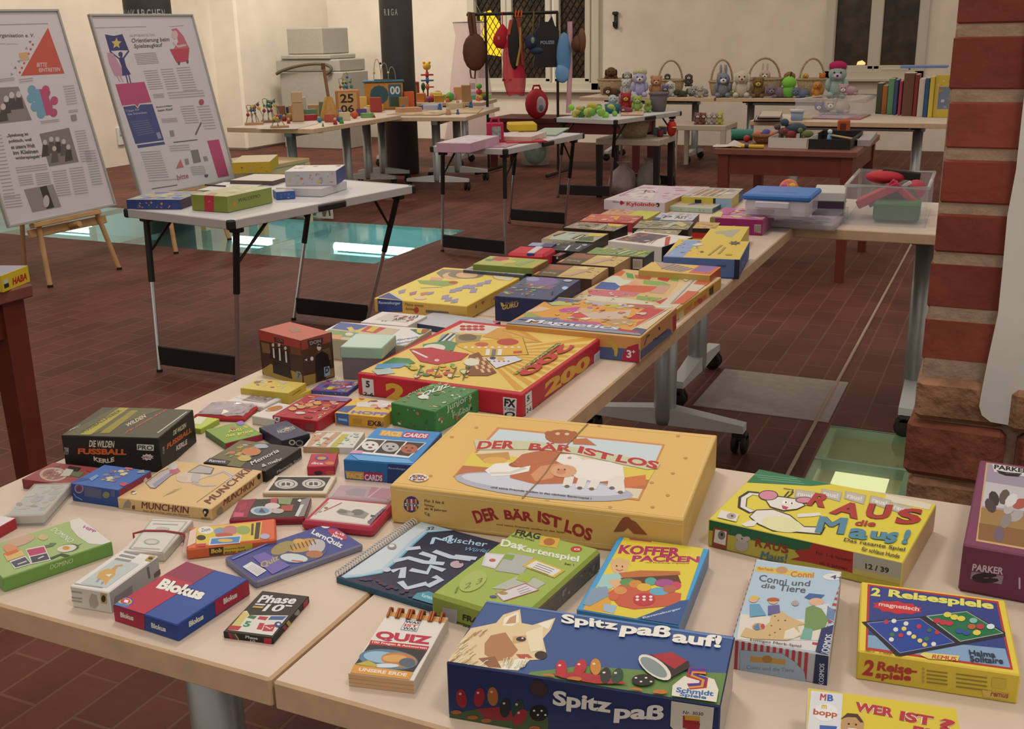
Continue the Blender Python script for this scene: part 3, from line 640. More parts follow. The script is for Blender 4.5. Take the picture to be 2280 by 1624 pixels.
f.pline([(610,180),(945,172)],.004, GREY); f.pline([(1090,172),(1185,165)],.003, GREY)
f.poly([(677,222),(735,232),(790,220),(832,325),(770,325),(708,330)], '#3c3d62')
f.poly([(752+34*math.cos(-1.57+i*.628)*(1 if i % 2 == 0 else .48),280+38*math.sin(-1.57+i*.628)*(1 if i % 2 == 0 else .48)) for i in range(10)], '#c3a75e')
f.pline([(708,330),(770,380),(790,360)],.010, '#3c3d62'); f.pline([(832,328),(800,372)],.010, '#3c3d62')
f.pdot((778,350),14,16, '#3c3d62'); f.poly([(765,375),(800,370),(815,430),(845,480),(790,490),(785,430)], '#3c3d62')
f.pline([(812,480),(828,545)],.009, '#3c3d62'); f.pline([(830,480),(845,540)],.009, '#3c3d62')
f.poly([(690,340),(730,345),(785,440),(790,490),(740,490),(705,410)], '#b9838f'); f.pline([(755,490),(775,530)],.008, '#b9838f'); f.pline([(775,490),(795,530)],.008, '#b9838f')
f.poly([(745,545),(932,528),(978,660),(900,668),(890,690),(870,672),(788,682)], PINK)
f.poly([(795,690),(872,680),(890,702),(905,676),(983,672),(1058,905),(875,930)], NAVY); f.poly([(885,938),(1060,915),(1066,932),(890,957)], NAVY)
f.text((815,728),(905,716),(808,712), 'Tipps für', '#a09ab0',.03); f.text((825,745),(950,732),(820,732), 'das Schenken', '#a09ab0',.03)
for i in range(7): f.pline([(845+i*7,790+i*14),(960+i*6,776+i*13)],.003, '#757796')
f.poly([(1008,858),(1030,852),(1044,892),(1020,898)], '#8f8ba0')
f.poly([(1095,318),(1222,310),(1215,395),(1140,405)], '#b3434f'); f.poly([(1105,190),(1140,182),(1185,235),(1210,290),(1222,310),(1120,318),(1150,270),(1140,225)], '#b8626a'); f.pdot((1128,225),20,28, '#c7a79f'); f.pline([(1115,275),(1150,300),(1200,290)],.014, '#c7a79f'); f.pdot((1155,408),8,12, INK); f.pdot((1210,398),8,12, INK)
f.pdot((1300,660),17,20, '#a1555c'); f.pline([(1300,790),(1262,870)],.012, '#6d625e')
f.poly([(1338,910),(1412,900),(1478,1135),(1408,1148)], PINK)
f.poly([(1165,1028),(1185,1080),(1135,1090)], '#b96a5c'); f.poly([(1230,972),(1278,965),(1298,1045),(1250,1055)], '#7d706a'); f.poly([(1190,1028),(1215,1024),(1222,1060),(1198,1064)], '#8d807a'); f.poly([(1310,1012),(1335,1008),(1345,1038),(1320,1042)], '#8d807a')
f.text((1145,1165),(1218,1150),(1140,1130), 'bitte', '#a4595f'); f.poly([(1318,1130),(1345,1126),(1340,1145),(1322,1145)], INK); f.pline([(980,1220),(1145,1195)],.005, INK); f.pline([(1120,920),(1275,902)],.006, INK)
f.text((1010,700),(1112,688),(1008,688), 'Ratschläge', INK,.04); f.text((1020,722),(1115,710),(1018,708), 'beim Kauf', INK,.04)
f.poly([(1092,845),(1118,840),(1128,878),(1102,883)], '#8d807a')
for k,(x, y, w, h, n) in enumerate(((865,350,140,75,7),(925,460,90,130,9),(1035,450,80,140,9),(1135,440,90,160,10),(1160,690,90,120,8),(1040,770,100,30,3),(905,985,130,180,12),(1225,1080,90,60,5),(1270,690,80,160,9),(1090,945,130,45,3),(985,610,70,30,3),(1080,600,230,50,3),(960,1170,180,10,1))):
    for i in range(n):
        dy = i*h/n; dx = dy*.33; f.pline([(x+dx, y+dy),(x+w+dx, y+dy-w*.07)],.0035, GREY)
part('poster', b, bt)
# ------------------------------------------------------------------ boxed games at the near tables
WHT = '#e3d3c2'; CREAM = '#d8bf9a'
# big yellow box with bear, goat and pig
crop('D'); c = Carton((350,475),(2080,690),(2263,187),(797,42), base=('nl',(365,700)), bev=.0015)
t = lidbox('game_box', 'large yellow game box showing a bear and a white goat, biggest at the front', 'game box', c, '#d9ab5c',.96, '#c79a55', top='#dcae5e')
f = c.face('top')
for p in ((850,140),(705,195),(580,425),(1230,70),(1575,130),(2040,190),(2085,320),(2010,410),(1885,465),(1640,610),(1270,568),(905,560),(1980,540),(1890,610)): f.pdot(p,13,7, '#b98a48',7)
f.pline([(805,60),(2245,200),(2065,672),(362,462),(805,60)],.0012, '#e8cf98')
f.poly([(975,138),(1962,240),(1812,572),(710,432)], '#c9824a'); f.poly([(985,150),(1948,248),(1805,560),(728,428)], '#d9c5a0')
f.poly([(985,150),(1948,248),(1905,345),(890,250)], '#c5cdc8')
f.poly([(825,290),(1905,390),(1870,450),(770,365)], '#d9bd4a'); f.poly([(770,365),(1870,450),(1845,505),(728,425)], '#b4663c')
f.poly([(845,300),(1040,285),(1050,330),(900,350)], '#c08a48'); f.pdot((960,335),70,20, '#d8a24e'); f.poly([(1700,440),(1850,420),(1850,480),(1720,500)], '#c96d35')
f.pdot((1250,490),530,70, '#a9a7ad',24,.1); f.pdot((1240,478),480,48, '#c7c5c8',24,.1)
f.pdot((1350,195),95,42, '#a4572f'); f.pdot((1275,178),22,16, '#a4572f'); f.pdot((1425,178),20,15, '#a4572f'); f.pdot((1330,178),14,8, '#d7b28a'); f.pdot((1385,180),14,8, '#d7b28a'); f.poly([(1420,210),(1500,205),(1560,248),(1420,240)], '#b4683c')
f.poly([(1120,300),(1260,270),(1420,300),(1520,400),(1500,470),(1200,478),(1050,440),(1040,370)], '#b5623a'); f.poly([(1230,370),(1360,350),(1300,440),(1200,460),(1170,420)], '#cf8a5c')
f.poly([(900,395),(960,355),(1100,345),(1170,365),(1160,400),(1040,425),(940,430)], '#e6dccb'); f.pline([(930,412),(1050,410),(1140,380)],.008, '#cfc3b0'); f.pdot((1085,362),44,16, '#9e5330'); f.poly([(1060,360),(1220,300),(1290,340),(1110,380)], '#b5623a')
f.poly([(1400,355),(1500,330),(1640,345),(1715,370),(1725,450),(1560,465),(1440,440),(1390,400)], '#e4d8c8'); f.poly([(1345,300),(1420,300),(1480,330),(1440,375),(1370,365),(1320,340)], '#e4d8c8'); f.pdot((1400,322),12,8, '#a89a8c')
for a, q in (((1400,430),(1385,490)),((1480,440),(1460,500)),((1560,450),(1530,505)),((1690,430),(1700,525)),((1660,440),(1650,500))): f.pline([a, q],.013, '#ded2c2'); f.pdot(q,16,9, '#6b5648',8)
f.pdot((1365,400),78,38, '#d59a70'); f.pdot((1350,405),28,17, '#c9805c'); f.pdot((1335,392),7,5, '#5b3424',7); f.pdot((1372,392),7,5, '#5b3424',7)
f.poly([(836,215),(1200,225),(1450,262),(1760,320),(1935,355),(1920,385),(1860,392),(1640,345),(1440,300),(1230,272),(850,275)], '#c3c096')
ws = (((850,272),(1072,270),(868,224), 'DER'),((1156,275),(1412,288),(1172,228), 'BÄR'),((1446,292),(1650,345),(1462,252), 'IST'),((1668,345),(1915,392),(1690,302), 'LOS'))
for A, B_, C_, w in ws: f.text(A, B_, C_, w, '#b3222c',.07, bend=.02)
f.text((935,503),(1530,572),(937,490), 'und seine Freunde wollen in das nächste Bauernspiel !', '#3b2a1c',.03)
f.pline([(1510,118),(1400,230),(1310,330),(1260,410),(1200,480),(1120,562)],.0022, '#8b6a40')
f.pdot((510,440),56,24, '#e6d6c4'); f.pdot((505,440),42,18, '#a53a4a')
for i, k in enumerate(('#453a6e', '#c9a03c', '#3f6e8a', '#a53a4a')): f.poly([(472+i*18,426),(484+i*18,424),(488+i*18,458),(476+i*18,458)], k)
f.poly([(452,437),(568,434),(568,446),(452,449)], '#e6d6c4'); f.text((458,447),(560,444),(458,437), 'HEYE', '#27202a',.06)
f = c.face('front')
f.pline([(372,505),(2060,712)],.0012, '#e2c68c'); f.pline([(385,690),(2050,880)],.0012, '#e2c68c')
for A, B_, C_, w in (((850,705),(985,680),(822,632), 'DER'),((1020,680),(1188,695),(1008,612), 'BÄR'),((1212,695),(1352,740),(1214,628), 'IST'),((1368,752),(1525,812),(1382,680), 'LOS')): f.text(A, B_, C_, w, '#9e2a2c',.07)
f.text((968,716),(1370,766),(970,704), 'und seine Freunde wollen in das Spiel', '#5e4a2a',.03)
f.pdot((466,592),46,48, '#372c66')
for i, k in enumerate(('#c8973c', '#a5304a', '#dcc7a0', '#a5304a', '#c8973c')): f.poly([(436+i*13,562),(446+i*13,560),(450+i*13,628),(440+i*13,628)], k)
f.poly([(418,583),(513,590),(513,606),(418,600)], '#d9cdc0'); f.text((422,600),(510,606),(422,584), 'HEYE', '#27202a',.06)
for i, w in enumerate(('Für 3 bis 6', 'Spieler', 'ab 8 Jahren', 'CE')): f.text((545,578+i*24),(545+(115,60,130,32)[i],590+i*25),(544,562+i*24), w, '#4b3a22',.03)
f.poly([(1660,755),(1700,690),(1728,668),(1790,695),(1860,772),(1780,765),(1745,730),(1720,752)], '#8a4a2c'); f.pdot((1735,682),26,16, '#8a4a2c')
f = c.face('right'); f.pline([(2090,700),(2250,225)],.0012, '#e2c68c')
part('lid', c.b, t)
# blue box with a dog
crop('F'); c = Carton((848,375),(2165,590),(2225,255),(1040,78), base=('nl',(862,640)), bev=.0015)
t = lidbox('game_box', 'blue game box with a pale pointed-ear dog on its lid, nearest the camera', 'game box', c, '#1d2c52',.97, '#8e7a68', top='#34507f', right='#b9a48e')
f = c.face('top')
f.poly([(1250,425),(1500,395),(1850,420),(2190,430),(2165,585),(1240,436)], '#5f7d3e')
f.poly([(1040,80),(2225,258),(2224,270),(1036,90)], '#5b7aa6')
DOG, DOG2, DOG3 = '#d9bd8e', '#a8754a', '#eadfc6'
f.poly([(848,372),(885,315),(905,265),(965,215),(1085,190),(1120,150),(1200,125),(1208,190),(1260,200),(1320,180),(1370,165),(1345,225),(1310,265),(1325,330),(1300,365),(1245,368),(1235,380),(1190,418),(1110,412),(1060,405)], DOG)
f.poly([(1118,200),(1125,165),(1192,135),(1196,185),(1160,205)], '#e8d9bf'); f.poly([(1130,195),(1150,165),(1182,150),(1180,190)], '#b98a62'); f.poly([(1285,195),(1362,172),(1335,220)], '#e8d9bf')
f.poly([(1060,250),(1130,235),(1165,285),(1190,320),(1150,365),(1080,375),(1030,340),(1030,290)], DOG2); f.poly([(1000,360),(1080,350),(1110,405),(1050,402)], '#8a5a3a'); f.poly([(1165,255),(1230,250),(1225,280),(1165,290)], '#c79a68')
f.poly([(1105,385),(1200,360),(1245,370),(1190,416),(1112,412)], DOG3); f.poly([(1180,340),(1240,340),(1260,358),(1200,362)], '#b0523a'); f.pdot((1300,345),30,20, '#2a211e'); f.pdot((1205,268),24,12, '#2a211e'); f.pdot((1212,264),6,4, '#d9d0c0',7); f.poly([(1225,235),(1310,205),(1310,320),(1250,330)], '#e2cfa8')
r = random.Random(12)
for i in range(70):                                  # fur strokes
    x = r.uniform(880,1060); y = r.uniform(232,385) - (x-960)*.12; l = r.uniform(25,60)
    if x > 1000 and y > 250 and y < 370: continue
    f.pline([(x-l*.7, y+l*.5),(x-l*.25, y+l*.12),(x, y)], r.uniform(.0005,.001),(DOG3, '#c9a672', '#a3774a', '#b98f5c')[r.randrange(4)])
for i in range(26): x, y = r.uniform(1110,1230), r.uniform(372,395); f.pline([(x+6, y-14),(x, y+6),(x-8, y+20)],.0007,(DOG3, '#d9c9a4', '#b99a6c')[i % 3])
f.text((1395,208),(1670,245),(1400,152), 'Spitz', '#e6dccb',.07); f.text((1672,262),(1915,285),(1690,192), 'paß', '#e6dccb',.07); f.text((1925,288),(2160,318),(1938,230), 'auf!', '#e6dccb',.07)
f.poly([(1350,440),(1480,432),(1600,450),(1720,490),(1560,488),(1400,460)], '#a3222a')
for x, y, k, r in ((1398,415, '#b3202c',.2),(1490,410, '#b3202c',.6),(1562,408, '#c07a2c',.15),(1610,450, '#1d2622',.3),(1665,452, '#22402c',.6)): f.pdot((x, y),40,26, k,14,1.4+r); f.pdot((x-8, y-14),8,5, '#e2c0b0',7)
f.pdot((1790,472),56,28, '#141414'); [f.pdot((1755+i*24,462+(i % 2)*18),7,4, '#e0d8cc',6) for i in range(4)]
f.poly([(1770,360),(1925,338),(2010,385),(2008,415),(1905,472),(1850,460)], '#2a1c1e'); f.poly([(1830,352),(1925,338),(2000,380),(1940,420)], '#a3202c'); f.pdot((1845,412),92,40, '#d9cdb8',18,.62); f.pdot((1840,412),76,30, '#7f8a80',18,.62)
for x, y in ((1460,468),(1330,455),(1750,522),(1870,530)): f.pdot((x, y),36,12, '#b8682e')
f.poly([(1925,550),(1930,500),(1985,455),(2060,448),(2130,470),(2150,520),(2140,580)], '#d9cdb8')
f.pline([(2090,432),(2020,428),(2015,450),(2080,470),(2075,500),(2005,505)],.010, '#a3222c'); f.pline([(2092,426),(2020,422),(2018,444),(2082,464),(2078,492),(2008,498)],.004, '#3b2f8a'); f.pline([(2090,440),(2026,436),(2022,452),(2078,474),(2070,504),(2008,510)],.003, '#d08a2c')
f.text((1945,532),(2125,552),(1950,508), 'Schmidt', '#2f5f9a',.06); f.text((1962,555),(2090,572),(1966,532), 'Spiele', '#2f5f9a',.06)
f = c.face('front')
f.poly([(862,625),(1000,600),(1250,610),(1335,640),(1335,740),(862,660)], '#3b4a2c')
f.poly([(990,600),(1100,590),(1200,620),(1190,660),(1040,650)], '#82222a')
for x, y, k, r in ((920,550, '#8a1f26',0),(1005,545, '#8a1f26',.3),(1070,540, '#9a5a2a',.1),(1130,595, '#17211e',.3),(1190,600, '#1d3526',.5),(1200,640, '#8a1f26',.8)): f.pdot((x, y),46,26, k,14,1.4+r); f.pdot((x-6, y-22),7,6, '#c09a90',7)
f.pdot((1290,620),44,38, '#101010'); [f.pdot((1268+i*18,608+(i % 2)*20),6,5, '#c9c0b4',6) for i in range(4)]
f.pdot((1290,500),46,36, '#3a2a26',14,.6)
for x, y in ((895,615),(975,640),(1040,655),(1270,690)): f.pdot((x, y),26,10, '#96522a')
f.text((1355,600),(1635,640),(1360,508), 'Spitz', '#d3c8b8',.07); f.text((1648,665),(1885,672),(1655,575), 'paß', '#d3c8b8',.07); f.text((1530,745),(1770,775),(1540,675), 'auf!', '#d3c8b8',.07)
f.poly([(1925,560),(2130,592),(2120,700),(2060,735),(1960,725),(1920,680)], '#c3b6a2'); f.text((1980,622),(2078,632),(1982,606), 'Nr. 3030', '#4a4038',.04)
f.pline([(2060,655),(1990,650),(1990,672),(2060,690)],.009, '#9a222c'); f.pline([(2062,645),(1990,640)],.005, '#c08a2c')
part('lid', c.b, t)
# yellow mouse box
crop('G'); c = Carton((52,410),(1175,660),(1362,328),(335,110), base=('nl',(48,570)), bev=.0012)
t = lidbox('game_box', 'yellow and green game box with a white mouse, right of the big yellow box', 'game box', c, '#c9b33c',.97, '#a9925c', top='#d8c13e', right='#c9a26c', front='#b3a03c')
f = c.face('top')
f.poly([(335,112),(760,205),(640,215),(268,195)], '#1f6e46'); [f.pline([(310+i*20,150+i*14),(560+i*20,175+i*14)],.0014, '#7fae8c') for i in range(3)]
f.poly([(1080,262),(1340,322),(1325,355),(1060,300)], '#d9c9a8')
for i,(x, y, a) in enumerate(((552,235,0),(702,232,.05),(840,245,.12),(985,270,.18),(1110,310,.25))): f.poly([(x, y),(x+120, y+18+i*4),(x+105, y+72+i*4),(x-10, y+45)], '#a89c8a'); f.poly([(x+6, y+4),(x+114, y+20+i*4),(x+100, y+66+i*4),(x-2, y+42)], '#b9ad9a'); f.text((x+8, y+38),(x+92, y+54+i*3),(x+14, y+12), 'raus!', '#ddd3c4',.05)
WM = '#ddd2c0'; OUT = '#2a2420'
f.pline([(300,370),(240,340),(245,285),(290,255),(335,262)],.012, OUT); f.pline([(300,366),(245,338),(250,288),(292,262),(335,268)],.007, WM)
f.poly([(280,395),(320,355),(420,350),(520,385),(600,450),(725,455),(700,500),(560,488),(420,480),(330,440)], OUT); f.poly([(286,395),(324,360),(420,356),(516,390),(600,456),(715,460),(692,494),(560,482),(420,474),(336,436)], WM)
f.pdot((470,440),120,44, '#d9d29a',18,.15); f.poly([(235,440),(290,415),(330,425),(310,450),(260,455)], WM); f.poly([(560,380),(690,372),(700,388),(640,395),(560,400)], WM)
f.poly([(375,300),(450,275),(560,290),(610,330),(560,355),(480,365),(400,340)], OUT); f.poly([(382,302),(450,281),(556,295),(602,330),(556,350),(480,358),(405,336)], WM)
f.pdot((392,272),58,30, OUT); f.pdot((392,272),52,26, '#cf7f8e'); f.pdot((600,300),52,20, OUT); f.pdot((600,300),46,16, '#cf7f8e')
f.pdot((490,312),16,12, '#f0ece4',10); f.pdot((525,318),14,10, '#f0ece4',10); f.pdot((494,313),5,6, OUT,7); f.pdot((528,319),5,6, OUT,7); f.poly([(470,330),(510,342),(495,356),(475,350)], '#b93a4a')
f.pline([(485,280),(510,250),(540,255)],.002, OUT); f.pline([(500,285),(530,262),(535,240),(480,232)],.002, OUT)
f.text((610,330),(720,345),(665,258), 'R', '#a8302a',.07, out=OUT); f.text((740,375),(910,412),(800,300), 'A', '#a8302a',.07, out=OUT); f.text((945,405),(1090,415),(975,320), 'U', '#a8302a',.07, out=OUT); f.text((1120,440),(1270,440),(1150,350), 'S', '#a8302a',.07, out=OUT)
f.text((890,448),(1010,455),(905,415), 'die', '#a8302a',.05)
f.text((660,488),(830,500),(690,395), 'M', '#4f7f8e',.07, out=OUT); f.text((850,520),(960,535),(870,460), 'a', '#4f7f8e',.07, out=OUT); f.text((975,525),(1070,535),(990,480), 'u', '#4f7f8e',.07, out=OUT); f.text((1060,555),(1130,550),(1085,490), 's', '#4f7f8e',.07, out=OUT); f.text((1160,555),(1195,560),(1190,472), '!', '#4f7f8e',.07, out=OUT)
f.text((825,545),(1180,605),(835,520), 'Das rasante Spiel', '#4a3c20',.03); f.text((930,595),(1150,640),(938,572), 'für schlaue Hunde', '#4a3c20',.03)
f.poly([(118,360),(222,385),(205,428),(95,402)], '#d8cdb8'); f.pdot((178,396),28,18, '#a8928a'); f.pdot((182,395),8,6, OUT,7)
f = c.face('front')
f.poly([(52,412),(650,545),(648,610),(50,470)], '#1f5a34'); f.poly([(650,545),(890,600),(885,720),(640,660),(520,640),(600,625)], '#9e2a24'); f.poly([(885,598),(1170,662),(1160,785),(880,722)], '#a39a88'); f.poly([(885,690),(1160,755),(1160,785),(880,722)], '#b9a45a')
f.poly([(545,590),(620,580),(640,660),(520,640),(575,625)], '#9e2a24')
f.text((668,615),(880,662),(668,592), 'Für 1-6 Spieler', '#5a1512',.04); f.text((690,672),(850,708),(690,650), 'ab 6 Jahren', '#5a1512',.04)
f.text((955,694),(1092,722),(955,662), '12 / 39', '#2a2622',.06)
f.poly([(75,452),(160,470),(150,585),(65,562)], '#8a3a2a'); f.poly([(85,465),(152,480),(144,560),(76,540)], '#d3c8b4'); f.pdot((122,500),22,26, '#77706a'); f.pdot((124,496),8,10, OUT,7)
f.pdot((240,560),40,36, '#a89c8c'); f.pdot((222,508),20,16, '#b0a494'); f.pdot((268,520),20,14, '#b0a494'); f.pdot((242,525),26,18, '#b0a494'); f.pdot((240,520),5,5, OUT,6)
for x, y, ch in ((315,565, 'R'),(365,575, 'A'),(415,588, 'U'),(465,600, 'S')): f.text((x, y),(x+44, y+8),(x+6, y-48), ch, '#8a3418',.06)
f.text((345,640),(495,660),(355,592), 'Maus!', '#3f6a7a',.05)
part('lid', c.b, t)
# girl and animals card game
c = Carton((205,1120),(690,1180),(870,720),(300,635), base=('nl',(215,1290)), bev=.001)
c.body('#b9b0a8', top='#a9bcc4', front='#b0a8a4', right='#a8948c', left='#c9b8b0')
f = c.face('left')
for i in range(16): u = i/16; f.rect(u,0, u+.032,1, '#b03a40')
f = c.face('top')
f.poly([(300,637),(870,722),(690,1180),(205,1120)], '#cfc5ba')
for i in range(13): x, y = 865-i*13,735+i*33; f.poly([(x, y),(x-60, y-9),(x-64, y+4),(x-4, y+14)], '#b03a40')
f.poly([(300,645),(740,705),(800,730),(812,790),(690,1110),(222,1075)], '#a9bcc4'); f.poly([(232,960),(740,1005),(700,1112),(205,1118)], '#d6c9b4')
f.poly([(325,680),(660,722),(650,752),(312,712)], '#d0ae4e'); f.text((520,745),(655,750),(525,712), 'Conni', '#b06a3a',.04); f.text((330,702),(420,712),(334,686), 'Meine Freundin', '#a85a3a',.03); f.pdot((470,705),34,20, '#b98a5a')
f.text((335,768),(495,795),(345,730), 'Conni', '#55545c',.03); f.text((525,795),(632,800),(532,762), 'und', '#55545c',.03); f.text((348,808),(430,815),(356,782), 'die', '#55545c',.03); f.text((450,825),(605,840),(460,788), 'Tiere', '#55545c',.03)
f.pdot((768,745),60,20, '#d8d0c8'); f.text((750,755),(825,765),(755,732), '4+', '#3f4a6a',.05)
f.poly([(600,865),(630,840),(720,850),(700,870),(630,878)], '#3d5f8c'); f.pdot((670,890),44,22, '#d3a482'); f.poly([(625,920),(740,900),(790,960),(780,1010),(740,990),(700,960),(630,945)], '#c9c9c6')
f.poly([(610,925),(650,910),(700,930),(740,990),(720,1040),(640,1060),(600,1040)], '#6f8a52'); f.poly([(600,1040),(650,1050),(640,1110),(575,1105)], '#6fa08c')
for i in range(5): f.pline([(740+i*9,915+i*7),(732+i*9,985+i*4)],.0016, '#5f7a9a')
f.poly([(230,1090),(260,1040),(330,1060),(400,1010),(415,950),(470,945),(520,980),(610,1020),(560,1030),(580,1090),(500,1115),(300,1105)], '#c8a672'); f.poly([(490,1060),(540,1040),(580,1080),(540,1105),(480,1105)], '#d8cbb6')
for x, y in ((430,975),(450,1000),(410,1030),(460,1050),(430,1070),(400,1085),(490,1000)): f.pdot((x, y),6,4, '#6b4f30',6)
f.pdot((335,1035),36,20, '#c98f3c'); f.poly([(305,1035),(335,1015),(345,1055),(315,1055)], '#4f7a9a'); f.pdot((360,1035),12,16, '#b0405c',8)
f.pdot((305,880),26,16, '#d3a482'); f.poly([(280,878),(300,855),(345,865),(330,880)], '#d3ae4a'); f.poly([(285,905),(340,905),(380,970),(285,980)], '#5f93a8'); f.pdot((420,890),26,16, '#d3a482'); f.pdot((420,880),36,12, '#a8592f'); f.poly([(390,915),(455,910),(460,955),(390,970)], '#5f5a86')
f.pdot((548,900),22,16, '#a8948a',8)
f.text((285,1122),(580,1160),(290,1105), 'Lustiges Merk-Spiel', '#4a3a30',.03)
f.poly([(700,1048),(790,1030),(735,1225),(665,1180)], '#23305a'); f.text((735,1210),(768,1085),(692,1205), 'KOSMOS', '#cfd0d6',.05)
f = c.face('front')
for i in range(12): u = .04+i*.065; f.rect(u,0, u+.032,1, '#a83238')
f.poly([(228,1165),(470,1185),(540,1230),(600,1290),(610,1368),(228,1310)], '#98a4ac'); f.poly([(290,1200),(495,1220),(490,1250),(285,1232)], '#b98a42'); f.pdot((385,1218),30,22, '#a3703c')
f.text((265,1275),(540,1295),(267,1252), 'Conni und die Tiere', '#77828c',.03)
f.poly([(668,1178),(742,1200),(735,1395),(650,1370)], '#1d2748'); f.text((712,1372),(718,1245),(684,1368), 'KOSMOS', '#c4c4cc',.05)
c.done('card_box', 'tall light blue card game box with red and white striped sides', 'card game')
# yellow travel game box
c = Carton((920,1170),(1855,1312),(1768,880),(922,765), base=('nl',(905,1335)), bev=.0016)
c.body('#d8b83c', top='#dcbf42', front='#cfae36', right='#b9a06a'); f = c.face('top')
f.poly([(968,785),(1725,885),(1810,1282),(955,1165)], '#b3302c'); f.poly([(982,795),(1715,895),(1795,1270),(968,1152)], '#323f78'); f.poly([(970,1080),(1765,1160),(1795,1270),(968,1152)], '#7f9ab0')
for A, B_, C_, w in (((985,852),(1040,858),(992,805), '2'),((1085,870),(1700,945),(1092,815), 'Reisespiele')): f.text(A, B_, C_, w, '#dcd060',.08, out='#1d1d30', outw=.02)
f.poly([(1140+150*math.cos(i*.3142)*(1 if i % 2 else .85),922+38*math.sin(i*.3142)*(1 if i % 2 else .8)+14*math.cos(i*.3142)) for i in range(20)], '#c02c34'); f.text((1030,918),(1265,950),(1034,888), 'magnetisch', '#e2b8a8',.05)
f.poly([(932,1005),(1275,975),(1540,940),(1765,1065),(1765,1090),(1160,1212),(1130,1200)], '#23222c'); f.poly([(965,1012),(1270,985),(1470,1125),(1155,1185)], '#27418a'); f.poly([(1310,972),(1540,945),(1752,1070),(1505,1118)], '#1f6a42'); f.pline([(1310,972),(1540,945),(1752,1070),(1505,1118),(1310,972)],.0016, '#a9b0a0'); f.pline([(965,1012),(1270,985),(1470,1125),(1155,1185),(965,1012)],.0013, '#8a90b0')
r = random.Random(3)
for x, y in ((1075,1005),(1120,1000),(1190,1015),(1265,1032),(1178,1045),(1130,1050),(1110,1080),(1105,1108),(1235,1092),(1208,1072),(1270,1115),(1310,1105),(1298,1138),(1350,1135),(1370,1068),(1160,1085),(1325,1055)): f.pdot((x, y),15,13,('#d8c25a', '#b83440', '#d8c25a', '#3f6a4a', '#d8d0c0')[r.randrange(5)],8)
for x, y, k in ((1370,1000, '#b83440'),(1405,1010, '#b83440'),(1440,1015, '#b83440'),(1430,965, '#d8c24a'),(1470,980, '#d8c24a'),(1510,988, '#d8c24a'),(1500,1060, '#2f4f86'),(1540,1070, '#2f4f86'),(1570,1035, '#b85a30'),(1620,1035, '#b83440'),(1600,1070, '#d8c24a'),(1580,1000, '#7fb0a0'),(1680,1035, '#d0d8d0')): f.pdot((x, y),24,16, k,9)
f.poly([(1290,1185),(1500,1205),(1490,1235),(1320,1222),(1270,1200)], '#dcbf6a'); f.text((1338,1220),(1480,1235),(1345,1198), 'REMUS', '#b04a2a',.08)
f.text((1558,1202),(1710,1215),(1552,1170), 'Halma', '#2a2f3c',.05); f.text((1562,1238),(1755,1252),(1558,1204), 'Solitaire', '#2a2f3c',.05); f.text((952,1180),(1110,1198),(955,1163), 'Art. 1360', '#a04a2a',.04)
f = c.face('front'); f.text((935,1310),(995,1318),(955,1220), '2', '#a8322a',.08); f.text((1020,1285),(1250,1312),(1030,1232), 'Reise-', '#a8322a',.07); f.text((1010,1340),(1215,1358),(1018,1288), 'spiele', '#a8322a',.07)
for i in range(4): f.pline([(1310,1285+i*22),(1430,1300+i*22)],.0016, '#8a762c'); f.pline([(1480,1305+i*24),(1660,1328+i*24)],.0016, '#8a762c'); f.pdot((1290,1275+i*24),8,8, '#a3904a',8)
f.poly([(1690,1325),(1770,1335),(1765,1392),(1685,1380)], '#c4a23a'); f.poly([(1630,1395),(1790,1420),(1770,1455),(1640,1435)], '#d0aa5a'); f.text((1678,1432),(1780,1445),(1684,1408), 'remus', '#9a4a2a',.06)
c.done('game_box', 'bright yellow travel game box with a folding blue and green board, at the right', 'game box')
# white and yellow box cut by the lower edge
c = Carton((588,1740),(1530,1850),(1500,1492),(640,1400), h=.045); c.body('#d8c8a8', top='#d2b83a'); f = c.face('top')
f.poly([(640,1402),(825,1422),(805,1700),(600,1700)], '#d0ccc6'); f.text((690,1458),(725,1462),(695,1420), 'M', '#b03a3c',.08); f.text((732,1463),(768,1467),(735,1425), 'B', '#3a5aa0',.08); f.pdot((725,1530),72,52, '#dcd6cc'); f.text((650,1552),(790,1568),(655,1508), 'bopp', '#b0503a',.06); f.text((700,1508),(730,1510),(702,1485), 'm', '#c0a03a',.06)
f.text((890,1520),(1115,1560),(900,1468), 'WER', '#b03036',.09, out='#e0dccc', outw=.05); f.text((1150,1575),(1345,1610),(1160,1520), 'IST', '#b03036',.09, out='#e0dccc', outw=.05); f.text((1370,1625),(1465,1640),(1385,1562), '?', '#b03036',.09, out='#e0dccc'); f.text((1220,1665),(1340,1690),(1235,1606), 'ES', '#b03036',.09, out='#e0dccc')
f.pdot((880,1600),66,62, '#b58a5c'); f.poly([(810,1570),(850,1535),(910,1540),(945,1590),(925,1590),(900,1560),(850,1558)], '#4a2c1c'); f.pdot((858,1598),7,6, '#2a1c14',7); f.pdot((900,1602),7,6, '#2a1c14',7); f.poly([(850,1622),(905,1626),(880,1645)], '#e4d8c8'); f.poly([(690,1605),(790,1612),(780,1650),(690,1650)], '#3a5a9a')
c.done('game_box', 'white and yellow question game box cut off by the bottom edge', 'game box')
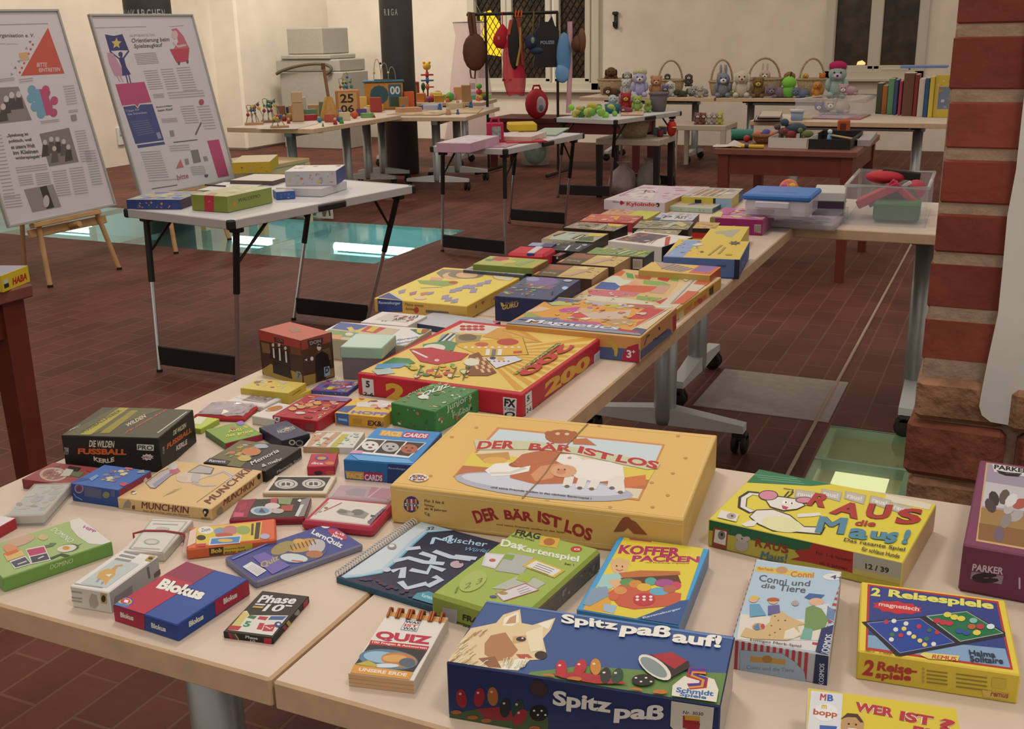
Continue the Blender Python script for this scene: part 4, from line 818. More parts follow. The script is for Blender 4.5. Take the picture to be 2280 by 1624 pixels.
# purple box at the right edge
c = Carton((1530,560),(2330,690),(2330,165),(1612,60), base=('nl',(1487,830)), bev=.002)
t = lidbox('game_box', 'purple game box with a battle scene picture, cut by the right edge', 'game box', c, '#6b2f48',.97, '#5a2a3c', top='#7a3d55', front='#66293f'); f = c.face('top')
f.poly([(1655,80),(2330,180),(2300,660),(1595,535)], '#c79a6a'); f.poly([(1665,88),(2330,190),(2300,648),(1607,525)], '#9b8a94'); f.poly([(1650,190),(2330,300),(2315,420),(1630,330)], '#bcb2ae'); f.poly([(1628,340),(2310,430),(2300,648),(1607,525)], '#9a7444'); f.poly([(1615,430),(2305,540),(2300,648),(1607,525)], '#855c34')
for x, y, k in ((1700,290, '#3c302c'),(1680,330, '#4a3a34'),(1790,340, '#b0a49c'),(1830,390, '#a39890'),(1760,280, '#5b4c44'),(1850,320, '#a85040'),(1730,495, '#6e5a66'),(1800,300, '#d0c6bc'),(1770,420, '#8a7a70')): f.pdot((x, y),46,30, k,9, x*.01)
f.poly([(1690,88),(1900,118),(1895,165),(1700,135)], '#d0c4bc'); f.text((1700,118),(1905,145),(1702,92), 'PARKER', '#1d1a1c',.07); [f.pline([(1715+i*8,128+i*6),(1770,140+i*7),(1860-i*8,148+i*6)],.004, '#1d1a1c') for i in range(3)]
f = c.face('front'); f.text((1572,705),(1752,730),(1578,665), 'PARKER', '#b8a0a4',.06); f.poly([(1570,710),(1756,735),(1745,785),(1562,752)], '#8a7078')
for i in range(4): f.pline([(1655+(34-i*6)*math.cos(a*.35+.4)*2.2,742+(22-i*4)*math.sin(a*.35+.4)+6) for a in range(0,16)],.0035, '#2a1a22')
f.pline([(1848,745),(1848,812)],.002, '#b09aa4')
part('lid', c.b, t)
# suitcase packing game
crop('D'); c = Carton((1432,1215),(2052,1310),(2222,858),(1698,782), base=('nl',(1440,1330)), bev=.001); c.body('#4a8ab4', top='#3f97c0', right='#6f7f96', front='#3f7ea6'); f = c.face('top')
f.poly([(1725,782),(2192,850),(2085,1160),(1790,1268),(1480,1215)], '#dcc23c'); f.poly([(1530,1110),(1650,1090),(1640,1235),(1480,1215)], '#d89a34')
f.poly([(1758,782),(1890,800),(1885,818),(1755,802)], '#b84a4e')
for A, B_, C_, w in (((1685,885),(2050,905),(1702,832), 'KOFFER'),((1765,932),(2165,938),(1775,895), 'PACKEN')): f.text(A, B_, C_, w, '#b52c60',.05, out='#5a2040', outw=.03)
f.text((1848,942),(2105,948),(1849,934), 'nach Ravensburgs Originalspiel', '#6a5a2a',.03)
f.pdot((1695,960),52,46, '#d8a878'); f.poly([(1640,945),(1650,918),(1700,908),(1752,925),(1765,960),(1735,935),(1680,930)], '#d0b06a'); f.pdot((1678,958),5,6, '#4a3020',7); f.pdot((1712,962),5,6, '#4a3020',7); f.pline([(1675,978),(1695,988),(1715,980)],.0016, '#a04a3a')
f.poly([(1595,1010),(1690,1000),(1720,1040),(1640,1095),(1560,1080)], '#9cc0b4'); f.poly([(1530,1090),(1620,1080),(1640,1130),(1520,1195),(1480,1185)], '#7f93a4'); f.pline([(1660,1040),(1700,1090),(1730,1110)],.014, '#d8a878'); f.poly([(1600,1180),(1680,1195),(1660,1240),(1600,1225)], '#9ab0bc')
f.poly([(1690,1000),(1820,985),(2050,990),(2055,1010),(1720,1040)], '#b86a34'); f.poly([(1700,1030),(2040,1012),(2060,1060),(1740,1080)], '#5a3420')
f.poly([(1625,1120),(1700,1070),(2060,1120),(2050,1190),(1780,1215),(1690,1195)], '#c4553a')
for x, y, k, rx in ((1745,1055, '#5f8a4a',50),(1790,1065, '#c8843c',40),(1880,1050, '#4f9a8a',36),(1960,1060, '#a04a80',60),(2030,1075, '#c4405a',30),(1840,1085, '#d8a83a',44),(1930,1110, '#5fa0b4',60),(1700,1105, '#d08a4a',40),(1990,1095, '#b0604a',40),(1660,1140, '#c8603a',30)): f.pdot((x, y), rx,24, k,10)
f.pdot((1840,1158),66,38, '#b83038'); [f.pdot((1800+i % 3*40,1142+i//3*18),11,7, '#e6d6cc',8) for i in range(6)]
f.poly([(2060,1165),(2110,1162),(2045,1310),(1800,1275)], '#2f4f80'); f.text((1835,1275),(2062,1218),(1830,1262), 'Ravensburger', '#c9cfd6',.04)
c.done('card_box', 'blue-rimmed yellow box picturing a child packing a red suitcase', 'card game')
# green tin with question cards
c = Carton((605,1110),(1135,1300),(1552,850),(1082,725), base=('nl',(622,1245)), bev=.004)
c.body('#8f9a3e', top='#98a848', right='#7b6a52', front='#8a963c'); f = c.face('top')
f.text((1075,775),(1220,802),(1090,740), 'FRAG', '#26241c',.07); f.text((1055,782),(1188,812),(1060,770), 'doch mal', '#4a4a2a',.04); f.poly([(1238,780),(1345,795),(1325,852),(1215,835)], '#d0a23c'); f.pdot((1280,815),34,22, '#a8632a')
f.text((990,840),(1120,862),(1002,798), 'Das', '#dcd8c0',.06); f.text((1090,875),(1450,945),(1105,832), 'Kartenspiel', '#dcd8c0',.06); f.text((1370,950),(1425,958),(1372,938), 'Set 1', '#3a3a20',.03); f.pdot((1440,858),34,17, '#b8352c'); f.text((1425,864),(1460,866),(1427,853), 'G', '#e8d8d0',.05)
for P_, k in ((((905,880),(1020,890),(960,975),(880,955)), '#c9c0bc'),(((1040,880),(1190,905),(1120,1010),(960,985)), '#aaa89c'),(((1130,1000),(1260,1060),(1180,1110),(940,1090)), '#aeb09a'),(((960,1120),(1140,1060),(1220,1100),(1010,1168)), '#d0c4c0')): f.poly(P_, k)
f.poly([(915,890),(1008,898),(960,968),(895,952)], '#d6ccc8'); f.poly([(1025,888),(1080,895),(1060,925),(1010,915)], '#7a9a3c'); f.pdot((945,925),20,10, '#b05a4a'); f.pline([(1140,1062),(1218,1100),(1012,1166),(965,1122),(1140,1062)],.0016, '#a84a4e'); f.pdot((1010,1120),26,9, '#a8843c'); f.pdot((950,1140),22,8, '#4f4a80'); [f.pline([(1090+i*8,1100+i*12),(1150+i*12,1078+i*12)],.001, '#8a807c') for i in range(3)]
f.poly([(1190,915),(1375,985),(1310,1030),(1120,960)], '#c6a83e'); f.poly([(1200,928),(1350,985),(1300,1018),(1145,960)], '#d8d0c4'); [f.pline([(1210-i*12,945+i*10),(1310-i*12,982+i*10)],.0012, '#5b4f48') for i in range(4)]
f.poly([(1110,1000),(1190,1020),(1150,1060),(1085,1040)], '#9aaa3c')
f.pdot((830,1050),90,52, '#a4ae58',18,-.5); f.text((720,1120),(880,1060),(735,1085), '1 2 3', '#6d7a2c',.03)
f = c.face('front'); f.poly([(650,1200),(740,1215),(735,1310),(660,1290)], '#a8a09a'); f.text((768,1275),(900,1310),(770,1240), 'FRAG', '#2a2818',.07); f.text((770,1330),(860,1350),(770,1295), 'doch mal', '#3a3a22',.04)
f = c.face('right'); f.rect(.02,.12,.98,.72, '#6e5f50'); f.clutter(.04,.14,.96,.7,('#8a7a6c', '#5d4a42', '#7d8a5c', '#93857a'),22,5,.5)
c.done('card_tin', 'green card game tin with printed cards and red dot, behind the dog box', 'card game')
# spiral bound activity book
c = Carton((52,1020),(640,1225),(1105,850),(510,690), h=.008, bev=.0006); t = c.root('spiral_book', 'spiral bound navy booklet with a wire along its left edge', 'book')
c.body('#1f4a5c', top='#17203a'); f = c.face('top')
f.poly([(52,1020),(510,690),(600,712),(720,742),(560,760),(480,830),(380,930),(290,1000),(160,1022),(75,1028)], '#a9bcc0'); f.poly([(75,1010),(500,705),(575,722),(470,800),(380,890),(290,975),(180,1005)], '#c4c8c6')
f.pline([(75,1028),(160,1020),(290,998),(380,928),(480,828),(560,758),(720,742)],.003, '#5fa0b0'); f.text((555,748),(600,742),(560,730), '32', '#2a2a30',.04)
f.text((575,830),(700,815),(590,790), 'M', '#a8c4d8',.02); f.text((640,818),(905,855),(660,780), 'agischer', '#a8c4d8',.02); f.text((770,865),(910,880),(790,845), 'Würfel', '#6f9ab8',.02)
r = random.Random(8)
for P_ in ([(360,930),(450,910),(540,935),(660,945)],[(520,880),(600,905),(590,930)],[(600,870),(700,905),(820,920)],[(350,990),(420,970),(410,1030)],[(460,980),(560,1000),(580,960),(660,985)],[(400,1050),(440,1090),(560,1060)],[(560,1080),(640,1040),(600,1020)],[(720,900),(850,915)],[(430,860),(520,850)]): f.pline(P_,.009, '#b9c0c8')
f.pdot((320,980),26,14, '#b9c0c8'); f.pdot((735,950),40,22, '#b59aa0'); f.pdot((760,935),14,9, '#2a2430',8)
for i in range(16): f.pdot((180+i*26+r.uniform(-12,12),1025+i*9+r.uniform(-12,12)),17,9,('#3b2348', '#4a2038', '#262a52')[i % 3],8)
f.poly([(470,1150),(500,1120),(570,1110),(640,1140),(640,1200)], '#3f8a98'); f.text((525,1142),(630,1172),(535,1122), 'Kartentricks', '#b8d0d0',.03)
f.pdot((352,845),27,17, '#8c8074'); f.pdot((350,841),17,9, '#d8d0c4')
part('cover', c.b, t); b = MB(); a0, a1 = atZ((40,1008), c.z+c.h), atZ((505,683), c.z+c.h); dd = (a1-a0); pe = V((-dd.y, dd.x,0)).normalized()
for i in range(34):
    p = a0 + dd*(i+.5)/34; q = V((p.x, p.y, c.z)) ; b.tube([q + pe*(.006*math.cos(k*math.pi/4)+.002) + V((0,0,.0065+.006*math.sin(k*math.pi/4))) for k in range(8)],.0009, mat('#cfc6b8',.35),5, closed=True)
part('wire_spiral', b, t)
# quiz pad with orange wire
crop('F'); c = Carton((385,430),(695,468),(852,165),(562,130), base=('nl',(390,492)), bev=.0006); t = c.root('quiz_pad', 'small white and orange quiz pad with copper rings on top, near the front edge', 'quiz pad')
c.body('#cfae8e', top='#ddd0c0', front='#c99a6c', right='#d6c2aa', b=c.b); f = c.face('top')
f.poly([(562,132),(852,167),(842,188),(550,152)], '#d29a54'); f.poly([(655,172),(728,180),(705,232),(625,222)], '#8a8f98'); f.poly([(659,176),(723,183),(702,228),(631,219)], '#ddd6cc')
f.text((648,190),(716,197),(654,178), 'WAS', '#23232c',.07); f.text((644,206),(708,213),(650,193), 'IST', '#b8302c',.07); f.text((636,220),(700,226),(642,208), 'WAS', '#23232c',.07)
f.text((500,270),(765,300),(518,226), 'QUIZ', '#b8173c',.09); f.poly([(485,272),(765,302),(755,322),(478,290)], '#b8242c'); f.text((490,288),(752,318),(494,276), '100 Fragen & Antworten', '#e8c8b8',.05)
f.poly([(478,292),(755,322),(690,425),(408,388)], '#23252c'); f.pdot((570,365),142,48, '#4f7286',24,.1); f.pdot((540,355),90,28, '#8fb0bc',20,.1); f.pdot((620,368),86,36, '#b8763c',16,.1); f.pdot((600,360),60,18, '#d29a54',14); f.pdot((660,380),40,22, '#4f5a66'); f.pdot((560,395),60,10, '#c9d0cc'); f.poly([(410,388),(475,370),(520,395),(505,402)], '#b8a03c')
f.poly([(405,390),(690,427),(668,466),(385,430)], '#cf9038'); f.text((425,420),(655,448),(432,404), 'UNSERE ERDE', '#e8d2b8',.06)
for k in (.3,.6): c.face('front').rect(0, k,1, k+.03, '#b98a5c')
part('pad_block', c.b, t); b = MB(); k0 = c.R @ V((1,0,0)); y0 = c.R @ V((0,1,0))
for i in range(5):
    p = c.loc(-.72+i*.36,.97, c.h)
    for e in (-.006,.004):
        b.tube([p + k0*e + y0*(-.012) + V((0,0,.0012)), p + k0*e + V((0,0,.006)), p + k0*e + y0*.006 + V((0,0,.002)), p + k0*e + y0*.005 - V((0,0,.012))],.0016, mat('#a8572c',.35,.4),6)
part('wire_rings', b, t)
# ------------------------------------------------------------------ small games on the left table
def carton(cr, NL, NR, FR, FL, h=None, base=None, z=TABLE, bev=.0008,**kw):
    crop(cr); c = Carton(NL, NR, FR, FL, h, base, z, bev); c.body(**kw); return c
# black football box
c = carton('A',(455,325),(1240,330),(1535,112),(810,97), base=('nr',(1275,600)), bev=.0012, m='#171512', top='#4a4636'); f = c.face('top')
f.poly([(905,97),(1290,104),(700,318),(500,322)], '#5b5838'); f.poly([(940,100),(1015,102),(715,310),(630,310)], '#a39434'); f.poly([(1035,120),(1085,122),(860,300),(780,300)], '#8d7f30')
f.text((660,300),(960,125),(632,290), 'FUSSBALLFIEBER', '#3a3722',.04); f.text((975,310),(1310,118),(1000,285), 'FUSSBALL', '#c2643c',.07); f.text((1000,255),(1150,175),(985,230), 'WILDEN', '#c9b294',.05); f.text((1120,270),(1290,170),(1140,258), 'KERLE', '#c9b294',.05); f.pline([(1238,300),(1470,132)],.003, '#b9b0a0'); f.text((535,290),(625,250),(548,272), 'AMIGO', '#b9b2a0',.05)
f = c.face('front'); f.text((612,465),(995,472),(614,418), 'FUSSBALL', '#c2582c',.09); f.text((700,408),(895,415),(705,355), 'DIE WILDEN', '#d3bfa4',.05); f.text((738,515),(900,520),(735,480), 'KERLE', '#d3bfa4',.07, bend=-.5)
f.poly([(1075,385),(1210,392),(1208,438),(1078,432)], '#c9bfae'); f.text((1082,428),(1202,434),(1084,392), 'PRO', '#4a4440',.06); f.poly([(1160+52*math.cos(i*.349)*(1 if i % 2 else .72),488+28*math.sin(i*.349)*(1 if i % 2 else .7)) for i in range(18)], '#c9bfae'); f.text((1118,498),(1200,500),(1120,480), 'AMIGO', '#a8322a',.06); f.text((505,470),(540,472),(506,410), '7/99', '#a8a094',.03)
f = c.face('right'); f.text((1310,430),(1505,290),(1312,385), 'FUSSBALL', '#c2582c',.09); f.text((1360,320),(1460,255),(1362,280), 'DIE WILDEN', '#d3bfa4',.05); f.text((1385,440),(1470,385),(1385,400), 'KERLE', '#d3bfa4',.07); f.text((1278,470),(1292,460),(1276,410), '7/99', '#a8a094',.03)
c.done('game_box', 'black game box with orange lettering, near the left edge of the table', 'game box')
# dark red flat box
c = carton('A',(178,660),(560,715),(800,575),(415,527), base=('nl',(190,735)), m='#7d2a30', top='#8e3f3f'); f = c.face('top')
f.pdot((420,625),110,55, '#b0907c',18); f.pdot((420,625),88,42, '#8a5a50',16); f.clutter(.15,.2,.5,.9,('#c0a890', '#77423c', '#a8906a'),14,3,.3); f.poly([(545,560),(640,575),(600,612),(510,600)], '#23221e'); f.poly([(560,600),(665,612),(620,650),(540,632)], '#5f6a4a'); f.poly([(520,580),(580,590),(545,640),(470,640)], '#b9b098'); f.poly([(690,575),(760,585),(720,610),(680,600)], '#a03038')
c.done('card_box', 'dark red card box with photo squares, tucked in front of the black football box', 'card game')
# clear case
c = carton('A',(45,945),(360,938),(555,690),(245,690), base=('nr',(385,1028)), m=clear('#e0d2c0',.35), bev=.002)
t = c.root('card_case', 'clear plastic card case with worn grey cards at the left of the table', 'card case'); part('case', c.b, t); b = MB(); c.body('#c4b6a4', top='#a9aaa0', b=b, inset=.003, z0=.002, z1=c.h-.0012); f = c.face('top', b, z1=c.h-.0012, inset=.003)
f.clutter(.05,.05,.95,.95,('#b9b4a4', '#a39a88', '#97968e', '#b3a894'),22,4,.4); f.pdot((150,860),26,14, '#77746c'); f.pdot((265,875),34,6, '#6d6a64'); part('cards', b, t)
# blue card box
c = carton('A',(560,690),(925,755),(1190,592),(815,550), base=('nl',(590,825)), m='#26447c', top='#34609c', front='#26427a', right='#8a3040'); f = c.face('top')
f.poly([(560,690),(740,660),(630,650)], '#274a88'); f.clutter(.3,.3,.75,.9,('#b08a5a', '#8f6f6a', '#c9b48a', '#6a5a7a', '#4a78b0'),20,6,.35); f.poly([(700,660),(760,625),(780,640),(720,680)], '#6a8ab4'); f.poly([(985,570),(1050,572),(1045,590),(980,586)], '#b8566a'); f.pdot((975,705),36,14, '#b83a5a'); f.poly([(1085,600),(1130,590),(1140,615),(1080,618)], '#8a8a86')
f = c.face('front'); f.pdot((622,735),36,38, '#a87a78'); f.pdot((622,735),26,28, '#5f3a5a'); f.poly([(660,715),(800,740),(800,815),(665,795)], '#54566e'); f.pdot((835,785),28,26, '#7a7a4a'); f.poly([(870,735),(905,745),(905,800),(872,800)], '#4a5270'); f.pline([(578,770),(600,800),(650,825)],.0015, '#8fa0c0')
f = c.face('right'); f.clutter(.1,.1,.9,.9,('#b03a48', '#d0c0b0', '#2a2030', '#a83040'),10,2,.5); c.done('card_box', 'blue card box with cartoon art between the black football box and the tan box', 'card game')
# tan fantasy card game
TAN = '#d0a86e'; c = carton('A',(930,800),(1660,905),(2060,590),(1370,517), base=('nr',(1685,995)), bev=.001, m=TAN, top='#d3ad76', right='#c49a60'); LIN = '#6b5a4a'
f = c.face('top'); f.poly([(1140,690),(1260,600),(1330,575),(1400,580),(1390,615),(1340,640),(1220,740),(1180,735)], LIN); f.poly([(1148,692),(1262,605),(1332,580),(1390,585),(1382,610),(1336,635),(1218,730),(1184,728)], '#b9a99c'); f.poly([(1200,700),(1330,610),(1350,620),(1215,728)], '#8f8ca0')
f.poly([(1330,590),(1400,575),(1420,600),(1380,625),(1335,620)], '#b0606c'); f.pdot((1365,560),34,26, '#c0b4a8'); f.poly([(1310,575),(1345,540),(1360,590)], '#b9aca0'); f.poly([(1380,640),(1470,600),(1560,605),(1640,640),(1500,690),(1420,690)], '#cbb6a0'); f.poly([(1470,610),(1570,548),(1685,575),(1660,625),(1560,620)], LIN); f.poly([(1482,608),(1572,555),(1675,578),(1652,618),(1560,612)], '#aaa398')
f.pline([(1510,690),(1600,715),(1700,710)],.006, '#c4b4a8'); f.pline([(1640,640),(1760,600),(1830,640),(1790,690)],.007, '#c4b6ac'); f.pline([(1510,690),(1600,716),(1700,711)],.001, LIN); f.pline([(1640,640),(1760,600),(1830,640)],.001, LIN); f.pdot((1430,660),44,26, '#c7ae94'); f.poly([(1510,620),(1580,625),(1560,690),(1500,680)], '#b4a8a0')
f.text((1650,860),(2020,560),(1600,835), 'MUNCHKIN', '#6e3028',.05); f.pline([(1545,845),(1990,528)],.0009, '#8a6a44'); f.pdot((1050,770),22,14, '#6b4a34',8); f.poly([(1032,775),(1070,762),(1076,770),(1050,785)], '#e0d4c0'); [f.pline([(1280+i*26,800-i*17),(1370+i*20,765-i*10)],.0008, '#8a6e4e') for i in range(4)]
f = c.face('front'); f.text((1112,890),(1482,932),(1115,838), 'MUNCHKIN', '#6e3028',.05); f.text((1125,915),(1490,955),(1127,903), 'Stab das Verlies, töte die Monster', '#8a6a3a',.03); f.poly([(965,885),(985,840),(1010,820),(1030,850),(1025,890)], '#8f8272'); f.poly([(1040,870),(1060,865),(1062,900),(1038,895)], '#6b3a30'); f.pdot((1618,915),24,26, '#23201c',10); f.pdot((1612,922),10,12, '#d8c8a8',8); f.poly([(1605,945),(1620,935),(1632,945),(1615,960)], '#23201c'); f.text((1582,972),(1652,978),(1583,962), 'PEGASUS', '#3a3024',.04)
f = c.face('right'); crop('C'); f.text((415,450),(652,290),(418,395), 'MUNCHKIN', '#6e3028',.05); f.poly([(360,525),(365,480),(395,450),(412,475),(408,510)], '#8f7a5c'); f.pline([(560,380),(715,300)],.0012, '#8a5a30'); f.pdot((692,215),14,26, '#23201c',10)
c.done('card_box', 'tan card game box with an armoured figure drawn on the lid', 'card game')
# small red and white box at left edge
c = carton('A',(-330,1000),(-40,1062),(112,968),(-170,915), h=.016, m='#b83440', top='#d8ccc2', right='#b02c3a'); c.done('card_box', 'little red and white box cut by the left edge', 'card game')
# green domino box
c = carton('A',(30,1430),(882,1160),(630,962),(-225,1232), base=('nl',(75,1535)), bev=.0012, m='#6f9444', top='#9aac6a', front='#6a9140', right='#7f9a54'); f = c.face('top')
f.poly([(548,990),(632,966),(876,1158),(800,1178),(700,1170),(610,1110),(560,1050)], '#d3c9bc'); f.text((650,1045),(745,1090),(665,1025), 'HiPP', '#a8447a',.06)
f.text((395,1065),(545,1165),(440,1045), 'DOMINO', '#d0d4ae',.05); f.pdot((535,1205),88,32, '#4a5a48',16,-.15); f.pdot((525,1207),78,28, '#cfc6a8',16,-.15); f.pdot((520,1205),30,16, '#c08a4a'); f.poly([(590,1195),(650,1165),(620,1185)], '#4a5a48'); f.pdot((160,1150),120,36, '#c09a7c',14,-.3); f.pdot((90,1215),70,36, '#c9885f',12,.3); f.pdot((340,1120),40,24, '#c0a878')
f.pline([(350,1195),(400,1185),(420,1165)],.009, '#5f6f4a'); f.pline([(395,1290),(480,1255),(545,1280),(510,1300)],.007, '#3b4a34'); f.poly([(200,1215),(350,1185),(400,1300),(248,1332)], '#d3c9bc'); f.poly([(208,1222),(345,1194),(365,1240),(235,1270)], '#b0405c'); f.poly([(238,1276),(368,1246),(390,1294),(254,1324)], '#43444c'); f.poly([(75,1310),(200,1265),(250,1330),(115,1370)], '#d3c9bc'); f.poly([(85,1318),(198,1276),(240,1326),(122,1360)], '#4a4c56'); f.poly([(30,1260),(170,1225),(200,1262),(60,1310)], '#d0a868'); f.poly([(24,1252),(130,1215),(150,1235),(60,1270)], '#c4683c')
f.pline([(300,1290),(345,1270)],.003, '#c9c4bc'); f.pline([(140,1335),(210,1310)],.003, '#c9c4bc'); c.face('front').text((392,1372),(572,1318),(395,1335), 'DOMINO', '#b9c48a',.05)
c.done('card_box', 'shiny green domino box with a white corner, at the left edge', 'card game')
# white box with a yellow bird
c = carton('E',(497,508),(790,550),(1148,288),(885,245), base=('nr',(812,705)), bev=.0012, m='#d8ccba', top='#d9d0c2', front='#cdbfa9', right='#b0a291'); f = c.face('top')
f.poly([(585,485),(850,300),(1010,350),(770,520)], '#b6bab2'); f.poly([(700,450),(720,405),(780,380),(840,390),(835,430),(790,465),(765,505),(750,470)], '#c89a52'); f.pline([(820,390),(850,362),(890,358)],.006, '#b98f5c'); f.poly([(765,425),(815,420),(790,440)], '#dcd6cc'); f.pline([(720,455),(700,480)],.003, '#8a8f98'); f.pline([(745,475),(740,495)],.003, '#8a8f98')
for i in range(3): f.pline([(905-i*34,255+i*27),(1005-i*30,278+i*25)],.005, '#8a8680')
f.pline([(540,490),(745,520)],.0018, '#9a948c'); f.poly([(1085,288),(1128,292),(1090,330),(1050,322)], '#b08a34'); f.pdot((1092,308),18,10, '#3a3024')
f = c.face('front'); [f.pline([(520,545+i*22+(i > 0)*22),(595,555+i*22+(i > 0)*22)],.002, '#9a8f80') for i in range(3)]; f.poly([(645,610),(665,560),(700,575),(715,640),(690,670),(655,655)], '#a8977e'); f.poly([(728,558),(772,565),(775,638),(732,628)], '#b0904a'); f.pdot((752,598),16,26, '#2a2420')
f = c.face('right'); f.poly([(830,590),(960,500),(960,570),(830,640)], '#93807a'); f.pline([(1070,370),(1085,450)],.004, '#6d645c'); f.poly([(1115,420),(1175,370),(1178,410),(1120,450)], '#6b5040')
c.done('card_box', 'white card box with a yellow bird on the lid, beside the red and blue box', 'card game')
# banded deck
c = carton('E',(905,243),(1195,278),(1388,22),(1082,18), base=('nr',(1202,345)), bev=.0014, m='#c0b09a', top='#cfc6b6'); t = c.root('card_deck', 'banded deck of pale cards in a tray, held by a red rubber band', 'card deck'); f = c.face('top')
f.pline([(940,235),(1175,262),(1355,40),(1095,30),(940,235)],.003, '#aea694'); f.pdot((1100,186),58,22, '#a39d90'); f.pdot((1100,186),44,15, '#c4bcae'); f.pdot((1180,92),50,14, '#b3ab9c'); f.pline([(970,228),(1160,240)],.0024, '#aaa294'); f.pline([(1110,55),(1290,62)],.0024, '#aaa294'); part('deck', c.b, t)
b = MB(); P_ = [f.px(p) + V((0,0,.0012)) for p in ((968,132),(1050,110),(1200,112),(1330,132))]; e = P_[3] - V((0,0, c.h)); b.tube([P_[0] - V((0,0, c.h))] + P_ + [P_[3] + (P_[3]-P_[2]).normalized()*.002 - V((0,0,.006)), e],.0016, '#a33a40',6); part('rubber_band', b, t)
# orange foil pack
c = carton('C',(110,795),(838,705),(815,548),(160,615), base=('nl',(175,872)), bev=.002, m='#cc5a30', top='#cf5c34'); t = c.root('card_box', 'orange shrink-wrapped card pack with yellow picture, left of the long blue quiz strips', 'card game'); f = c.face('top')
f.poly([(205,618),(720,572),(700,715),(200,765)], '#d2b23c'); f.poly([(150,650),(205,618),(195,740),(130,770)], '#d8b8a0'); f.pdot((275,640),60,30, '#d8d0c4'); f.text((240,655),(310,645),(242,628), 'Zoom', '#6a6a6a',.04); f.pdot((390,650),50,30, '#7a8aa0'); f.pdot((470,640),60,36, '#b0706a'); f.pdot((570,640),56,34, '#8a9a50'); f.pdot((420,680),70,18, '#b0503c'); f.poly([(310,700),(560,680),(545,745),(298,762)], '#d0c8bc'); f.poly([(322,708),(548,690),(535,738),(312,752)], '#3f7aa8'); f.pdot((430,722),60,14, '#cfa63a'); f.pdot((240,700),36,20, '#23201c'); f.pline([(645,590),(640,680)],.003, '#4a3a20'); f.pline([(690,580),(675,710)],.006, '#3a2c18'); f.pdot((740,690),40,22, '#a8a0b0'); f.poly([(200,750),(280,745),(270,770),(200,772)], '#c02c3c')
f = c.face('front'); f.poly([(300,780),(645,740),(640,800),(305,840)], '#d0a83a'); f.poly([(300,780),(415,768),(415,830),(305,842)], '#4a3318'); f.text((318,822),(402,812),(320,788), 'Bob', '#d8b04a',.06); f.text((425,800),(580,782),(426,784), 'Domino Spiel', '#3a2c14',.04); f.text((425,825),(635,800),(426,808), 'Bilder suchen', '#3a2c14',.04)
part('carton', c.b, t); b = MB(); wl = (c.loc(1,-1,0) - c.loc(-1,-1,0)).normalized(); b.box(c.loc(-1,0, c.h*.5) - wl*.003,(.006, c.d*.92,.003), clear('#e8c8b0',.4), c.R @ Matrix.Rotation(.3,3, 'Y')); part('wrapper', b, t)
# red and blue puzzle game
c = carton('E',(820,645),(1280,785),(1805,458),(1350,325), base=('nr',(1283,910)), bev=.0012, m='#1f3f80', top='#23468c', right='#1d3a76', front='#1f3c78'); f = c.face('top')
f.poly([(1350,328),(1558,393),(1045,713),(824,645)], '#9c2a44'); f.poly([(1245,388),(1400,490),(1045,713),(824,645)], '#b0243f'); f.poly([(1350,328),(1558,393),(1400,490),(1190,425)], '#8a2c44')
f.pdot((905,620),66,34, '#5a3f8a'); f.pdot((908,620),50,26, '#c8a83a'); f.pdot((910,618),36,20, '#b8304a'); f.poly([(850,628),(940,645),(925,662),(832,645)], '#2f7ab0'); f.poly([(905,605),(935,612),(925,632),(897,625)], '#ddd6d0')
f.text((1128,522),(1450,612),(1192,452), 'Blokus', '#e4dcc8',.10, out='#20242c', outw=.06)
f = c.face('front'); f.poly([(820,645),(1048,713),(1050,826),(830,758)], '#a01f38'); f.text((875,730),(970,758),(872,693), 'Blokus', '#d8ccb8',.08); f.text((1100,808),(1205,840),(1096,770), 'Blokus', '#d8ccb8',.08)
f = c.face('right'); f.poly([(1555,615),(1805,460),(1812,565),(1565,722)], '#a02038'); f.text((1370,806),(1475,745),(1368,765), 'Blokus', '#d8ccb8',.08); f.text((1622,640),(1720,585),(1618,600), 'Blokus', '#d8ccb8',.08)
c.done('game_box', 'red and blue game box with white slanted lettering at the table front edge', 'game box')
# long strip quiz pad
c = carton('C',(448,850),(665,1065),(1490,740),(1245,570), base=('nr',(685,1120)), bev=.002, m='#7d7686', top='#35407e', front='#8a8390', right='#7a7480'); t = c.root('quiz_strips', 'thick bundle of long blue quiz cards lying crosswise in front of the orange pack', 'quiz pad'); f = c.face('top')
f.pdot((1220,600),40,26, '#ddd6cc'); f.pdot((1220,600),12,9, '#8a8492'); f.pdot((1312,672),82,30, '#b02c44',16,.45); f.text((1262,690),(1345,728),(1275,662), 'Jahre', '#e8d0cc',.05); f.text((1290,668),(1360,690),(1298,648), '6-10', '#e8d0cc',.05); f.text((1098,672),(1335,790),(1128,632), 'LernQuiz', '#dcd8e0',.06)
f.pdot((1010,805),225,95, '#3b4a6a',18,-.1); f.pdot((1050,760),140,50, '#b98a4a',14,-.2); f.pdot((880,780),100,44, '#94824a',12,-.4); f.pdot((1150,770),70,55, '#b4a8a4',12,-.5); f.pdot((970,860),110,34, '#c0c4bc',14,.1); f.pdot((1130,830),70,30, '#a86a40',10); f.pline([(950,880),(1040,890)],.003, '#b03a44'); f.pdot((1010,730),50,22, '#c8974a'); [f.pline([(940+i*30,760-i*8),(960+i*30,800-i*8)],.0015, '#5a3f24') for i in range(7)]
f.poly([(640,850),(740,815),(940,920),(800,990)], '#67589a'); f.text((720,950),(860,880),(700,900), 'Quiz', '#b09a5a',.04); f.poly([(635,890),(755,960),(680,1008),(565,930)], '#d3ccc4')
for i in range(8): f.pline([(650+i*12,912+i*6.5),(600+i*12,945+i*7)],.0012, '#b0a8a8')
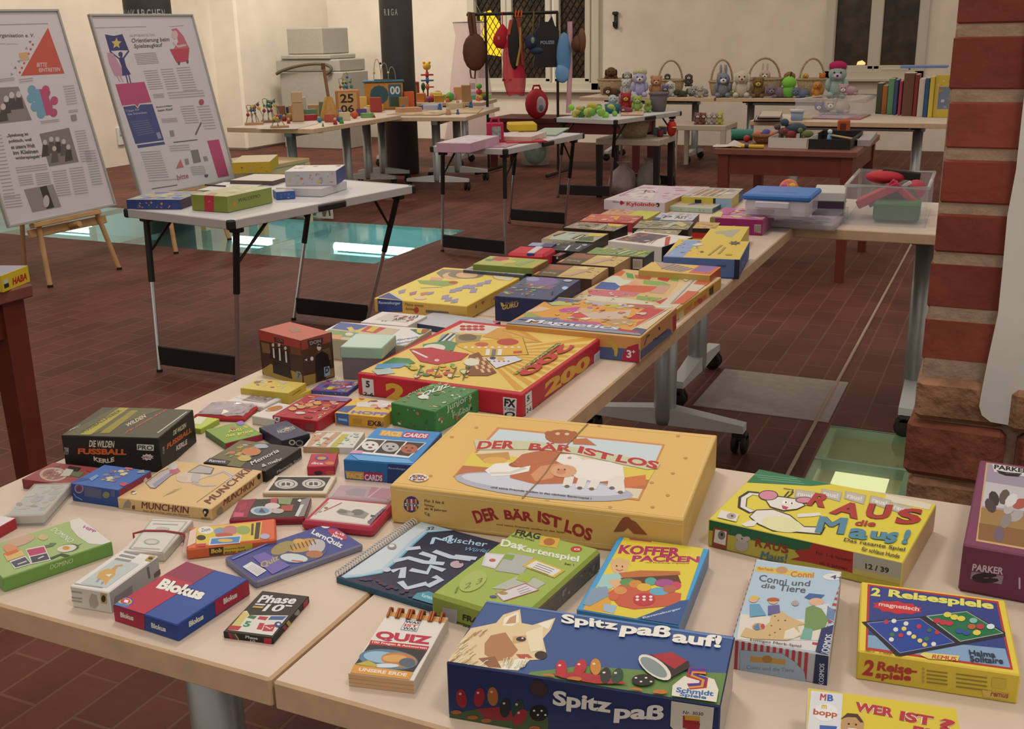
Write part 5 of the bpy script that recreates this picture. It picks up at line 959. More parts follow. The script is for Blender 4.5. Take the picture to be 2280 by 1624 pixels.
f.pline([(485,870),(770,745)],.004, '#6a72a4')
part('cards', c.b, t); 
# black card game with ten
c = carton('C',(443,1420),(805,1508),(1078,1150),(700,1118), base=('nr',(800,1562)), m='#1b1916', top='#211e1b', right='#191613'); f = c.face('top')
f.text((675,1210),(975,1222),(705,1150), 'Phase', '#d9d2c6',.06, shear=.2); f.text((715,1278),(880,1282),(740,1222), '10', '#d9d2c6',.05, shear=.2); f.pline([(665,1222),(745,1228)],.003, '#d9d2c6'); f.pline([(902,1234),(955,1238)],.003, '#d9d2c6'); f.poly([(650,1236),(735,1240),(722,1256),(642,1250)], '#b0904a')
f.poly([(575,1278),(600,1275),(620,1310),(925,1312),(800,1470),(450,1425),(490,1380)], '#d3cab8'); f.poly([(575,1278),(618,1298),(540,1400),(470,1400)], '#c9b468')
f.poly([(620,1310),(680,1318),(655,1342),(600,1330)], '#2f6a42'); f.poly([(700,1318),(770,1324),(745,1352),(680,1340)], '#b02c38'); f.poly([(790,1318),(915,1318),(880,1348),(765,1346)], '#2f5486'); f.text((565,1400),(615,1405),(590,1355), '5', '#2f7a4a',.08); f.text((675,1420),(715,1425),(700,1370), '1', '#b02c38',.09); f.poly([(470,1390),(560,1398),(530,1430),(448,1424)], '#b02838'); f.poly([(740,1388),(830,1382),(800,1438),(720,1434)], '#b02838'); f.pdot((845,1385),30,24, '#26386a'); f.pdot((848,1382),12,9, '#d3cab8'); f.pline([(745,1400),(785,1420),(800,1405)],.002, '#d3b0a8')
f = c.face('front'); f.poly([(447,1440),(475,1447),(505,1530),(470,1520)], '#9a2530'); f.poly([(478,1448),(500,1452),(530,1535),(508,1530)], '#4a4a44'); f.poly([(503,1453),(515,1456),(546,1538),(534,1536)], '#b08f3a'); f.text((588,1488),(685,1502),(590,1466), 'Phase', '#b9b2a4',.06); f.text((625,1525),(665,1530),(627,1500), '10', '#b9b2a4',.05); f.poly([(735,1485),(795,1490),(795,1558),(735,1548)], '#a82434')
f = c.face('right'); f.poly([(1040,1190),(1076,1160),(1080,1235),(1042,1265)], '#a02834'); f.pdot((990,1285),24,26, '#8a8378'); f.poly([(905,1350),(925,1335),(950,1395),(930,1420)], '#b08f3a'); f.poly([(872,1385),(895,1362),(918,1415),(900,1440)], '#8a2530')
c.done('card_box', 'small black card box with white lettering and number cards, nearest the table seam', 'card game')
# dark red foil pack
c = carton('C',(465,548),(1040,545),(1118,368),(530,405), base=('nr',(1042,605)), bev=.002, m='#8c2230', top='#23201f', right='#8a8078'); f = c.face('top')
f.poly([(530,405),(680,385),(620,480),(600,540),(468,546)], '#8a1f34'); f.poly([(530,450),(600,420),(590,470),(540,490)], '#a02c40'); f.pdot((715,488),88,36, '#b0b4b4'); f.pdot((715,488),62,24, '#6d8aa0'); f.poly([(690,500),(715,465),(750,505)], '#4a4a50'); f.poly([(790,390),(840,385),(835,440),(780,440)], '#a8414a'); f.poly([(845,395),(960,390),(940,440),(850,435)], '#7d8a5c'); f.poly([(870,445),(968,440),(955,490),(865,490)], '#a04038'); f.pdot((800,450),60,24, '#c9b8ae'); f.pdot((840,490),50,20, '#b8a49a'); f.poly([(995,410),(1015,395),(1040,410),(1015,420)], '#ddd4cc'); f.poly([(1030,400),(1118,368),(1050,530),(990,540)], '#7d7870'); f.pline([(1035,440),(990,530)],.005, '#c9c0b4'); f.poly([(500,500),(580,505),(570,535),(490,540)], '#c04a6a')
c.face('front').pline([(640,570),(1030,575)],.003, '#6b1826'); c.done('card_box', 'black and dark red card pack with photos, left of the open red card tray', 'card game')
# two medallion deck
c = carton('C',(722,345),(1225,350),(1310,212),(815,208), base=('nl',(724,378)), bev=.0015, m='#c9b190', top='#d3c2a6', front='#b9966a'); t = c.root('card_deck', 'deck of cards whose black back shows two round white medallions', 'card deck'); f = c.face('top')
f.poly([(768,328),(1195,330),(1258,224),(845,222)], '#201d1f')
for x, y in ((908,277),(1125,275)):
    f.pdot((x, y),92,38, '#bcb4a6',20); f.pdot((x, y),70,28, '#4a4646',18); f.pdot((x, y),62,25, '#c4bcae',18); f.clutter(.45,.45,.5,.5,('#c4bcae',),1,1,.1); f.poly([(x-34, y-8),(x-10, y-12),(x-8, y+12),(x-38, y+14)], '#2a2626'); f.poly([(x+4, y-12),(x+32, y-8),(x+30, y+14),(x+2, y+10)], '#2a2626'); f.pline([(x-52, y),(x+52, y)],.001, '#8a8478')
part('deck', c.b, t)
# open red card tray and its lid
c = carton('C',(1048,560),(1592,640),(1752,432),(1215,367), base=('nr',(1592,716)), bev=.004, m='#a8283c'); t = c.root('card_tray', 'red plastic tray with a white quartet card on top', 'card tray'); part('tray', c.b, t)
b = MB(); c.body('#d3c4b4', b=b, inset=.006, z0=c.h*.5, z1=c.h+.0012); f = c.face('top', b, z1=c.h+.0012, inset=.006); f.rect(.05,.8,.07,.2, '#9a8a80')
f.pline([(1205,490),(1345,425)],.002, '#a03a44'); f.pline([(1165,500),(1190,490)],.002, '#6d655c'); f.pdot((1222,465),16,8, '#8a6d3a'); f.poly([(1300,495),(1335,470),(1420,490),(1500,480),(1560,510),(1520,550),(1420,530),(1330,515)], '#8a857c'); f.pdot((1470,500),50,24, '#6d6862'); f.pdot((1350,495),36,14, '#6f6a5c'); f.pdot((1415,515),26,14, '#a39a8e'); f.poly([(1680,462),(1708,466),(1570,590),(1545,585)], '#7d7c82'); f.text((1560,592),(1690,478),(1545,575), 'SPITZER', '#4a4850',.04); f.poly([(1575,520),(1605,524),(1600,538),(1570,534)], '#4a3f3a')
part('cards', b, t)
c = carton('C',(1232,355),(1742,422),(1768,285),(1318,238), h=.013, bev=.003, m=clear('#e0c4bc',.32)); t = c.root('card_case', 'clear flat case with pinkish cards in it, behind the red tray', 'card case'); part('shell', c.b, t)
b = MB(); c.body('#b89a98', top='#b08a90', b=b, inset=.004, z0=.001, z1=.009); f = c.face('top', b, z1=.009, inset=.004); f.poly([(1375,330),(1460,310),(1540,320),(1520,375),(1380,360)], '#7f7a80'); f.poly([(1580,300),(1730,320),(1720,400),(1545,375)], '#a04a64'); f.pline([(1660,300),(1550,385)],.002, '#d8b8b8'); f.pline([(1560,250),(1750,275)],.002, '#c9a8a4'); part('cards', b, t)
# black guess game
c = carton('B',(178,1078),(603,1135),(912,968),(430,912), base=('nr',(616,1215)), bev=.001, m='#1c1a19', top='#2c2a28', right='#181615'); f = c.face('top')
f.poly([(430,914),(640,938),(560,1000),(440,1112),(182,1078)], '#666038'); f.clutter(.12,.3,.55,.9,('#b08f44', '#8f8a4a', '#4a4a3a', '#b9683c', '#a3a8a8', '#c4a43c'),30,9,.3); f.pdot((520,1000),70,30, '#b9713f'); f.pdot((470,1050),50,20, '#b8a050'); f.pdot((590,960),50,16, '#9aa4a8')
f.text((525,1100),(725,1000),(510,1075), 'Memoria', '#c9c2b4',.05); f.text((600,1115),(750,1060),(590,1095), '& mehr', '#b9b2a4',.05); f.poly([(182,1078),(215,1045),(370,1066),(340,1095)], '#1d2230'); f.text((212,1074),(330,1082),(220,1056), 'Ravens', '#b4b4b4',.05)
f = c.face('right'); f.text((705,1165),(880,1060),(705,1135), 'Memoria Spiel', '#a8a296',.05); f = c.face('front'); f.text((225,1100),(330,1118),(226,1090), 'R', '#35342f',.05)
c.done('card_box', 'black hardback card game with olive picture corner, above the tan box', 'card game')
# navy small box
c = carton('B',(610,815),(722,935),(910,862),(790,765), base=('nr',(730,1010)), m='#1e2136', top='#33384f', right='#191b2a'); f = c.face('top'); f.pdot((760,840),60,28, '#444a66'); f.text((720,868),(840,832),(705,845), 'NOCTIS', '#a8a080',.05); f.pdot((778,830),20,8, '#b0a070'); f.pline([(640,820),(780,775)],.001, '#5f6480')
f = c.face('right'); f.pdot((815,930),24,20, '#b9a88a'); f.pdot((815,930),14,12, '#20222c'); f.pdot((868,935),28,22, '#8a8070'); f.pdot((868,935),20,15, '#20222c'); f.pline([(770,905),(800,890)],.002, '#8a8aa0'); c.done('card_box', 'little dark navy box between the lime box and the long red box', 'card game')
# green and red children's box
c = carton('B',(205,852),(318,932),(580,882),(460,755), base=('nr',(328,978)), m='#4a6a34', top='#7f9a3e', right='#a0263a', front='#5f7a42'); f = c.face('top'); f.poly([(210,850),(245,780),(380,770),(350,800)], '#a3ae3a'); f.clutter(.3,.5,.95,.95,('#b06a98', '#6f9ab0', '#c9b44a', '#8faa44'),16,3,.35); f.text((340,900),(540,862),(330,875), 'das grüne', '#d0c84a',.05); f.text((350,865),(470,835),(345,845), 'Auto', '#c4c04a',.05); f.pdot((440,790),30,18, '#8a6aa8'); f.pdot((390,830),20,10, '#b45a6a')
c.done('card_box', 'lime green and red card box beside the black football box corner', 'card game')
c = carton('B',(20,815),(145,832),(290,762),(120,732), base=('nr',(150,870)), m='#a3b03c', top='#b9c054', front='#8a9a2c'); f = c.face('top'); f.poly([(125,740),(200,750),(150,800),(60,790)], '#d3d0b0'); c.done('card_box', 'pale lime flat box half hidden behind the black football box', 'card game')
# red tray in cellophane
c = carton('B',(125,725),(470,758),(555,660),(215,632), h=.010, bev=.003, m='#b3282e'); t = c.root('card_tray', 'red tray in crumpled clear wrap at the left table edge', 'card tray'); part('tray', c.b, t); b = MB(); r = random.Random(5); N_ = 10; vs = []
for j in range(7):
    for i in range(N_): 
        u, w = i/(N_-1)*2-1, j/6*2-1; vs.append(c.loc(u*.96, w*.96, c.h + .012*(1-u*u)*(1-w*w) + r.uniform(0,.0035)))
b.add(vs,[(j*N_+i, j*N_+i+1,(j+1)*N_+i+1,(j+1)*N_+i) for j in range(6) for i in range(N_-1)], clear('#e2ccc4',.45,.1)); part('wrapper', b, t)
b = MB(); c.body('#8a7a78', top='#a08a84', b=b, inset=.006, z0=.004, z1=c.h+.004); f = c.face('top', b, z1=c.h+.004, inset=.006); f.clutter(.05,.1,.95,.9,('#b04a48', '#8a9a9a', '#6d6a70', '#b9a8a0'),14,3,.4); part('cards', b, t)
c = carton('B',(372,625),(592,682),(786,588),(492,545), h=.010, bev=.0015, m='#cfc0b2', top='#d8cabd'); f = c.face('top'); f.poly([(560,570),(730,592),(620,645),(450,625)], '#8d7d74'); f.clutter(.3,.3,.8,.8,('#6d5f5a', '#a8948a', '#544a46', '#b9a69c'),16,5,.35); f.pline([(400,600),(640,650),(760,585)],.002, '#e4dad0'); c.done('card_deck', 'shrink-wrapped white card deck behind the wrapped red tray', 'card deck')
c = carton('B',(440,535),(800,575),(888,505),(590,455), h=.022, m='#c4a43c', top='#cfb45a', front='#bfa038', right='#c9a83a'); f = c.face('top'); f.clutter(.05,.3,.75,.9,('#d0c0b4', '#a83a44', '#c9b8a8', '#8a6a5a', '#d8c87a'),18,4,.4); c.face('right').pline([(815,590),(880,545)],.002, '#8a742c'); c.done('card_box', 'yellow card box in front of the tall red-topped cube', 'card game')
c = carton('B',(792,600),(812,612),(945,545),(890,530), h=.008, m='#c9a83c', top='#cdb048'); c.done('card_box', 'thin yellow strip box beside the blue picture box', 'card game')
c = carton('B',(541,735),(672,765),(880,668),(700,638), h=.016, bev=.0012, m='#cdbfa8', top='#d6cab8'); f = c.face('top'); f.pdot((690,685),60,18, '#b0703a',14,-.2); f.pdot((640,700),20,7, '#b98a50'); c.done('card_deck', 'white card deck with orange shape, left of the long red box', 'card deck')
c = carton('B',(668,730),(972,775),(1288,605),(930,588), base=('nr',(985,862)), bev=.0012, m='#a8202c', top='#a83038', right='#a8262e'); f = c.face('top'); f.clutter(.08,.05,.95,.9,('#b0243a', '#c98a5c', '#d0b8a8', '#8a2030', '#b96a3c', '#c04a4c'),46,4,.25); f.poly([(1020,600),(1250,612),(1230,640),(960,625)], '#7d5a8a'); [f.pdot((820+i*60,690-i*14),30,14, '#c9935c') for i in range(4)]
f = c.face('front'); f.poly([(685,742),(728,748),(724,780),(705,785),(688,775)], '#d8ccc4'); f.text((695,772),(716,775),(697,750), '6', '#2a2a2a',.06); f.poly([(910,800),(980,790),(978,850),(910,840)], '#8a3a3e'); c.done('card_box', 'long red card box with crowded picture, left of the orange box', 'card game')
c = carton('B',(950,545),(1235,575),(1290,492),(1062,475), base=('nl',(955,572)), m='#2f3670', top='#6a5a8a', front='#3a4480'); f = c.face('top'); f.clutter(.02,.05,.98,.95,('#c9b44a', '#a83a58', '#5f7ab0', '#d0c0b4', '#4a3a78', '#b06a3c'),34,6,.3); c.face('front').clutter(.1,.2,.9,.8,('#c4a43c', '#a8405a', '#c9c0b8'),12,2,.6); c.done('card_box', 'blue and purple picture box touching the big red 200 box', 'card game')
# orange box with a blue corner
c = carton('B',(1130,705),(1512,762),(1560,640),(1290,600), base=('nl',(1142,790)), m='#cf9630', top='#d2a93e', front='#c98f2c'); f = c.face('top'); f.poly([(1132,702),(1215,715),(1290,660),(1190,668)], '#3a4f80'); f.text((1240,720),(1505,738),(1255,698), 'HOPP', '#6a5aa0',.07); f.poly([(1290,640),(1480,612),(1540,640),(1520,680),(1280,672)], '#d0c0b4'); f.clutter(.35,.45,.95,.95,('#b04a3c', '#d8d0c4', '#4a3a3a', '#c98a4a', '#a83040'),18,3,.35); f.pdot((1320,612),20,10, '#c04a30')
f = c.face('front'); f.poly([(1130,706),(1225,720),(1228,816),(1140,790)], '#3f5f94'); f.pline([(1150,760),(1215,770)],.004, '#8fa4c4'); f.text((1365,808),(1470,815),(1366,770), 'EX&', '#3a2430',.06); f.text((1470,815),(1540,822),(1472,778), 'HO', '#5a4a98',.06); f.poly([(1255,755),(1320,765),(1318,800),(1258,790)], '#b07f28'); c.done('card_box', 'yellow and orange card box with blue end, behind the face cards box', 'card game')
# green football quiz box
c = carton('B',(1505,645),(1850,695),(2185,548),(1868,490), base=('nl',(1512,810)), bev=.0014, m='#3a7a3c', top='#4a7a44', right='#3f7f40', front='#2f7034'); f = c.face('top'); f.clutter(.05,.05,.95,.95,('#c9a87c', '#8aa870', '#3a6a38', '#d0c4a8', '#b06a48', '#5f8f54'),40,5,.14); f.text((1745,612),(1960,532),(1765,570), 'QUIZ', '#d3d8c4',.06); f.text((1650,600),(1800,530),(1640,580), 'Junior', '#8aa878',.03); f.text((1745,570),(1900,515),(1740,550), 'Fußball', '#7f9f6e',.03); f.pdot((1768,604),40,14, '#d3d0c4')
f = c.face('right'); f.text((1938,722),(2120,625),(1932,655), "Junior's", '#b9c8ac',.03); f.text((1980,760),(2115,690),(1976,715), 'Fußball', '#a8bc9a',.03); f.clutter(.02,.1,.98,.9,('#b87848', '#5f8f54', '#c9b89a', '#2a3a2a', '#b05a40'),16,7,.3); f = c.face('front'); f.clutter(.05,.1,.95,.9,('#5a8a54', '#b0704a', '#c9c4b0', '#a8343c', '#2a5a30'),16,8,.2); c.done('card_box', 'green quiz box with football motifs, leaning towards the big red box', 'card game')
# blue face cards
c = carton('B',(1168,1052),(1692,1095),(1905,850),(1445,824), base=('nl',(1185,1195)), bev=.0014, m='#1d5f94', top='#2a80b8', right='#24406e', front='#1d6090'); f = c.face('top'); f.poly([(1445,880),(1465,840),(1625,855),(1600,895)], '#c08a5c'); f.poly([(1610,893),(1640,855),(1815,868),(1790,905)], '#b02444'); f.text((1455,878),(1600,888),(1475,845), 'FACE', '#d8b45a',.08); f.text((1615,890),(1785,900),(1640,862), 'CARDS', '#e0ccd0',.07)
f.poly([(1350,898),(1790,935),(1660,1045),(1250,1005)], '#d8d2ca')
for P_, k, k2 in (([(1362,908),(1490,916),(1400,1005),(1275,992)], '#3a3632', '#d3c9be'),([(1502,916),(1640,926),(1555,1018),(1415,1006)], '#1f1d1d', '#aaa6a2'),([(1652,928),(1778,938),(1660,1032),(1570,1020)], '#2a1f1c', '#a8583c')): f.poly(P_, k); x = sum(p[0] for p in P_)/4; y = sum(p[1] for p in P_)/4; f.pdot((x, y),62,34, k2); f.pdot((x-22, y-8),10,6, '#2a2420',7); f.pdot((x+22, y-6),10,6, '#2a2420',7); f.pdot((x, y+14),18,7, '#6d3f34',8)
f.poly([(1215,985),(1330,992),(1320,1015),(1205,1010)], '#c890a8'); f.poly([(1240,1018),(1660,1055),(1700,1085),(1480,1075),(1300,1060)], '#5f9fc4')
f = c.face('front'); f.poly([(1200,1135),(1335,1145),(1338,1200),(1210,1190)], '#b08a5c'); f.poly([(1335,1145),(1475,1152),(1475,1215),(1338,1200)], '#a02048'); f.text((1215,1190),(1328,1200),(1212,1148), 'FACE', '#d8ac4a',.08); f.text((1342,1204),(1470,1212),(1342,1160), 'CARDS', '#d8c4cc',.07); f.poly([(1510,1085),(1690,1098),(1660,1235),(1505,1225)], '#1f3564'); f.text((1515,1125),(1640,1135),(1516,1108), 'Ravensburger', '#8fa0b8',.04)
c.done('card_box', 'blue card box with three dog portraits, left of the big yellow bear box', 'card game')
# flat white and brown banded pack
c = carton('B',(917,960),(1222,968),(1385,850),(960,850), base=('nl',(922,1005)), m='#c9b49a', top='#cfc8b8', front='#b98a64'); f = c.face('top'); f.poly([(960,852),(1180,855),(1060,962),(920,958)], '#b9906c'); f.poly([(1080,858),(1130,860),(1000,962),(950,960)], '#d0c4ac'); f.poly([(1180,870),(1230,872),(1140,960),(1090,960)], '#b9a83e'); f.clutter(.05,.1,.45,.9,('#a85a3c', '#8a7a6a', '#d8d0c4', '#b06a50', '#6d8a6a'),18,3,.3); f.clutter(.6,.1,.95,.9,('#b9c4b0', '#c9c0b0', '#9aaea0', '#d0a87a'),14,4,.3)
f = c.face('front'); f.rect(.55,0,.7,1, '#a3a03c'); f.rect(.72,0,1,1, '#c9c0b4'); c.done('card_box', 'small white and brown pack with a yellow band, in front of the orange box', 'card game')
c = carton('B',(937,1100),(1135,1105),(1135,1008),(943,1012), base=('nl',(940,1165)), bev=.0012, m='#a01c34', top='#b52440', front='#b02440'); f = c.face('top'); f.pdot((1030,1045),50,18, '#4a3a70'); f.pdot((1030,1045),34,11, '#c08a4a'); f.text((955,1090),(1040,1092),(957,1072), 'dice', '#e0c8c0',.05); f.pdot((1088,1082),34,12, '#c4743c'); f = c.face('front'); f.pdot((1005,1152),30,14, '#3a1f28'); f.pdot((1090,1150),34,18, '#b84a3a'); c.done('card_box', 'tiny crimson box alone left of the blue face cards', 'card game')
# tall cube box with red top
c = carton('B',(570,112),(878,195),(1096,130),(805,52), base=('nr',(893,530)), bev=.0014, m='#4a2c22', top='#b0503c', right='#4a3020', front='#46291f'); t = c.root('game_box', 'tall cube-shaped game box with red top and dark picture sides', 'game box'); f = c.face('top'); f.poly([(790,100),(870,98),(885,128),(810,132)], '#98604f'); f.text((795,118),(875,122),(800,104), 'DON', '#8a5a4a',.05)
GR = '#2a1c18'
f = c.face('front'); f.poly([(570,112),(878,195),(880,250),(575,185)], '#a03a30'); f.poly([(685,165),(755,182),(756,215),(690,200)], '#33201f'); f.text((698,195),(748,206),(700,172), 'DON', '#8a5a3a',.06); f.poly([(590,200),(650,215),(660,285),(605,280)], '#7d5638'); f.poly([(800,230),(880,250),(882,300),(810,290)], '#6b3f28'); f.poly([(600,400),(660,360),(820,410),(890,440),(893,528),(612,440)], '#a8853c')
for x, y, h in ((678,215,120),(722,215,140),(768,238,130)): f.pdot((x, y+8),10,14, '#c9b09a',8); f.poly([(x-18, y+34),(x+18, y+30),(x+34, y+h),(x-24, y+h-14)], GR); f.poly([(x-3, y+30),(x+8, y+30),(x+14, y+h-16),(x+2, y+h-20)], '#cfc0ac')
f.poly([(675,340),(800,380),(820,470),(680,425)], '#241a18'); f.poly([(848,410),(882,420),(880,470),(845,462)], '#8a8a84'); f.text((854,460),(874,466),(856,424), '7', '#3a3a40',.06)
f = c.face('right'); f.poly([(880,198),(1094,134),(1096,200),(882,262)], '#933a2c'); f.poly([(925,190),(1040,168),(1035,220),(935,245)], '#3a2422'); f.text((945,225),(1025,205),(942,198), 'DON', '#a08a78',.06); f.poly([(892,450),(985,430),(985,500),(895,525)], '#a07f3a'); f.poly([(1000,270),(1090,240),(1100,330),(1000,340)], '#6a4a2c'); f.poly([(985,300),(1030,265),(1075,290),(1095,380),(1050,470),(1000,490),(985,400)], '#1c1514'); f.pdot((1010,240),16,24, '#cfb69c'); f.poly([(990,232),(1015,218),(1030,238)], '#2a1f1c'); f.poly([(905,330),(925,322),(922,340)], '#d8ccc0'); f.pdot((958,322),12,16, '#d3c8bc',8); f.poly([(1045,385),(1085,375),(1090,440),(1050,455)], '#8fa0ac'); f.text((1055,430),(1082,422),(1054,388), 'D', '#20242c',.08); f.poly([(1070,400),(1118,390),(1120,450),(1060,465)], '#8a6a34')
f.poly([(1045,385),(1085,375),(1090,440),(1050,455)], '#8fa0ac'); f.text((1055,430),(1082,422),(1054,388), 'D', '#20242c',.08); part('carton', c.b, t)
# pastel green gift box
c = Carton((1170,232),(1470,250),(1562,150),(1272,140), base=('nl',(1206,470)), bev=.0012); t = c.root('gift_box', 'small gift box with pale green lid and grey sides, behind the big red box', 'box'); b = MB(); c.body('#6f6463', b=b, z1=c.h*.9, inset=.002); part('base', b, t); b = MB(); c.body('#94ab90', top='#b7c9b4', right='#a9b79c', b=b, z0=c.h*.66, bev=.0016); part('lid', b, t)
# white picture box behind
c = carton('B',(1005,165),(1620,232),(1815,120),(1150,40), h=.045, bev=.0015, m='#c9b48e', top='#d6ccc0', front='#cdbd98', left='#cdbd98'); f = c.face('top'); f.poly([(1150,55),(1600,110),(1450,215),(1000,175)], '#c0a988'); f.poly([(1160,58),(1370,82),(1270,125),(1100,105)], '#3f5488'); f.pline([(1230,95),(1250,118),(1300,118),(1350,100)],.012, '#d0ae4a'); f.poly([(1370,84),(1500,100),(1420,140),(1310,125)], '#b04040'); f.poly([(1400,90),(1450,94),(1400,130),(1350,122)], '#c8a83c'); f.poly([(1080,112),(1300,135),(1250,170),(1040,155)], '#6f8f5a'); f.pdot((1230,145),30,12, '#d3c0a0'); f.poly([(1050,150),(1180,150),(1150,195),(1020,180)], '#c98a5a'); f.poly([(1670,110),(1825,105),(1800,140),(1740,150)], '#3f6a42'); f.poly([(1720,105),(1760,108),(1750,140),(1720,132)], '#d0b44a'); f.poly([(1765,108),(1795,110),(1790,135),(1760,135)], '#b03a3c')
for i, w in enumerate(('Sprach', 'Spiele', 'für Kinder')): f.text((1560-i*4,200+i*26),(1720-i*14,175+i*24),(1580-i*4,182+i*26), w, '#7f8aa8',.05)
c.done('game_box', 'big white learning game box with a moon picture, behind the tall cube', 'game box')
# big red magazine of games
crop('I'); c = Carton((-90,832),(980,965),(1505,590),(590,495), base=('nr',(990,1110)), bev=.0015)
t = lidbox('game_box', 'large bright red game box with yellow sun rays and the number 200', 'game box', c, '#b81c2c',.97, '#a81a28', top='#b8202e', right='#b01a2c'); f = c.face('top')
f.poly([(600,512),(1470,596),(968,950),(-55,820)], '#d9b65c')
for i in range(11):
    a0 = i*.155 - .38; a1 = a0 + .085; R_ = 900; cx, cy = 720,700; P_ = []
    for a, rr in ((a0,160),(a1,160),(a1, R_),(a0, R_)):
        x, y = cx + rr*math.cos(a)*1.15, cy + rr*math.sin(a)*.42; P_.append((x, y))
    # keep the ray inside the printed panel
    def inside(p): return (p[1] - 596)*(968-1470) - (p[0]-1470)*(950-596) >= 0 and p[1] < 820 + (p[0]+55)*.127 and p[1] > 512 + (p[0]-600)*.0966
    A_, B_ = P_[0], P_[1]; k0 = next((k for k in range(40,0,-1) if inside((A_[0]+(P_[3][0]-A_[0])*k/40, A_[1]+(P_[3][1]-A_[1])*k/40))),1)/40; k1 = next((k for k in range(40,0,-1) if inside((B_[0]+(P_[2][0]-B_[0])*k/40, B_[1]+(P_[2][1]-B_[1])*k/40))),1)/40
    f.poly([A_, B_,(B_[0]+(P_[2][0]-B_[0])*k1, B_[1]+(P_[2][1]-B_[1])*k1),(A_[0]+(P_[3][0]-A_[0])*k0, A_[1]+(P_[3][1]-A_[1])*k0)], '#cc9436')
f.poly([(600,512),(830,535),(800,585),(500,570)], '#d0c0b0'); [f.pdot((600+i % 4*40,535+i//4*18),20,8, '#b0302c') for i in range(8)]; f.poly([(470,585),(570,575),(520,640),(430,640)], '#8a9a94'); [f.pline([(440+i*22,640-i*4),(510+i*18,580)],.005,('#2a3440', '#d0c8bc')[i % 2]) for i in range(4)]; f.poly([(550,585),(720,590),(700,640),(560,660)], '#93855a'); f.pdot((630,605),60,22, '#6d5a40')
f.poly([(820,545),(950,540),(1105,635),(980,640),(720,600)], '#c98f3c'); f.poly([(850,560),(930,555),(1060,630),(960,630)], '#d0a04e'); f.pline([(850,560),(1085,632)],.002, '#8a5a24')
f.poly([(580,640),(980,605),(1015,715),(720,725),(560,660)], '#d2a23c'); f.pline([(580,640),(980,605),(1015,715),(720,725)],.002, '#6b4420'); f.pdot((885,635),70,22, '#b04030'); f.pdot((720,650),44,14, '#b85a34'); [f.pdot((620+i*42,668),12,5, '#d8d0c4',8) for i in range(9)]; [f.poly([(750+i*38,680),(775+i*38,682),(768+i*38,720),(742+i*38,720)],('#d8d0c4', '#6d6a74', '#d8d0c4')[i]) for i in range(3)]; f.poly([(920,695),(975,690),(978,705),(920,708)], '#b84a2c')
f.poly([(345,650),(500,625),(560,640),(540,690),(360,700)], '#4f7f5a'); f.pdot((420,672),70,24, '#d0c8b4'); f.poly([(260,680),(400,670),(500,690),(640,710),(590,750),(440,780),(330,760)], '#b03038'); f.pline([(280,690),(375,735)],.006, '#d8c4bc'); f.pdot((435,752),16,8, '#d8b0a8')
f.poly([(160,735),(260,740),(300,770),(140,790),(90,770)], '#3f7a4a'); f.poly([(60,775),(270,770),(200,800),(40,805)], '#5f8fae'); f.poly([(20,815),(140,800),(170,835),(60,845)], '#a8b4a8')
f.poly([(640,720),(700,700),(815,830),(760,850),(600,850)], '#7d4a2c')
for i in range(5):
    for j in range(4):
        x, y = 640+i*20+j*16,738+j*24-i*1; f.poly([(x, y),(x+18, y-1),(x+32, y+22),(x+14, y+23)],('#d0a87c', '#8a4a30')[(i+j) % 2])
f.pdot((655,765),50,24, '#d3ccac'); f.poly([(745,740),(930,725),(980,750),(810,805)], '#ccc8c8'); f.pdot((840,745),26,10, '#d0a04a'); f.pdot((790,740),20,10, '#33405a'); [f.pdot((770+i*30,760),8,4, '#b03a3a',7) for i in range(5)]; f.pline([(745,740),(930,725),(980,750),(810,805),(745,740)],.001, '#6b4420')
r = random.Random(2); KS = ('#c8a83a', '#6f9a4a', '#b8553c', '#d3c49a', '#4a7a4a', '#8aa84a', '#cf9a3a')
for i in range(46): f.pdot((250+r.random()*390,785+r.random()*75-0), r.uniform(12,30), r.uniform(6,13), KS[r.randrange(7)],8)
for i, a in enumerate(((310,858,340,790),(420,866,450,795),(530,870,560,800),(600,880,640,790))): f.pline([a[:2], a[2:]],.0025, '#4a5a2c')
f.poly([(915,848),(950,838),(1228,648),(1195,650)], '#2f5a34'); f.text((1200,653),(926,842),(1220,653), 'SPIELEMAGAZIN', '#d0b060',.05)
f.text((1235,652),(930,845),(1322,662), '200', '#b4302a',.08)
f = c.face('right'); f.text((1118,985),(1405,790),(1120,890), '200', '#d29a34',.10); f.text((1130,1028),(1395,838),(1128,1000), 'SPIELEMAGAZIN', '#d0b894',.06, out='#3f4a2a', outw=.06)
f.poly([(995,968),(1035,938),(1040,1075),(998,1105)], '#d6ccc0'); f.text((1004,1015),(1022,1002),(1005,978), '5', '#231f1e',.08); f.text((1002,1088),(1034,1065),(1002,1055), '2-6', '#231f1e',.06); f.pline([(996,1040),(1037,1010)],.001, '#4a4440')
f.poly([(1432,715),(1472,680),(1470,760),(1430,790)], '#c9c0bc'); [f.pline([(1438+i*7,775-i*5),(1440+i*7,720-i*6)],.0014, '#5a5654') for i in range(5)]; f.poly([(1475,630),(1500,612),(1500,655),(1475,680)], '#d0c8c4'); f.text((1477,672),(1498,655),(1478,640), 'FX', '#1d1a1c',.08); f.pdot((1488,715),12,22, '#d0c8c4'); f.pdot((1488,715),7,13, '#23201f')
f = c.face('front'); f.poly([(855,980),(942,992),(938,1105),(858,1095)], '#cfc6bc'); f.text((862,1040),(935,1050),(864,990), 'FX', '#1d1a1c',.10); f.text((862,1062),(934,1072),(862,1046), 'SCHMID', '#1d1a1c',.07); f.pdot((898,1092),34,18, '#1d1a1c'); f.pdot((898,1092),20,10, '#cfc6bc')
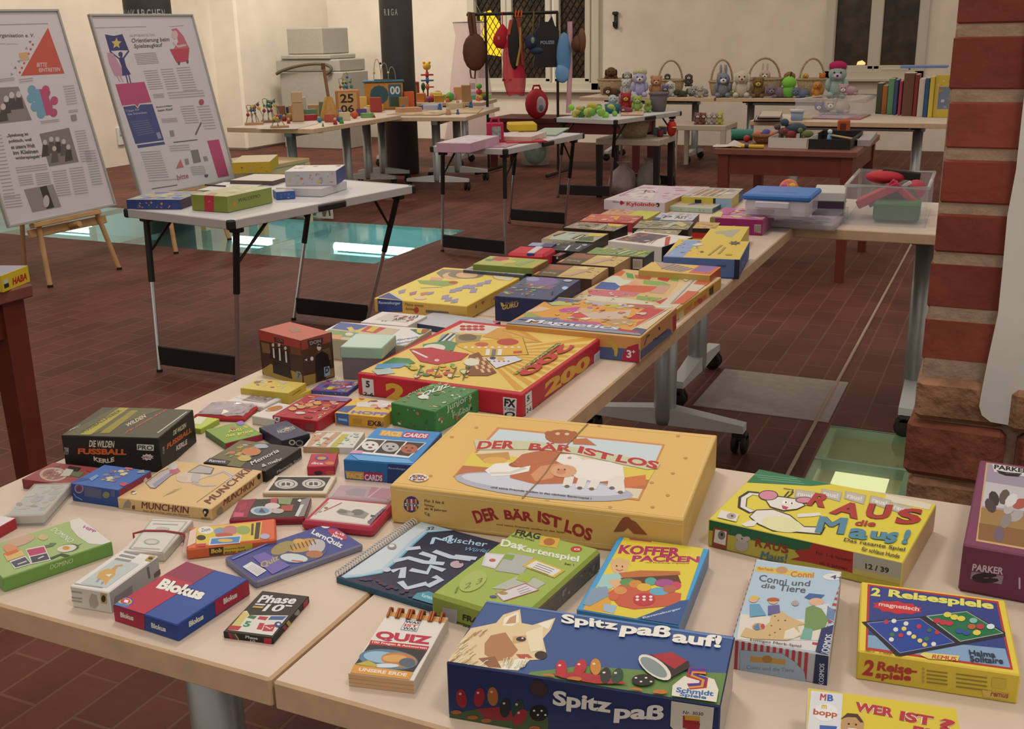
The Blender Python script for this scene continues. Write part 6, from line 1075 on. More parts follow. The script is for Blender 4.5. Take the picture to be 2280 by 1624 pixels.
crop('B'); f.poly([(1320,462),(1405,474),(1412,590),(1330,580)], '#cfc6bc'); f.text((1350,530),(1380,534),(1350,480), '5', '#231f1e',.08); f.text((1335,588),(1408,598),(1335,562), '2-6', '#231f1e',.06); f.text((1500,620),(1640,640),(1490,492), '2', '#cf9a34',.12)
part('lid', c.b, t)
# ------------------------------------------------------------------ boxed games along the far half of the row
crop('I')
# white flat pieces between
c = carton('I',(-40,505),(260,535),(345,470),(95,432), h=.02, m='#c9baa8', top='#d6cabf', left='#b9a28c'); f = c.face('top'); f.poly([(130,450),(300,468),(250,510),(40,490)], '#c4b4a8'); f.clutter(.35,.2,.9,.8,('#8a7a74', '#c0a49a', '#3a3432', '#a8504a'),16,5,.25); f.text((150,500),(310,480),(165,482), 'ABC 123', '#4a403c',.04); c.done('card_box', 'white flat box with red and black scribbles left of the grey folder', 'game box')
c = carton('I',(260,512),(640,560),(905,500),(380,448), h=.014, m='#2f3346', top='#b5afae', front='#343a52', left='#343a52'); f = c.face('top'); f.poly([(640,470),(830,490),(700,545),(520,530)], '#aaa5a6'); f.pdot((850,503),60,18, '#bc5a6a'); c.done('folder', 'flat grey folder with dark blue edge behind the red 200 box', 'folder')
# yellow first games box
c = Carton((58,350),(608,410),(1025,195),(462,160), base=('nl',(62,442)), bev=.0015); t = lidbox('game_box', 'large yellow first games box with children, left side of the long row', 'game box', c, '#d9b23c',.95, '#b98f3a', top='#dcc05a', right='#cf9c3a', front='#d3a34c', left='#4a5a86'); f = c.face('top')
f.poly([(58,350),(130,320),(215,368),(205,372)], '#33467c'); f.poly([(130,320),(150,322),(222,364),(212,368)], '#b9b4b4')
f.poly([(470,170),(640,178),(600,230),(470,225),(430,195)], '#8a7a66'); f.pdot((540,212),70,22, '#cfa87c'); f.pdot((620,205),115,26, '#85745f'); f.pdot((625,208),70,18, '#d0a578'); f.poly([(400,220),(480,225),(460,245),(390,240)], '#cf9a80'); f.poly([(310,240),(520,245),(560,265),(480,280),(330,262)], '#8a9a5a'); f.pdot((540,255),30,10, '#a85a3a')
f.pdot((860,215),75,26, '#c9975c'); f.pdot((862,215),68,22, '#d3c29a'); f.poly([(870,200),(960,195),(900,245),(860,240)], '#ccc0a0'); f.pline([(330,290),(470,285)],.004, '#8a84a0')
for i,(x, y) in enumerate(((190,310),(260,320),(330,322),(370,318))): f.poly([(x, y),(x+50, y-14+i*3),(x+40, y+10),(x+4, y+18)],('#8f8496', '#a36a80', '#b9785a', '#8f8496')[i])
for x, y in ((520,300),(600,275),(640,275),(690,260),(740,245),(650,300),(560,290),(490,355),(530,365),(470,340)): f.poly([(x, y),(x+44, y-8),(x+34, y+18),(x-8, y+22)], '#93869a')
f.pdot((330,355),40,10, '#d3b894'); f = c.face('front'); f.poly([(58,352),(215,370),(218,442),(62,440)], '#2f3f74'); f.text((65,395),(205,400),(66,372), 'Ravensburger', '#b4b8c4',.05); f.text((232,402),(350,412),(233,382), 'Meine ersten', '#7a5a2c',.04); f.text((236,432),(290,438),(237,410), 'Spiele', '#8a5a2c',.05); f.pdot((305,430),16,20, '#b03a34'); f.poly([(365,428),(510,440),(510,450),(365,446)], '#6b5a4a')
f = c.face('right'); f.clutter(.1,.1,.95,.8,('#3a3f66', '#4a3a2c', '#b04a34', '#c98a34'),14,3,.7); part('lid', c.b, t)
# mosaic box and thin green box on it
c = carton('I',(600,168),(1000,215),(1040,170),(700,140), h=.045, m='#4a4a54', top='#a8a08a'); f = c.face('top'); f.clutter(0,0,1,1,('#b9a87c', '#8a9a6a', '#7a8a8a', '#c4b09a', '#a06a50'),30,4,.25); c.done('game_box', 'mosaic-patterned box under the thin green one', 'game box'); z2 = c.z + c.h
c = carton('I',(668,138),(1045,165),(1138,112),(772,84), h=.016, z=z2, m='#6d7a34', top='#9aa048', right='#8a5a34'); f = c.face('top'); f.poly([(772,86),(940,98),(850,150),(675,137)], '#a8a85a'); f.pdot((840,105),55,14, '#b0504e'); f.pdot((890,122),50,10, '#c4a85a'); f.pdot((770,112),30,8, '#6d8058'); f.poly([(1020,160),(1080,128),(1095,132),(1035,164)], '#c9925a'); f.poly([(930,140),(1040,110),(1060,114),(960,150)], '#8a946a'); c.done('game_box', 'thin lime green game box lying on a mosaic box', 'game box')
# red hard case
c = carton('AC',(548,130),(1050,170),(1160,72),(690,42), h=.045, bev=.008, m='#b81c30'); t = c.root('carry_case', 'bright red plastic case with a white and blue clip', 'case'); part('shell', c.b, t); b = MB(); f = c.face('top'); p0, p1 = f.px((850,148)), f.px((965,70)); dd = (p1-p0); b.box((p0+p1)/2 + V((0,0,.001)),(.022, dd.length*1.05,.005), '#c9b8b4', rotz(math.atan2(dd.y, dd.x)-math.pi/2),.002); b.box(p0 + V((0,0,-.008)),(.022,.008,.02), '#2f3a6a', rotz(math.atan2(dd.y, dd.x)-math.pi/2),.002); part('clip', b, t)
# guru box
c = carton('AC',(365,730),(1010,745),(1650,505),(780,455), h=.060, bev=.0014, m='#1d2340', top='#454a66', front='#20284a', left='#2a3050'); f = c.face('top'); f.poly([(780,458),(1300,490),(1180,600),(600,610),(440,700),(380,722)], '#4a5a66'); f.pdot((1000,520),220,60, '#75608a'); f.pdot((880,490),90,30, '#8a8aa0'); f.poly([(820,560),(1190,580),(1100,630),(800,610)], '#7d5a6a'); f.clutter(.05,.1,.6,.65,('#a8a44a', '#6a8a8a', '#c0a83c', '#a04a4c', '#7a9a6a', '#8fa8b0'),36,7,.2); f.poly([(1160,620),(1400,560),(1640,520),(1430,690),(1180,735)], '#3a4a68'); f.pdot((1310,615),44,22, '#a8b4d0'); f.pdot((1345,515),60,16, '#a8a8b4'); f.text((1120,710),(1150,700),(1125,665), '5', '#2a2a30',.06)
f = c.face('front'); f.text((465,905),(680,860),(470,845), 'GURU', '#c09a50',.08); f.text((500,835),(680,800),(502,805), 'Zauber', '#8a7040',.05); f.poly([(445,800),(480,810),(500,850),(460,860)], '#c0a050'); c.done('game_box', 'dark blue game box with a wizard picture beside the yellow first games box', 'game box')
# two brown card games of a kind, one behind the other
def brown(cr, q, h, label, z=TABLE):
    c = carton(cr,*q, h=h, z=z, m='#5a3f2a', top='#c0a062', right='#a87f50', front='#4a3020'); f = c.face('top'); f.rect(0,0,.42,1, '#5d4a34'); f.rect(.05,.55,.4,.95, '#8a5038'); f.upoly([(.4,.6),(.62,1),(.7,.82),(.9,.5),(.6,.75)], '#d0b478'); f.upoly([(.46,.1),(.68,.75),(.82,.75),(.62,.1)], '#b08a50'); f.upoly([(.50,.15),(.69,.68),(.78,.68),(.6,.15)], '#c9a890')
    for k in range(3): f.upoly([(.54+k*.035,.15),(.70+k*.03,.66),(.71+k*.03,.66),(.55+k*.035,.15)], '#6b4430')
    f.clutter(.72,.3,.98,.95,('#a88a50', '#8a7040', '#d3b880'),10,3,.3); f.utext(.1,.18,.34,.34, 'Siedlung', '#a89a80',.04); f.rect(.02,.05,.06,.3, '#c98a50')
    return c.done('card_box', label, 'card game', 'brown settler card games')
brown('AC',((1190,270),(1960,325),(2205,190),(1440,140)),.042, 'brown and cream card game, farther of a pair beside the red case')
brown('AC',((860,435),(1640,490),(1920,335),(1100,295)),.046, 'brown and cream card game, nearer of a pair behind the wizard box')
# green train box with bar code end
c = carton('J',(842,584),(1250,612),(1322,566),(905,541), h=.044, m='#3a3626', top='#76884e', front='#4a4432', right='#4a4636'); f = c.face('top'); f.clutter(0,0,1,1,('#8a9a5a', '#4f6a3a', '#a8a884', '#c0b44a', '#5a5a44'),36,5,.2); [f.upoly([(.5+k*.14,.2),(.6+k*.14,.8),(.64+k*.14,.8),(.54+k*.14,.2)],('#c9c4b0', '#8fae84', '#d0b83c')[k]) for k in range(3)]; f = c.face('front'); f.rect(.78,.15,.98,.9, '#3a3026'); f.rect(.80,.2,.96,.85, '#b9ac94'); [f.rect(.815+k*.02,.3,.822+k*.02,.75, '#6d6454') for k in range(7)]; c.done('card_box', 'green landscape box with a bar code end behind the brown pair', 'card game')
# black game with white streaks on its lid
c = carton('AA',(660,985),(1090,1020),(1250,905),(850,870), h=.030, m='#1d1a1c', top='#2e2f33', front='#1f1c1d', right='#241c1a'); f = c.face('top'); f.clutter(0,.0,1,1,('#4a4a50', '#232326', '#6d6a60', '#565a66'),24,3,.25); f.poly([(835,1015),(930,930),(960,928),(870,1012)], '#d0ccc6'); f.poly([(1020,985),(1090,935),(1110,938),(1050,985)], '#a8a8a8'); f.pdot((1150,925),40,14, '#8a90a0'); f.pdot((760,915),40,16, '#8a8880'); c.done('game_box', 'black game box with white streaks behind the red case', 'game box')
c = carton('AA',(360,935),(690,950),(740,905),(410,880), h=.034, m='#33365a', top='#7a7f90', front='#3a3f66'); f = c.face('top'); f.rect(.0,.1,.5,.9, '#8f95a4'); f.rect(.55,.1,1,.9, '#4a4668'); c.done('game_box', 'grey and navy box at the table edge behind the red case', 'game box')
c = carton('AA',(715,1075),(790,1085),(880,1035),(790,1025), h=.028, m='#2a1518', top='#7d3a3a', front='#1f1416'); f = c.face('front'); f.pdot((765,1105),14,16, '#c0b8b0'); c.face('top').clutter(0,0,1,1,('#b05a50', '#3a2020', '#c0a090'),8,2,.5); c.done('card_box', 'tiny dark red box just right of the red case', 'card game')
# cream and black double card box
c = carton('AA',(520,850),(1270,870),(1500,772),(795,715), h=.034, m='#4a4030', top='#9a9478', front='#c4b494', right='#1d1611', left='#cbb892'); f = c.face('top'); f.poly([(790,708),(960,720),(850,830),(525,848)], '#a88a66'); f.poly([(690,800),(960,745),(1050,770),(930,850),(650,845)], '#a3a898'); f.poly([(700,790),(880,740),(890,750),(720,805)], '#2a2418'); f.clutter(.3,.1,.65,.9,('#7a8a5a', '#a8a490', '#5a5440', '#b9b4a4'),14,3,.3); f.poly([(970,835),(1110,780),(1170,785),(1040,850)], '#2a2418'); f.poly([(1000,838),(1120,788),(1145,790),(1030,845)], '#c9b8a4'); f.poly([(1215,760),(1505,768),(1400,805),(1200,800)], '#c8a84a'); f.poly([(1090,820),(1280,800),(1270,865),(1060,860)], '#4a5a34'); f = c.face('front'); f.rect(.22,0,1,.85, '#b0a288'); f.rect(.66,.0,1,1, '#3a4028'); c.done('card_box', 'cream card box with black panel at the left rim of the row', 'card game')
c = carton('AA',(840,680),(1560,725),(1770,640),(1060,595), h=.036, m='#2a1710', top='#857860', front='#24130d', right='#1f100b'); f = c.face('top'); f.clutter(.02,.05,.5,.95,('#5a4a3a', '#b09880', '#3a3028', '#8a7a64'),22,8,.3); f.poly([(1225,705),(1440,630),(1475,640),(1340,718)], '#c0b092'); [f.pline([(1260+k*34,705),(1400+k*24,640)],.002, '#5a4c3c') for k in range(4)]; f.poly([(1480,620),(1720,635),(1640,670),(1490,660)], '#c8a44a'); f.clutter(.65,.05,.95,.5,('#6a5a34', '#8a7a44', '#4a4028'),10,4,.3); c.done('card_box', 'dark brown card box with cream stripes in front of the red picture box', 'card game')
c = carton('AA',(1100,580),(1840,615),(1965,515),(1240,480), h=.032, m='#a82430', top='#b85a48', front='#a8303a', right='#b04038'); f = c.face('top'); f.clutter(.02,.05,.98,.95,('#c89078', '#b03a38', '#d0b0a0', '#c9783c', '#a04a44', '#d8a890'),30,9,.25); f.poly([(1560,520),(1660,520),(1600,580),(1560,560)], '#cf8a34'); f.poly([(1700,540),(1830,545),(1780,590),(1680,585)], '#a84a44'); c.done('card_box', 'red picture box at the table edge below the pink framed box', 'card game')
c = carton('AA',(1340,510),(2060,580),(2170,450),(1500,420), h=.012, m='#a08a3a', top='#b8a850'); f = c.face('top'); f.rect(0,0,.52,1, '#b98a62'); f.clutter(.0,.0,.5,1,('#c9a084', '#a8603c', '#b9906a'),16,5,.3); f.rect(.55,0,1,1, '#b4b03c'); c.done('card_box', 'flat lime and brown box tucked before the pink train box', 'card game')
# white framed box with sunset picture
c = carton('AB',(-280,930),(545,1020),(775,880),(200,775), h=.045, bev=.0012, m='#cbb8a4', top='#d6c6b8', front='#d0c2b0', right='#2a1c18'); f = c.face('top'); f.rect(.05,.12,.62,.9, '#7d5548'); f.rect(.3,.15,.61,.88, '#4f4450'); f.clutter(.06,.14,.6,.88,('#a8604a', '#c0785a', '#5a4a58', '#b9a090', '#3a343c'),26,4,.25); f.poly([(520,880),(590,870),(610,985),(545,1005)], '#b0342c'); [f.pline([(280+k*30,965+k*5),(430+k*10,865+k*12)],.002, '#8a7468') for k in range(2)]; c.done('game_box', 'white framed box with a dusky picture, left of the yellow and blue box', 'game box')
# olive pair
c = carton('AB',(20,745),(830,770),(930,655),(190,645), h=.036, m='#241a12', top='#8a8064', front='#2a2016'); f = c.face('top'); f.clutter(0,.05,1,.95,('#a39a7c', '#5a5440', '#c0a85a', '#75705a', '#b9ac90', '#8a98a0'),40,3,.25); f.poly([(460,735),(640,665),(690,670),(560,745)], '#b4a484'); f.poly([(640,690),(700,655),(830,700),(760,740)], '#b8a868'); c.done('card_box', 'olive grey card box behind the dusky framed box, front of two alike', 'card game')
c = carton('AB',(60,830),(660,860),(770,775),(120,760), h=.036, m='#2a2016', top='#8f8468', right='#3f2018'); f = c.face('top'); f.clutter(0,.05,1,.95,('#a39a7c', '#c0b8ac', '#b09a50', '#6a5f48', '#a88a60'),34,13,.25); f.poly([(120,800),(220,790),(220,825),(130,830)], '#c4c0b8'); c.done('card_box', 'brownish card box showing beyond the dusky framed picture', 'card game')
c = carton('AB',(345,640),(890,640),(1000,560),(440,520), h=.038, m='#2a3458', top='#b0aab0', front='#a8a294', left='#2f3f6a', right='#5a4438'); f = c.face('top'); f.rect(.1,.05,.98,.7, '#c0b8b4'); f.clutter(.1,.0,1,1,('#8a8890', '#c9c2bc', '#6f7a90', '#a89a90'),26,5,.22); f.utext(.2,.25,.4,.6, 'P', '#4a4038',.03); f.utext(.5,.25,.8,.6, 'AST', '#4a4038',.03); f.rect(0,0,.18,.3, '#34456e'); c.done('card_box', 'white and navy card box right of the lime flat box', 'card game')
# clear green edged case with drawing
c = carton('AB',(485,425),(1150,470),(1410,362),(700,345), base=('nl',(500,500)), bev=.002, m='#a9ae92', top='#b9a88a', front='#a9b49a', right='#3a4656'); f = c.face('top'); f.rect(.06,.12,.94,.9, '#b09a7c'); f.poly([(820,420),(960,375),(1030,385),(1000,410),(860,425)], '#5f5f7a'); f.poly([(1180,350),(1360,360),(1300,410),(1100,400)], '#9a98a8'); f.clutter(.45,.3,.9,.9,('#c4b49a', '#7f7f94', '#8a745c'),14,3,.25); c.face('front').clutter(.05,.1,.95,.9,('#b4bca8', '#6f786a', '#c9cabc', '#8a9284'),24,3,.4); c.done('card_case', 'pale green rimmed case in front of the coloured pencils box', 'game box')
# pencils box
c = carton('AB',(755,305),(1440,330),(1635,190),(930,170), h=.042, m='#c0a038', top='#a89a88', front='#c8b03c', right='#b89a50'); f = c.face('top'); r = random.Random(7); f.clutter(.02,.05,1,.95,('#b8a890', '#8a8288', '#c4b8a4'),16,2,.4)
for k in range(12): u = .1+k*.05; f.upoly([(u,.15),(u+.12,.85),(u+.145,.85),(u+.03,.15)],('#b8642c', '#c9b8a0', '#b04040', '#7a8a4a', '#d0c4ac', '#a87a50')[k % 6])
f = c.face('front'); f.rect(.27,.25,.4,.8, '#2a241c'); f.rect(.63,.1,1,.95, '#8fa4b0'); f.rect(.63,.1,.68,.95, '#1d1d24'); f = c.face('right'); f.rect(.6,0,1,1, '#2f3f66'); c.done('game_box', 'yellow sided box picturing coloured pencils, left of the blue lidded tub', 'game box')
c = carton('AB',(600,188),(1100,195),(1150,163),(665,152), h=.016, m='#b08a88', top='#b9948e'); f = c.face('top'); f.clutter(.0,.1,1,.9,('#c8a8a0', '#b0606c', '#a8847c', '#b9403c'),14,5,.3); c.done('card_box', 'rosy flat box at the far end behind the pink framed box', 'card game')
# pink framed box
c = carton('AA',(1515,265),(2205,343),(2850,100),(1900,85), base=('nl',(1520,410)), bev=.0015, m='#c0a6a6', top='#c9b0ac', front='#c9b2b0', right='#b98a5c'); f = c.face('top'); f.rect(.03,.04,.97,.96, '#bca4a4'); f.poly([(1700,230),(1860,140),(2180,130),(2100,250),(1900,270)], '#c9b8ac'); f.clutter(.05,.1,.95,.9,('#c0aaa8', '#cbb4ae', '#b08a94', '#b9a49a', '#c06a80'),30,4,.22); f.pline([(1995,185),(2020,150),(2130,165),(2135,182),(2030,180)],.006, '#3a3230'); f.pline([(1640,235),(1860,135)],.004, '#8a7468')
f = c.face('front'); f.poly([(1640,330),(1665,292),(1720,330),(1665,362)], '#a01c34'); f.text((1548,322),(1635,328),(1549,300), 'Selecta', '#4a3a3c',.03); f.text((1740,385),(2140,395),(1742,315), 'Kyloindo', '#b8322c',.06); f.pdot((2182,358),28,30, '#2a2430'); f.pdot((2172,365),11,13, '#d0bcb4'); c.done('game_box', 'pale pink box with red lettering at the far left corner of the row', 'game box')
# magenta box
c = carton('AB',(1145,600),(1885,630),(2065,490),(1345,455), base=('nr',(1895,855)), bev=.0014, m='#93295a', top='#b96a84', front='#8f1f58', right='#b0627a'); f = c.face('top'); f.clutter(.02,.05,.98,.95,('#c98aa0', '#a84a74', '#d0b07a', '#c0a0b0', '#b83f70', '#c9b86a', '#8a4a80'),44,4,.25); f.poly([(1345,470),(1490,465),(1520,495),(1420,540),(1300,560)], '#b04a80'); f.poly([(1150,590),(1250,520),(1330,530),(1300,600)], '#c0b070')
f = c.face('front'); f.rect(0,.55,.1,1, '#8a8a3a'); f.poly([(1765,690),(1870,695),(1872,830),(1765,815)], '#a83a64'); f.poly([(1775,698),(1865,702),(1862,812),(1772,800)], '#b9a894'); [f.pline([(1785+k*12,712),(1783+k*12,800)],.0016, '#6a5e50') for k in range(7)]; f.clutter(.4,.1,.8,.6,('#b8452c', '#c86a3a', '#a02c5a'),8,3,.3); f = c.face('right'); f.clutter(.05,.1,.95,.9,('#c47a80', '#a8506a', '#c9906a'),18,5,.3); c.done('game_box', 'magenta toy box with bar code, in front of the clear flat tray', 'game box')
# orange box with flag stripe
c = carton('AB',(885,755),(1200,752),(1330,675),(970,660), h=.05, m='#231a16', top='#b98f50', front='#c0241f', left='#4a2c22'); f = c.face('top'); f.clutter(.0,.0,1,1,('#c89a4a', '#a86a4a', '#c4905c', '#d0a850', '#9a7a6a'),20,3,.3); f = c.face('front'); f.rect(0,0,1,.38, '#c0862c'); f.rect(0,.38,1,.72, '#b81c24'); f.rect(0,.72,1,1, '#211a17'); c.done('card_box', 'box with black, red and gold side stripes next to the magenta box', 'card game')
# yellow and blue boxes
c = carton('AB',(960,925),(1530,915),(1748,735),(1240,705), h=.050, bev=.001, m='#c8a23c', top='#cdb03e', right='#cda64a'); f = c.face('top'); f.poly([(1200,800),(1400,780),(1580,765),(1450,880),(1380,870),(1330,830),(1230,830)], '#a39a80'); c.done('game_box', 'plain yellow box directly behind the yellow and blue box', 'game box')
c = Carton((365,1160),(1475,1170),(1798,928),(800,915), base=('nr',(1462,1446)), bev=.0014); t = lidbox('game_box', 'yellow and blue game box with a black star, at the right rim of the row', 'game box', c, '#55709c',.93, '#44588a', top='#d0ac3e', right='#4c5f86', front='#5a72a0'); f = c.face('top'); f.poly([(800,918),(1010,918),(880,1040),(760,1158),(370,1155)], '#7f93b0'); f.clutter(.05,.1,.42,.9,('#a8b4c4', '#b06a78', '#5a6a84', '#c9c4b8', '#a8a060', '#8aa0bc'),34,4,.16); f.poly([(880,1000),(980,960),(1060,985),(980,1000)], '#d3c8b8')
f.poly([(1495+95*math.cos(i*.4488)*(1 if i % 2 else .5),962+34*math.sin(i*.4488)*(1 if i % 2 else .5)) for i in range(14)], '#4a4028'); f.poly([(1110,1135),(1290,990),(1330,990),(1140,1135)], '#9a8034'); f.poly([(1250,1115),(1340,1020),(1375,1022),(1285,1115)], '#9a8034'); f.pdot((1030,1085),26,10, '#5a4a20'); f.pdot((1410,1125),50,12, '#b08f34')
f = c.face('front'); f.rect(.93,0,1,1, '#23283a'); f.utext(.7,.55,.82,.72, 'spiel', '#3a4460',.04); f = c.face('right'); f.utext(.2,.5,.5,.65, 'Spiele für alle', '#a8b0c0',.04); f.utext(.25,.3,.55,.45, 'ab 5 Jahren', '#a8b0c0',.04); f.rect(.06,.2,.1,.5, '#b07a5a'); part('lid', c.b, t)
# orange purple box between
c = carton('AF',(1260,215),(2085,268),(2210,175),(1430,120), h=.046, m='#c0602c', top='#cfa852', front='#bfa050', right='#c0502c'); f = c.face('top'); f.poly([(1470,122),(1660,130),(1900,195),(1760,238),(1540,200)], '#a08a76'); [f.pline([(1530+k*50,200+k*6),(1690+k*50,145+k*12)],.004, '#5a4438') for k in range(5)]; f.poly([(1970,150),(2200,172),(2080,262),(1840,240)], '#c05a34'); f.poly([(1985,160),(2170,175),(2060,235),(1880,225)], '#7f5a90'); c.done('game_box', 'orange and purple game box wedged behind the comic picture box', 'game box')
# comic picture boxes
def comic(cr, q, h, label, rightc, seed):
    crop(cr); c = Carton(*q, base=h, bev=.0016)
    t = lidbox('game_box', label, 'game box', c, '#cf9a58',.97, '#a8824c', top='#cfae7c', right=rightc, front='#cc8a4a'); return t, c, c.face('top')
t, c, f = comic('AF',((540,530),(1712,690),(2170,285),(1070,200)),('nr',(1722,830)), 'big comic picture box, farther of two at the right rim', '#cf9a38',3)
for P_, k in (([(1070,205),(1740,260),(1720,370),(1500,620),(545,525),(900,290)], '#c9a46a'),([(1060,210),(1130,230),(1080,280),(960,270)], '#bf5a2c'),([(1130,240),(1210,255),(1230,310),(1150,300)], '#4a8a44'),([(900,285),(1030,275),(1110,320),(1220,330),(1150,365),(1080,390),(880,345)], '#c4c4ac'),([(860,345),(1010,355),(1070,400),(1010,440),(770,420)], '#3a5590'),([(1070,390),(1150,380),(1480,395),(1540,430),(1330,470),(1060,450)], '#bf5230'),([(700,430),(1050,440),(1290,470),(1240,510),(980,520),(720,500)], '#c0656c'),([(1330,325),(1560,345),(1640,380),(1560,430),(1500,390),(1330,370)], '#7a9a48'),([(1500,275),(1660,285),(1600,345),(1490,320)], '#b83c34'),([(1230,265),(1430,285),(1400,325),(1240,305)], '#b05538'),([(1640,275),(1740,290),(1720,340),(1640,330)], '#6a9a44'),([(1260,500),(1540,530),(1460,570),(1250,540)], '#7f9a44'),([(1470,570),(1600,525),(1640,545),(1530,600)], '#a83a34'),([(610,500),(730,495),(1200,540),(1460,590),(1400,630),(900,570),(560,530)], '#c9bda0'),([(1520,380),(1640,395),(1560,480),(1390,470)], '#c08a74'),([(1190,335),(1280,340),(1290,390),(1180,385)], '#d0926c')): f.poly(P_, k)
f.clutter(.03,.03,.75,.3,('#c9bda4', '#a8604c', '#d0c8b0', '#8a8a80', '#b04a3c', '#b9a03c'),40,5,.12)
f.poly([(1900,290),(2130,310),(1700,640),(1500,620)], '#c4b49a'); f.poly([(1960,318),(2110,330),(2040,390),(1890,375)], '#bf5a34'); f.poly([(1830,450),(1960,460),(1790,600),(1650,600)], '#bf5230'); f.pline([(1920,310),(1640,600)],.004, '#8a7a78'); f.pdot((1810,325),30,14, '#d0ccbc')
f = c.face('right'); f.poly([(1720,700),(1780,650),(1790,760),(1730,820)], '#cfae7c'); f.poly([(1790,660),(1880,580),(1885,690),(1795,750)], '#c4762c'); f.poly([(1900,575),(2040,480),(2040,560),(1900,660)], '#c46a2c'); f.poly([(2070,430),(2120,380),(2120,470),(2075,500)], '#4a3a1c'); f.pdot((1970,560),30,30, '#b04030'); part('lid', c.b, t)
t, c, f = comic('AF',((-240,830),(1310,960),(1700,640),(315,500)),('nr',(1285,1250)), 'big orange comic picture box with magnets lettering, nearer of two', '#c98a52',9)
for P_, k in (([(310,505),(560,540),(640,545),(1580,655),(1190,890),(-180,800)], '#cf9038'),([(232,575),(300,535),(420,525),(560,545),(640,548),(540,605),(300,620)], '#56617c'),([(260,580),(380,560),(540,585),(520,608),(300,608)], '#b0b05c'),([(640,548),(780,560),(720,600),(600,610)], '#cf9540'),([(740,560),(1140,590),(1460,640),(1200,640),(760,610)], '#b0a498'),([(370,660),(470,640),(620,625),(560,690),(400,690)], '#b8468a'),([(560,690),(740,695),(700,760),(490,745)], '#bf4a40'),([(620,690),(980,680),(1200,660),(1150,760),(760,770)], '#c4a98e'),([(1360,635),(1590,660),(1420,760),(1150,770)], '#b5383c'),([(0,740),(380,750),(420,800),(-180,800)], '#777a96'),([(380,770),(830,800),(900,850),(480,820)], '#b25a80'),([(830,760),(1180,770),(1250,800),(1000,850)], '#b08a5a'),([(1260,800),(1400,750),(1420,770),(1240,860)], '#bf5a3a'),([(0,660),(160,620),(290,650),(180,680),(0,690)], '#d0ab86'),([(-60,700),(60,690),(180,740),(0,750)], '#8f9a50'),([(1140,590),(1480,600),(1460,640),(1150,640)], '#a85a48'),([(1470,580),(1700,600),(1640,640),(1480,640)], '#c9c0b0'),([(620,640),(780,650),(740,690),(600,690)], '#c8a078'),([(880,600),(1080,600),(1060,630),(900,640)], '#b9a84a')): f.poly(P_, k)
f.clutter(.15,.25,.85,.95,('#c9b49a', '#c06a54', '#b06a8a', '#cf9a4a', '#a8a098', '#d3c4a8', '#b04a3c'),50,8,.12)
f.poly([(-225,822),(-180,800),(1190,895),(1310,945),(1290,955)], '#8a8a94'); f.poly([(1190,895),(1240,870),(1370,890),(1310,945)], '#46506c'); f.poly([(1245,868),(1570,690),(1660,655),(1370,888)], '#cfb890'); f.pline([(1195,893),(1610,650)],.002, '#d8cabc')
f.poly([(-90,770),(0,745),(1080,870),(1040,905)], '#6b6d84'); f.text((-20,818),(1045,905),(20,770), 'Magnetics', '#d8d0c8',.08, shear=.15, out='#4a4458', outw=.04); f.poly([(1050,880),(1290,915),(1270,930),(1040,900)], '#b0323c')
f = c.face('right'); f.poly([(1290,1130),(1600,870),(1640,880),(1650,930),(1285,1230)], '#56607a'); f.poly([(1660,740),(1700,700),(1710,860),(1665,910)], '#b0303c'); f.text((1440,1030),(1600,910),(1440,990), 'Magnetics', '#2f2f3c',.04); f.pline([(1340,1060),(1370,960),(1400,940)],.005, '#5a5a4a'); f.pdot((1510,870),10,20, '#4a3a3a')
f = c.face('front'); f.poly([(700,1065),(1310,1110),(1285,1250),(700,1190)], '#4c5878'); f.poly([(1090,1245),(1095,1160),(1150,1080),(1275,1040),(1282,1250)], '#a8203a'); f.text((1140,1200),(1195,1205),(1140,1110), '3', '#e0d0cc',.06); f.text((1200,1150),(1240,1150),(1200,1115), '+', '#e0d0cc',.05); f.poly([(920,1010),(980,1000),(1030,1040),(1045,1120),(1030,1185),(1005,1180),(1000,1120),(960,1060),(920,1040)], '#c09a3c')
part('lid', c.b, t)
# ------------------------------------------------------------------ toys: small builders
def face_eye(P): return math.atan2(-P.x, P.y)
TAKEN = []                                           # boxes already standing on the table tops
def ext(bs): vs = [v for b in bs for v in b.v]; return [min(v[i] for v in vs) for i in range(3)] + [max(v[i] for v in vs) for i in range(3)]
def ontab(x, y, z):
    for cx, cy, w, l, a, tz in TABS:
        if abs(z - tz) < .004:
            q = rotz(math.radians(-a)) @ V((x - cx, y - cy,0))
            if abs(q.x) < w/2 - .03 and abs(q.y) < l/2 - .03: return True
    return False
def settle(bs, loc):
    """slide a thing sideways on its table top until it touches no neighbour"""
    e = ext(bs); best = V((0,0,0))
    if any(abs(loc.z - t[5]) < .002 for t in TABS):
        for k in range(241):
            rr, an = .022*((k + 15)//16),(k % 16)*.3927; dx, dy = (0,0) if k == 0 else (rr*math.cos(an), rr*math.sin(an))
            if k and not ontab(loc.x + dx, loc.y + dy, loc.z): continue
            if all(e[0]+dx > t[3] or e[3]+dx < t[0] or e[1]+dy > t[4] or e[4]+dy < t[1] or e[2] > t[5]-.003 or e[5] < t[2]+.003 for t in TAKEN): best = V((dx, dy,0)); break
        for b in bs: b.v = [v + best for v in b.v]
    TAKEN.append([e[0]+best.x, e[1]+best.y, e[2], e[3]+best.x, e[4]+best.y, e[5]])
    return loc + best
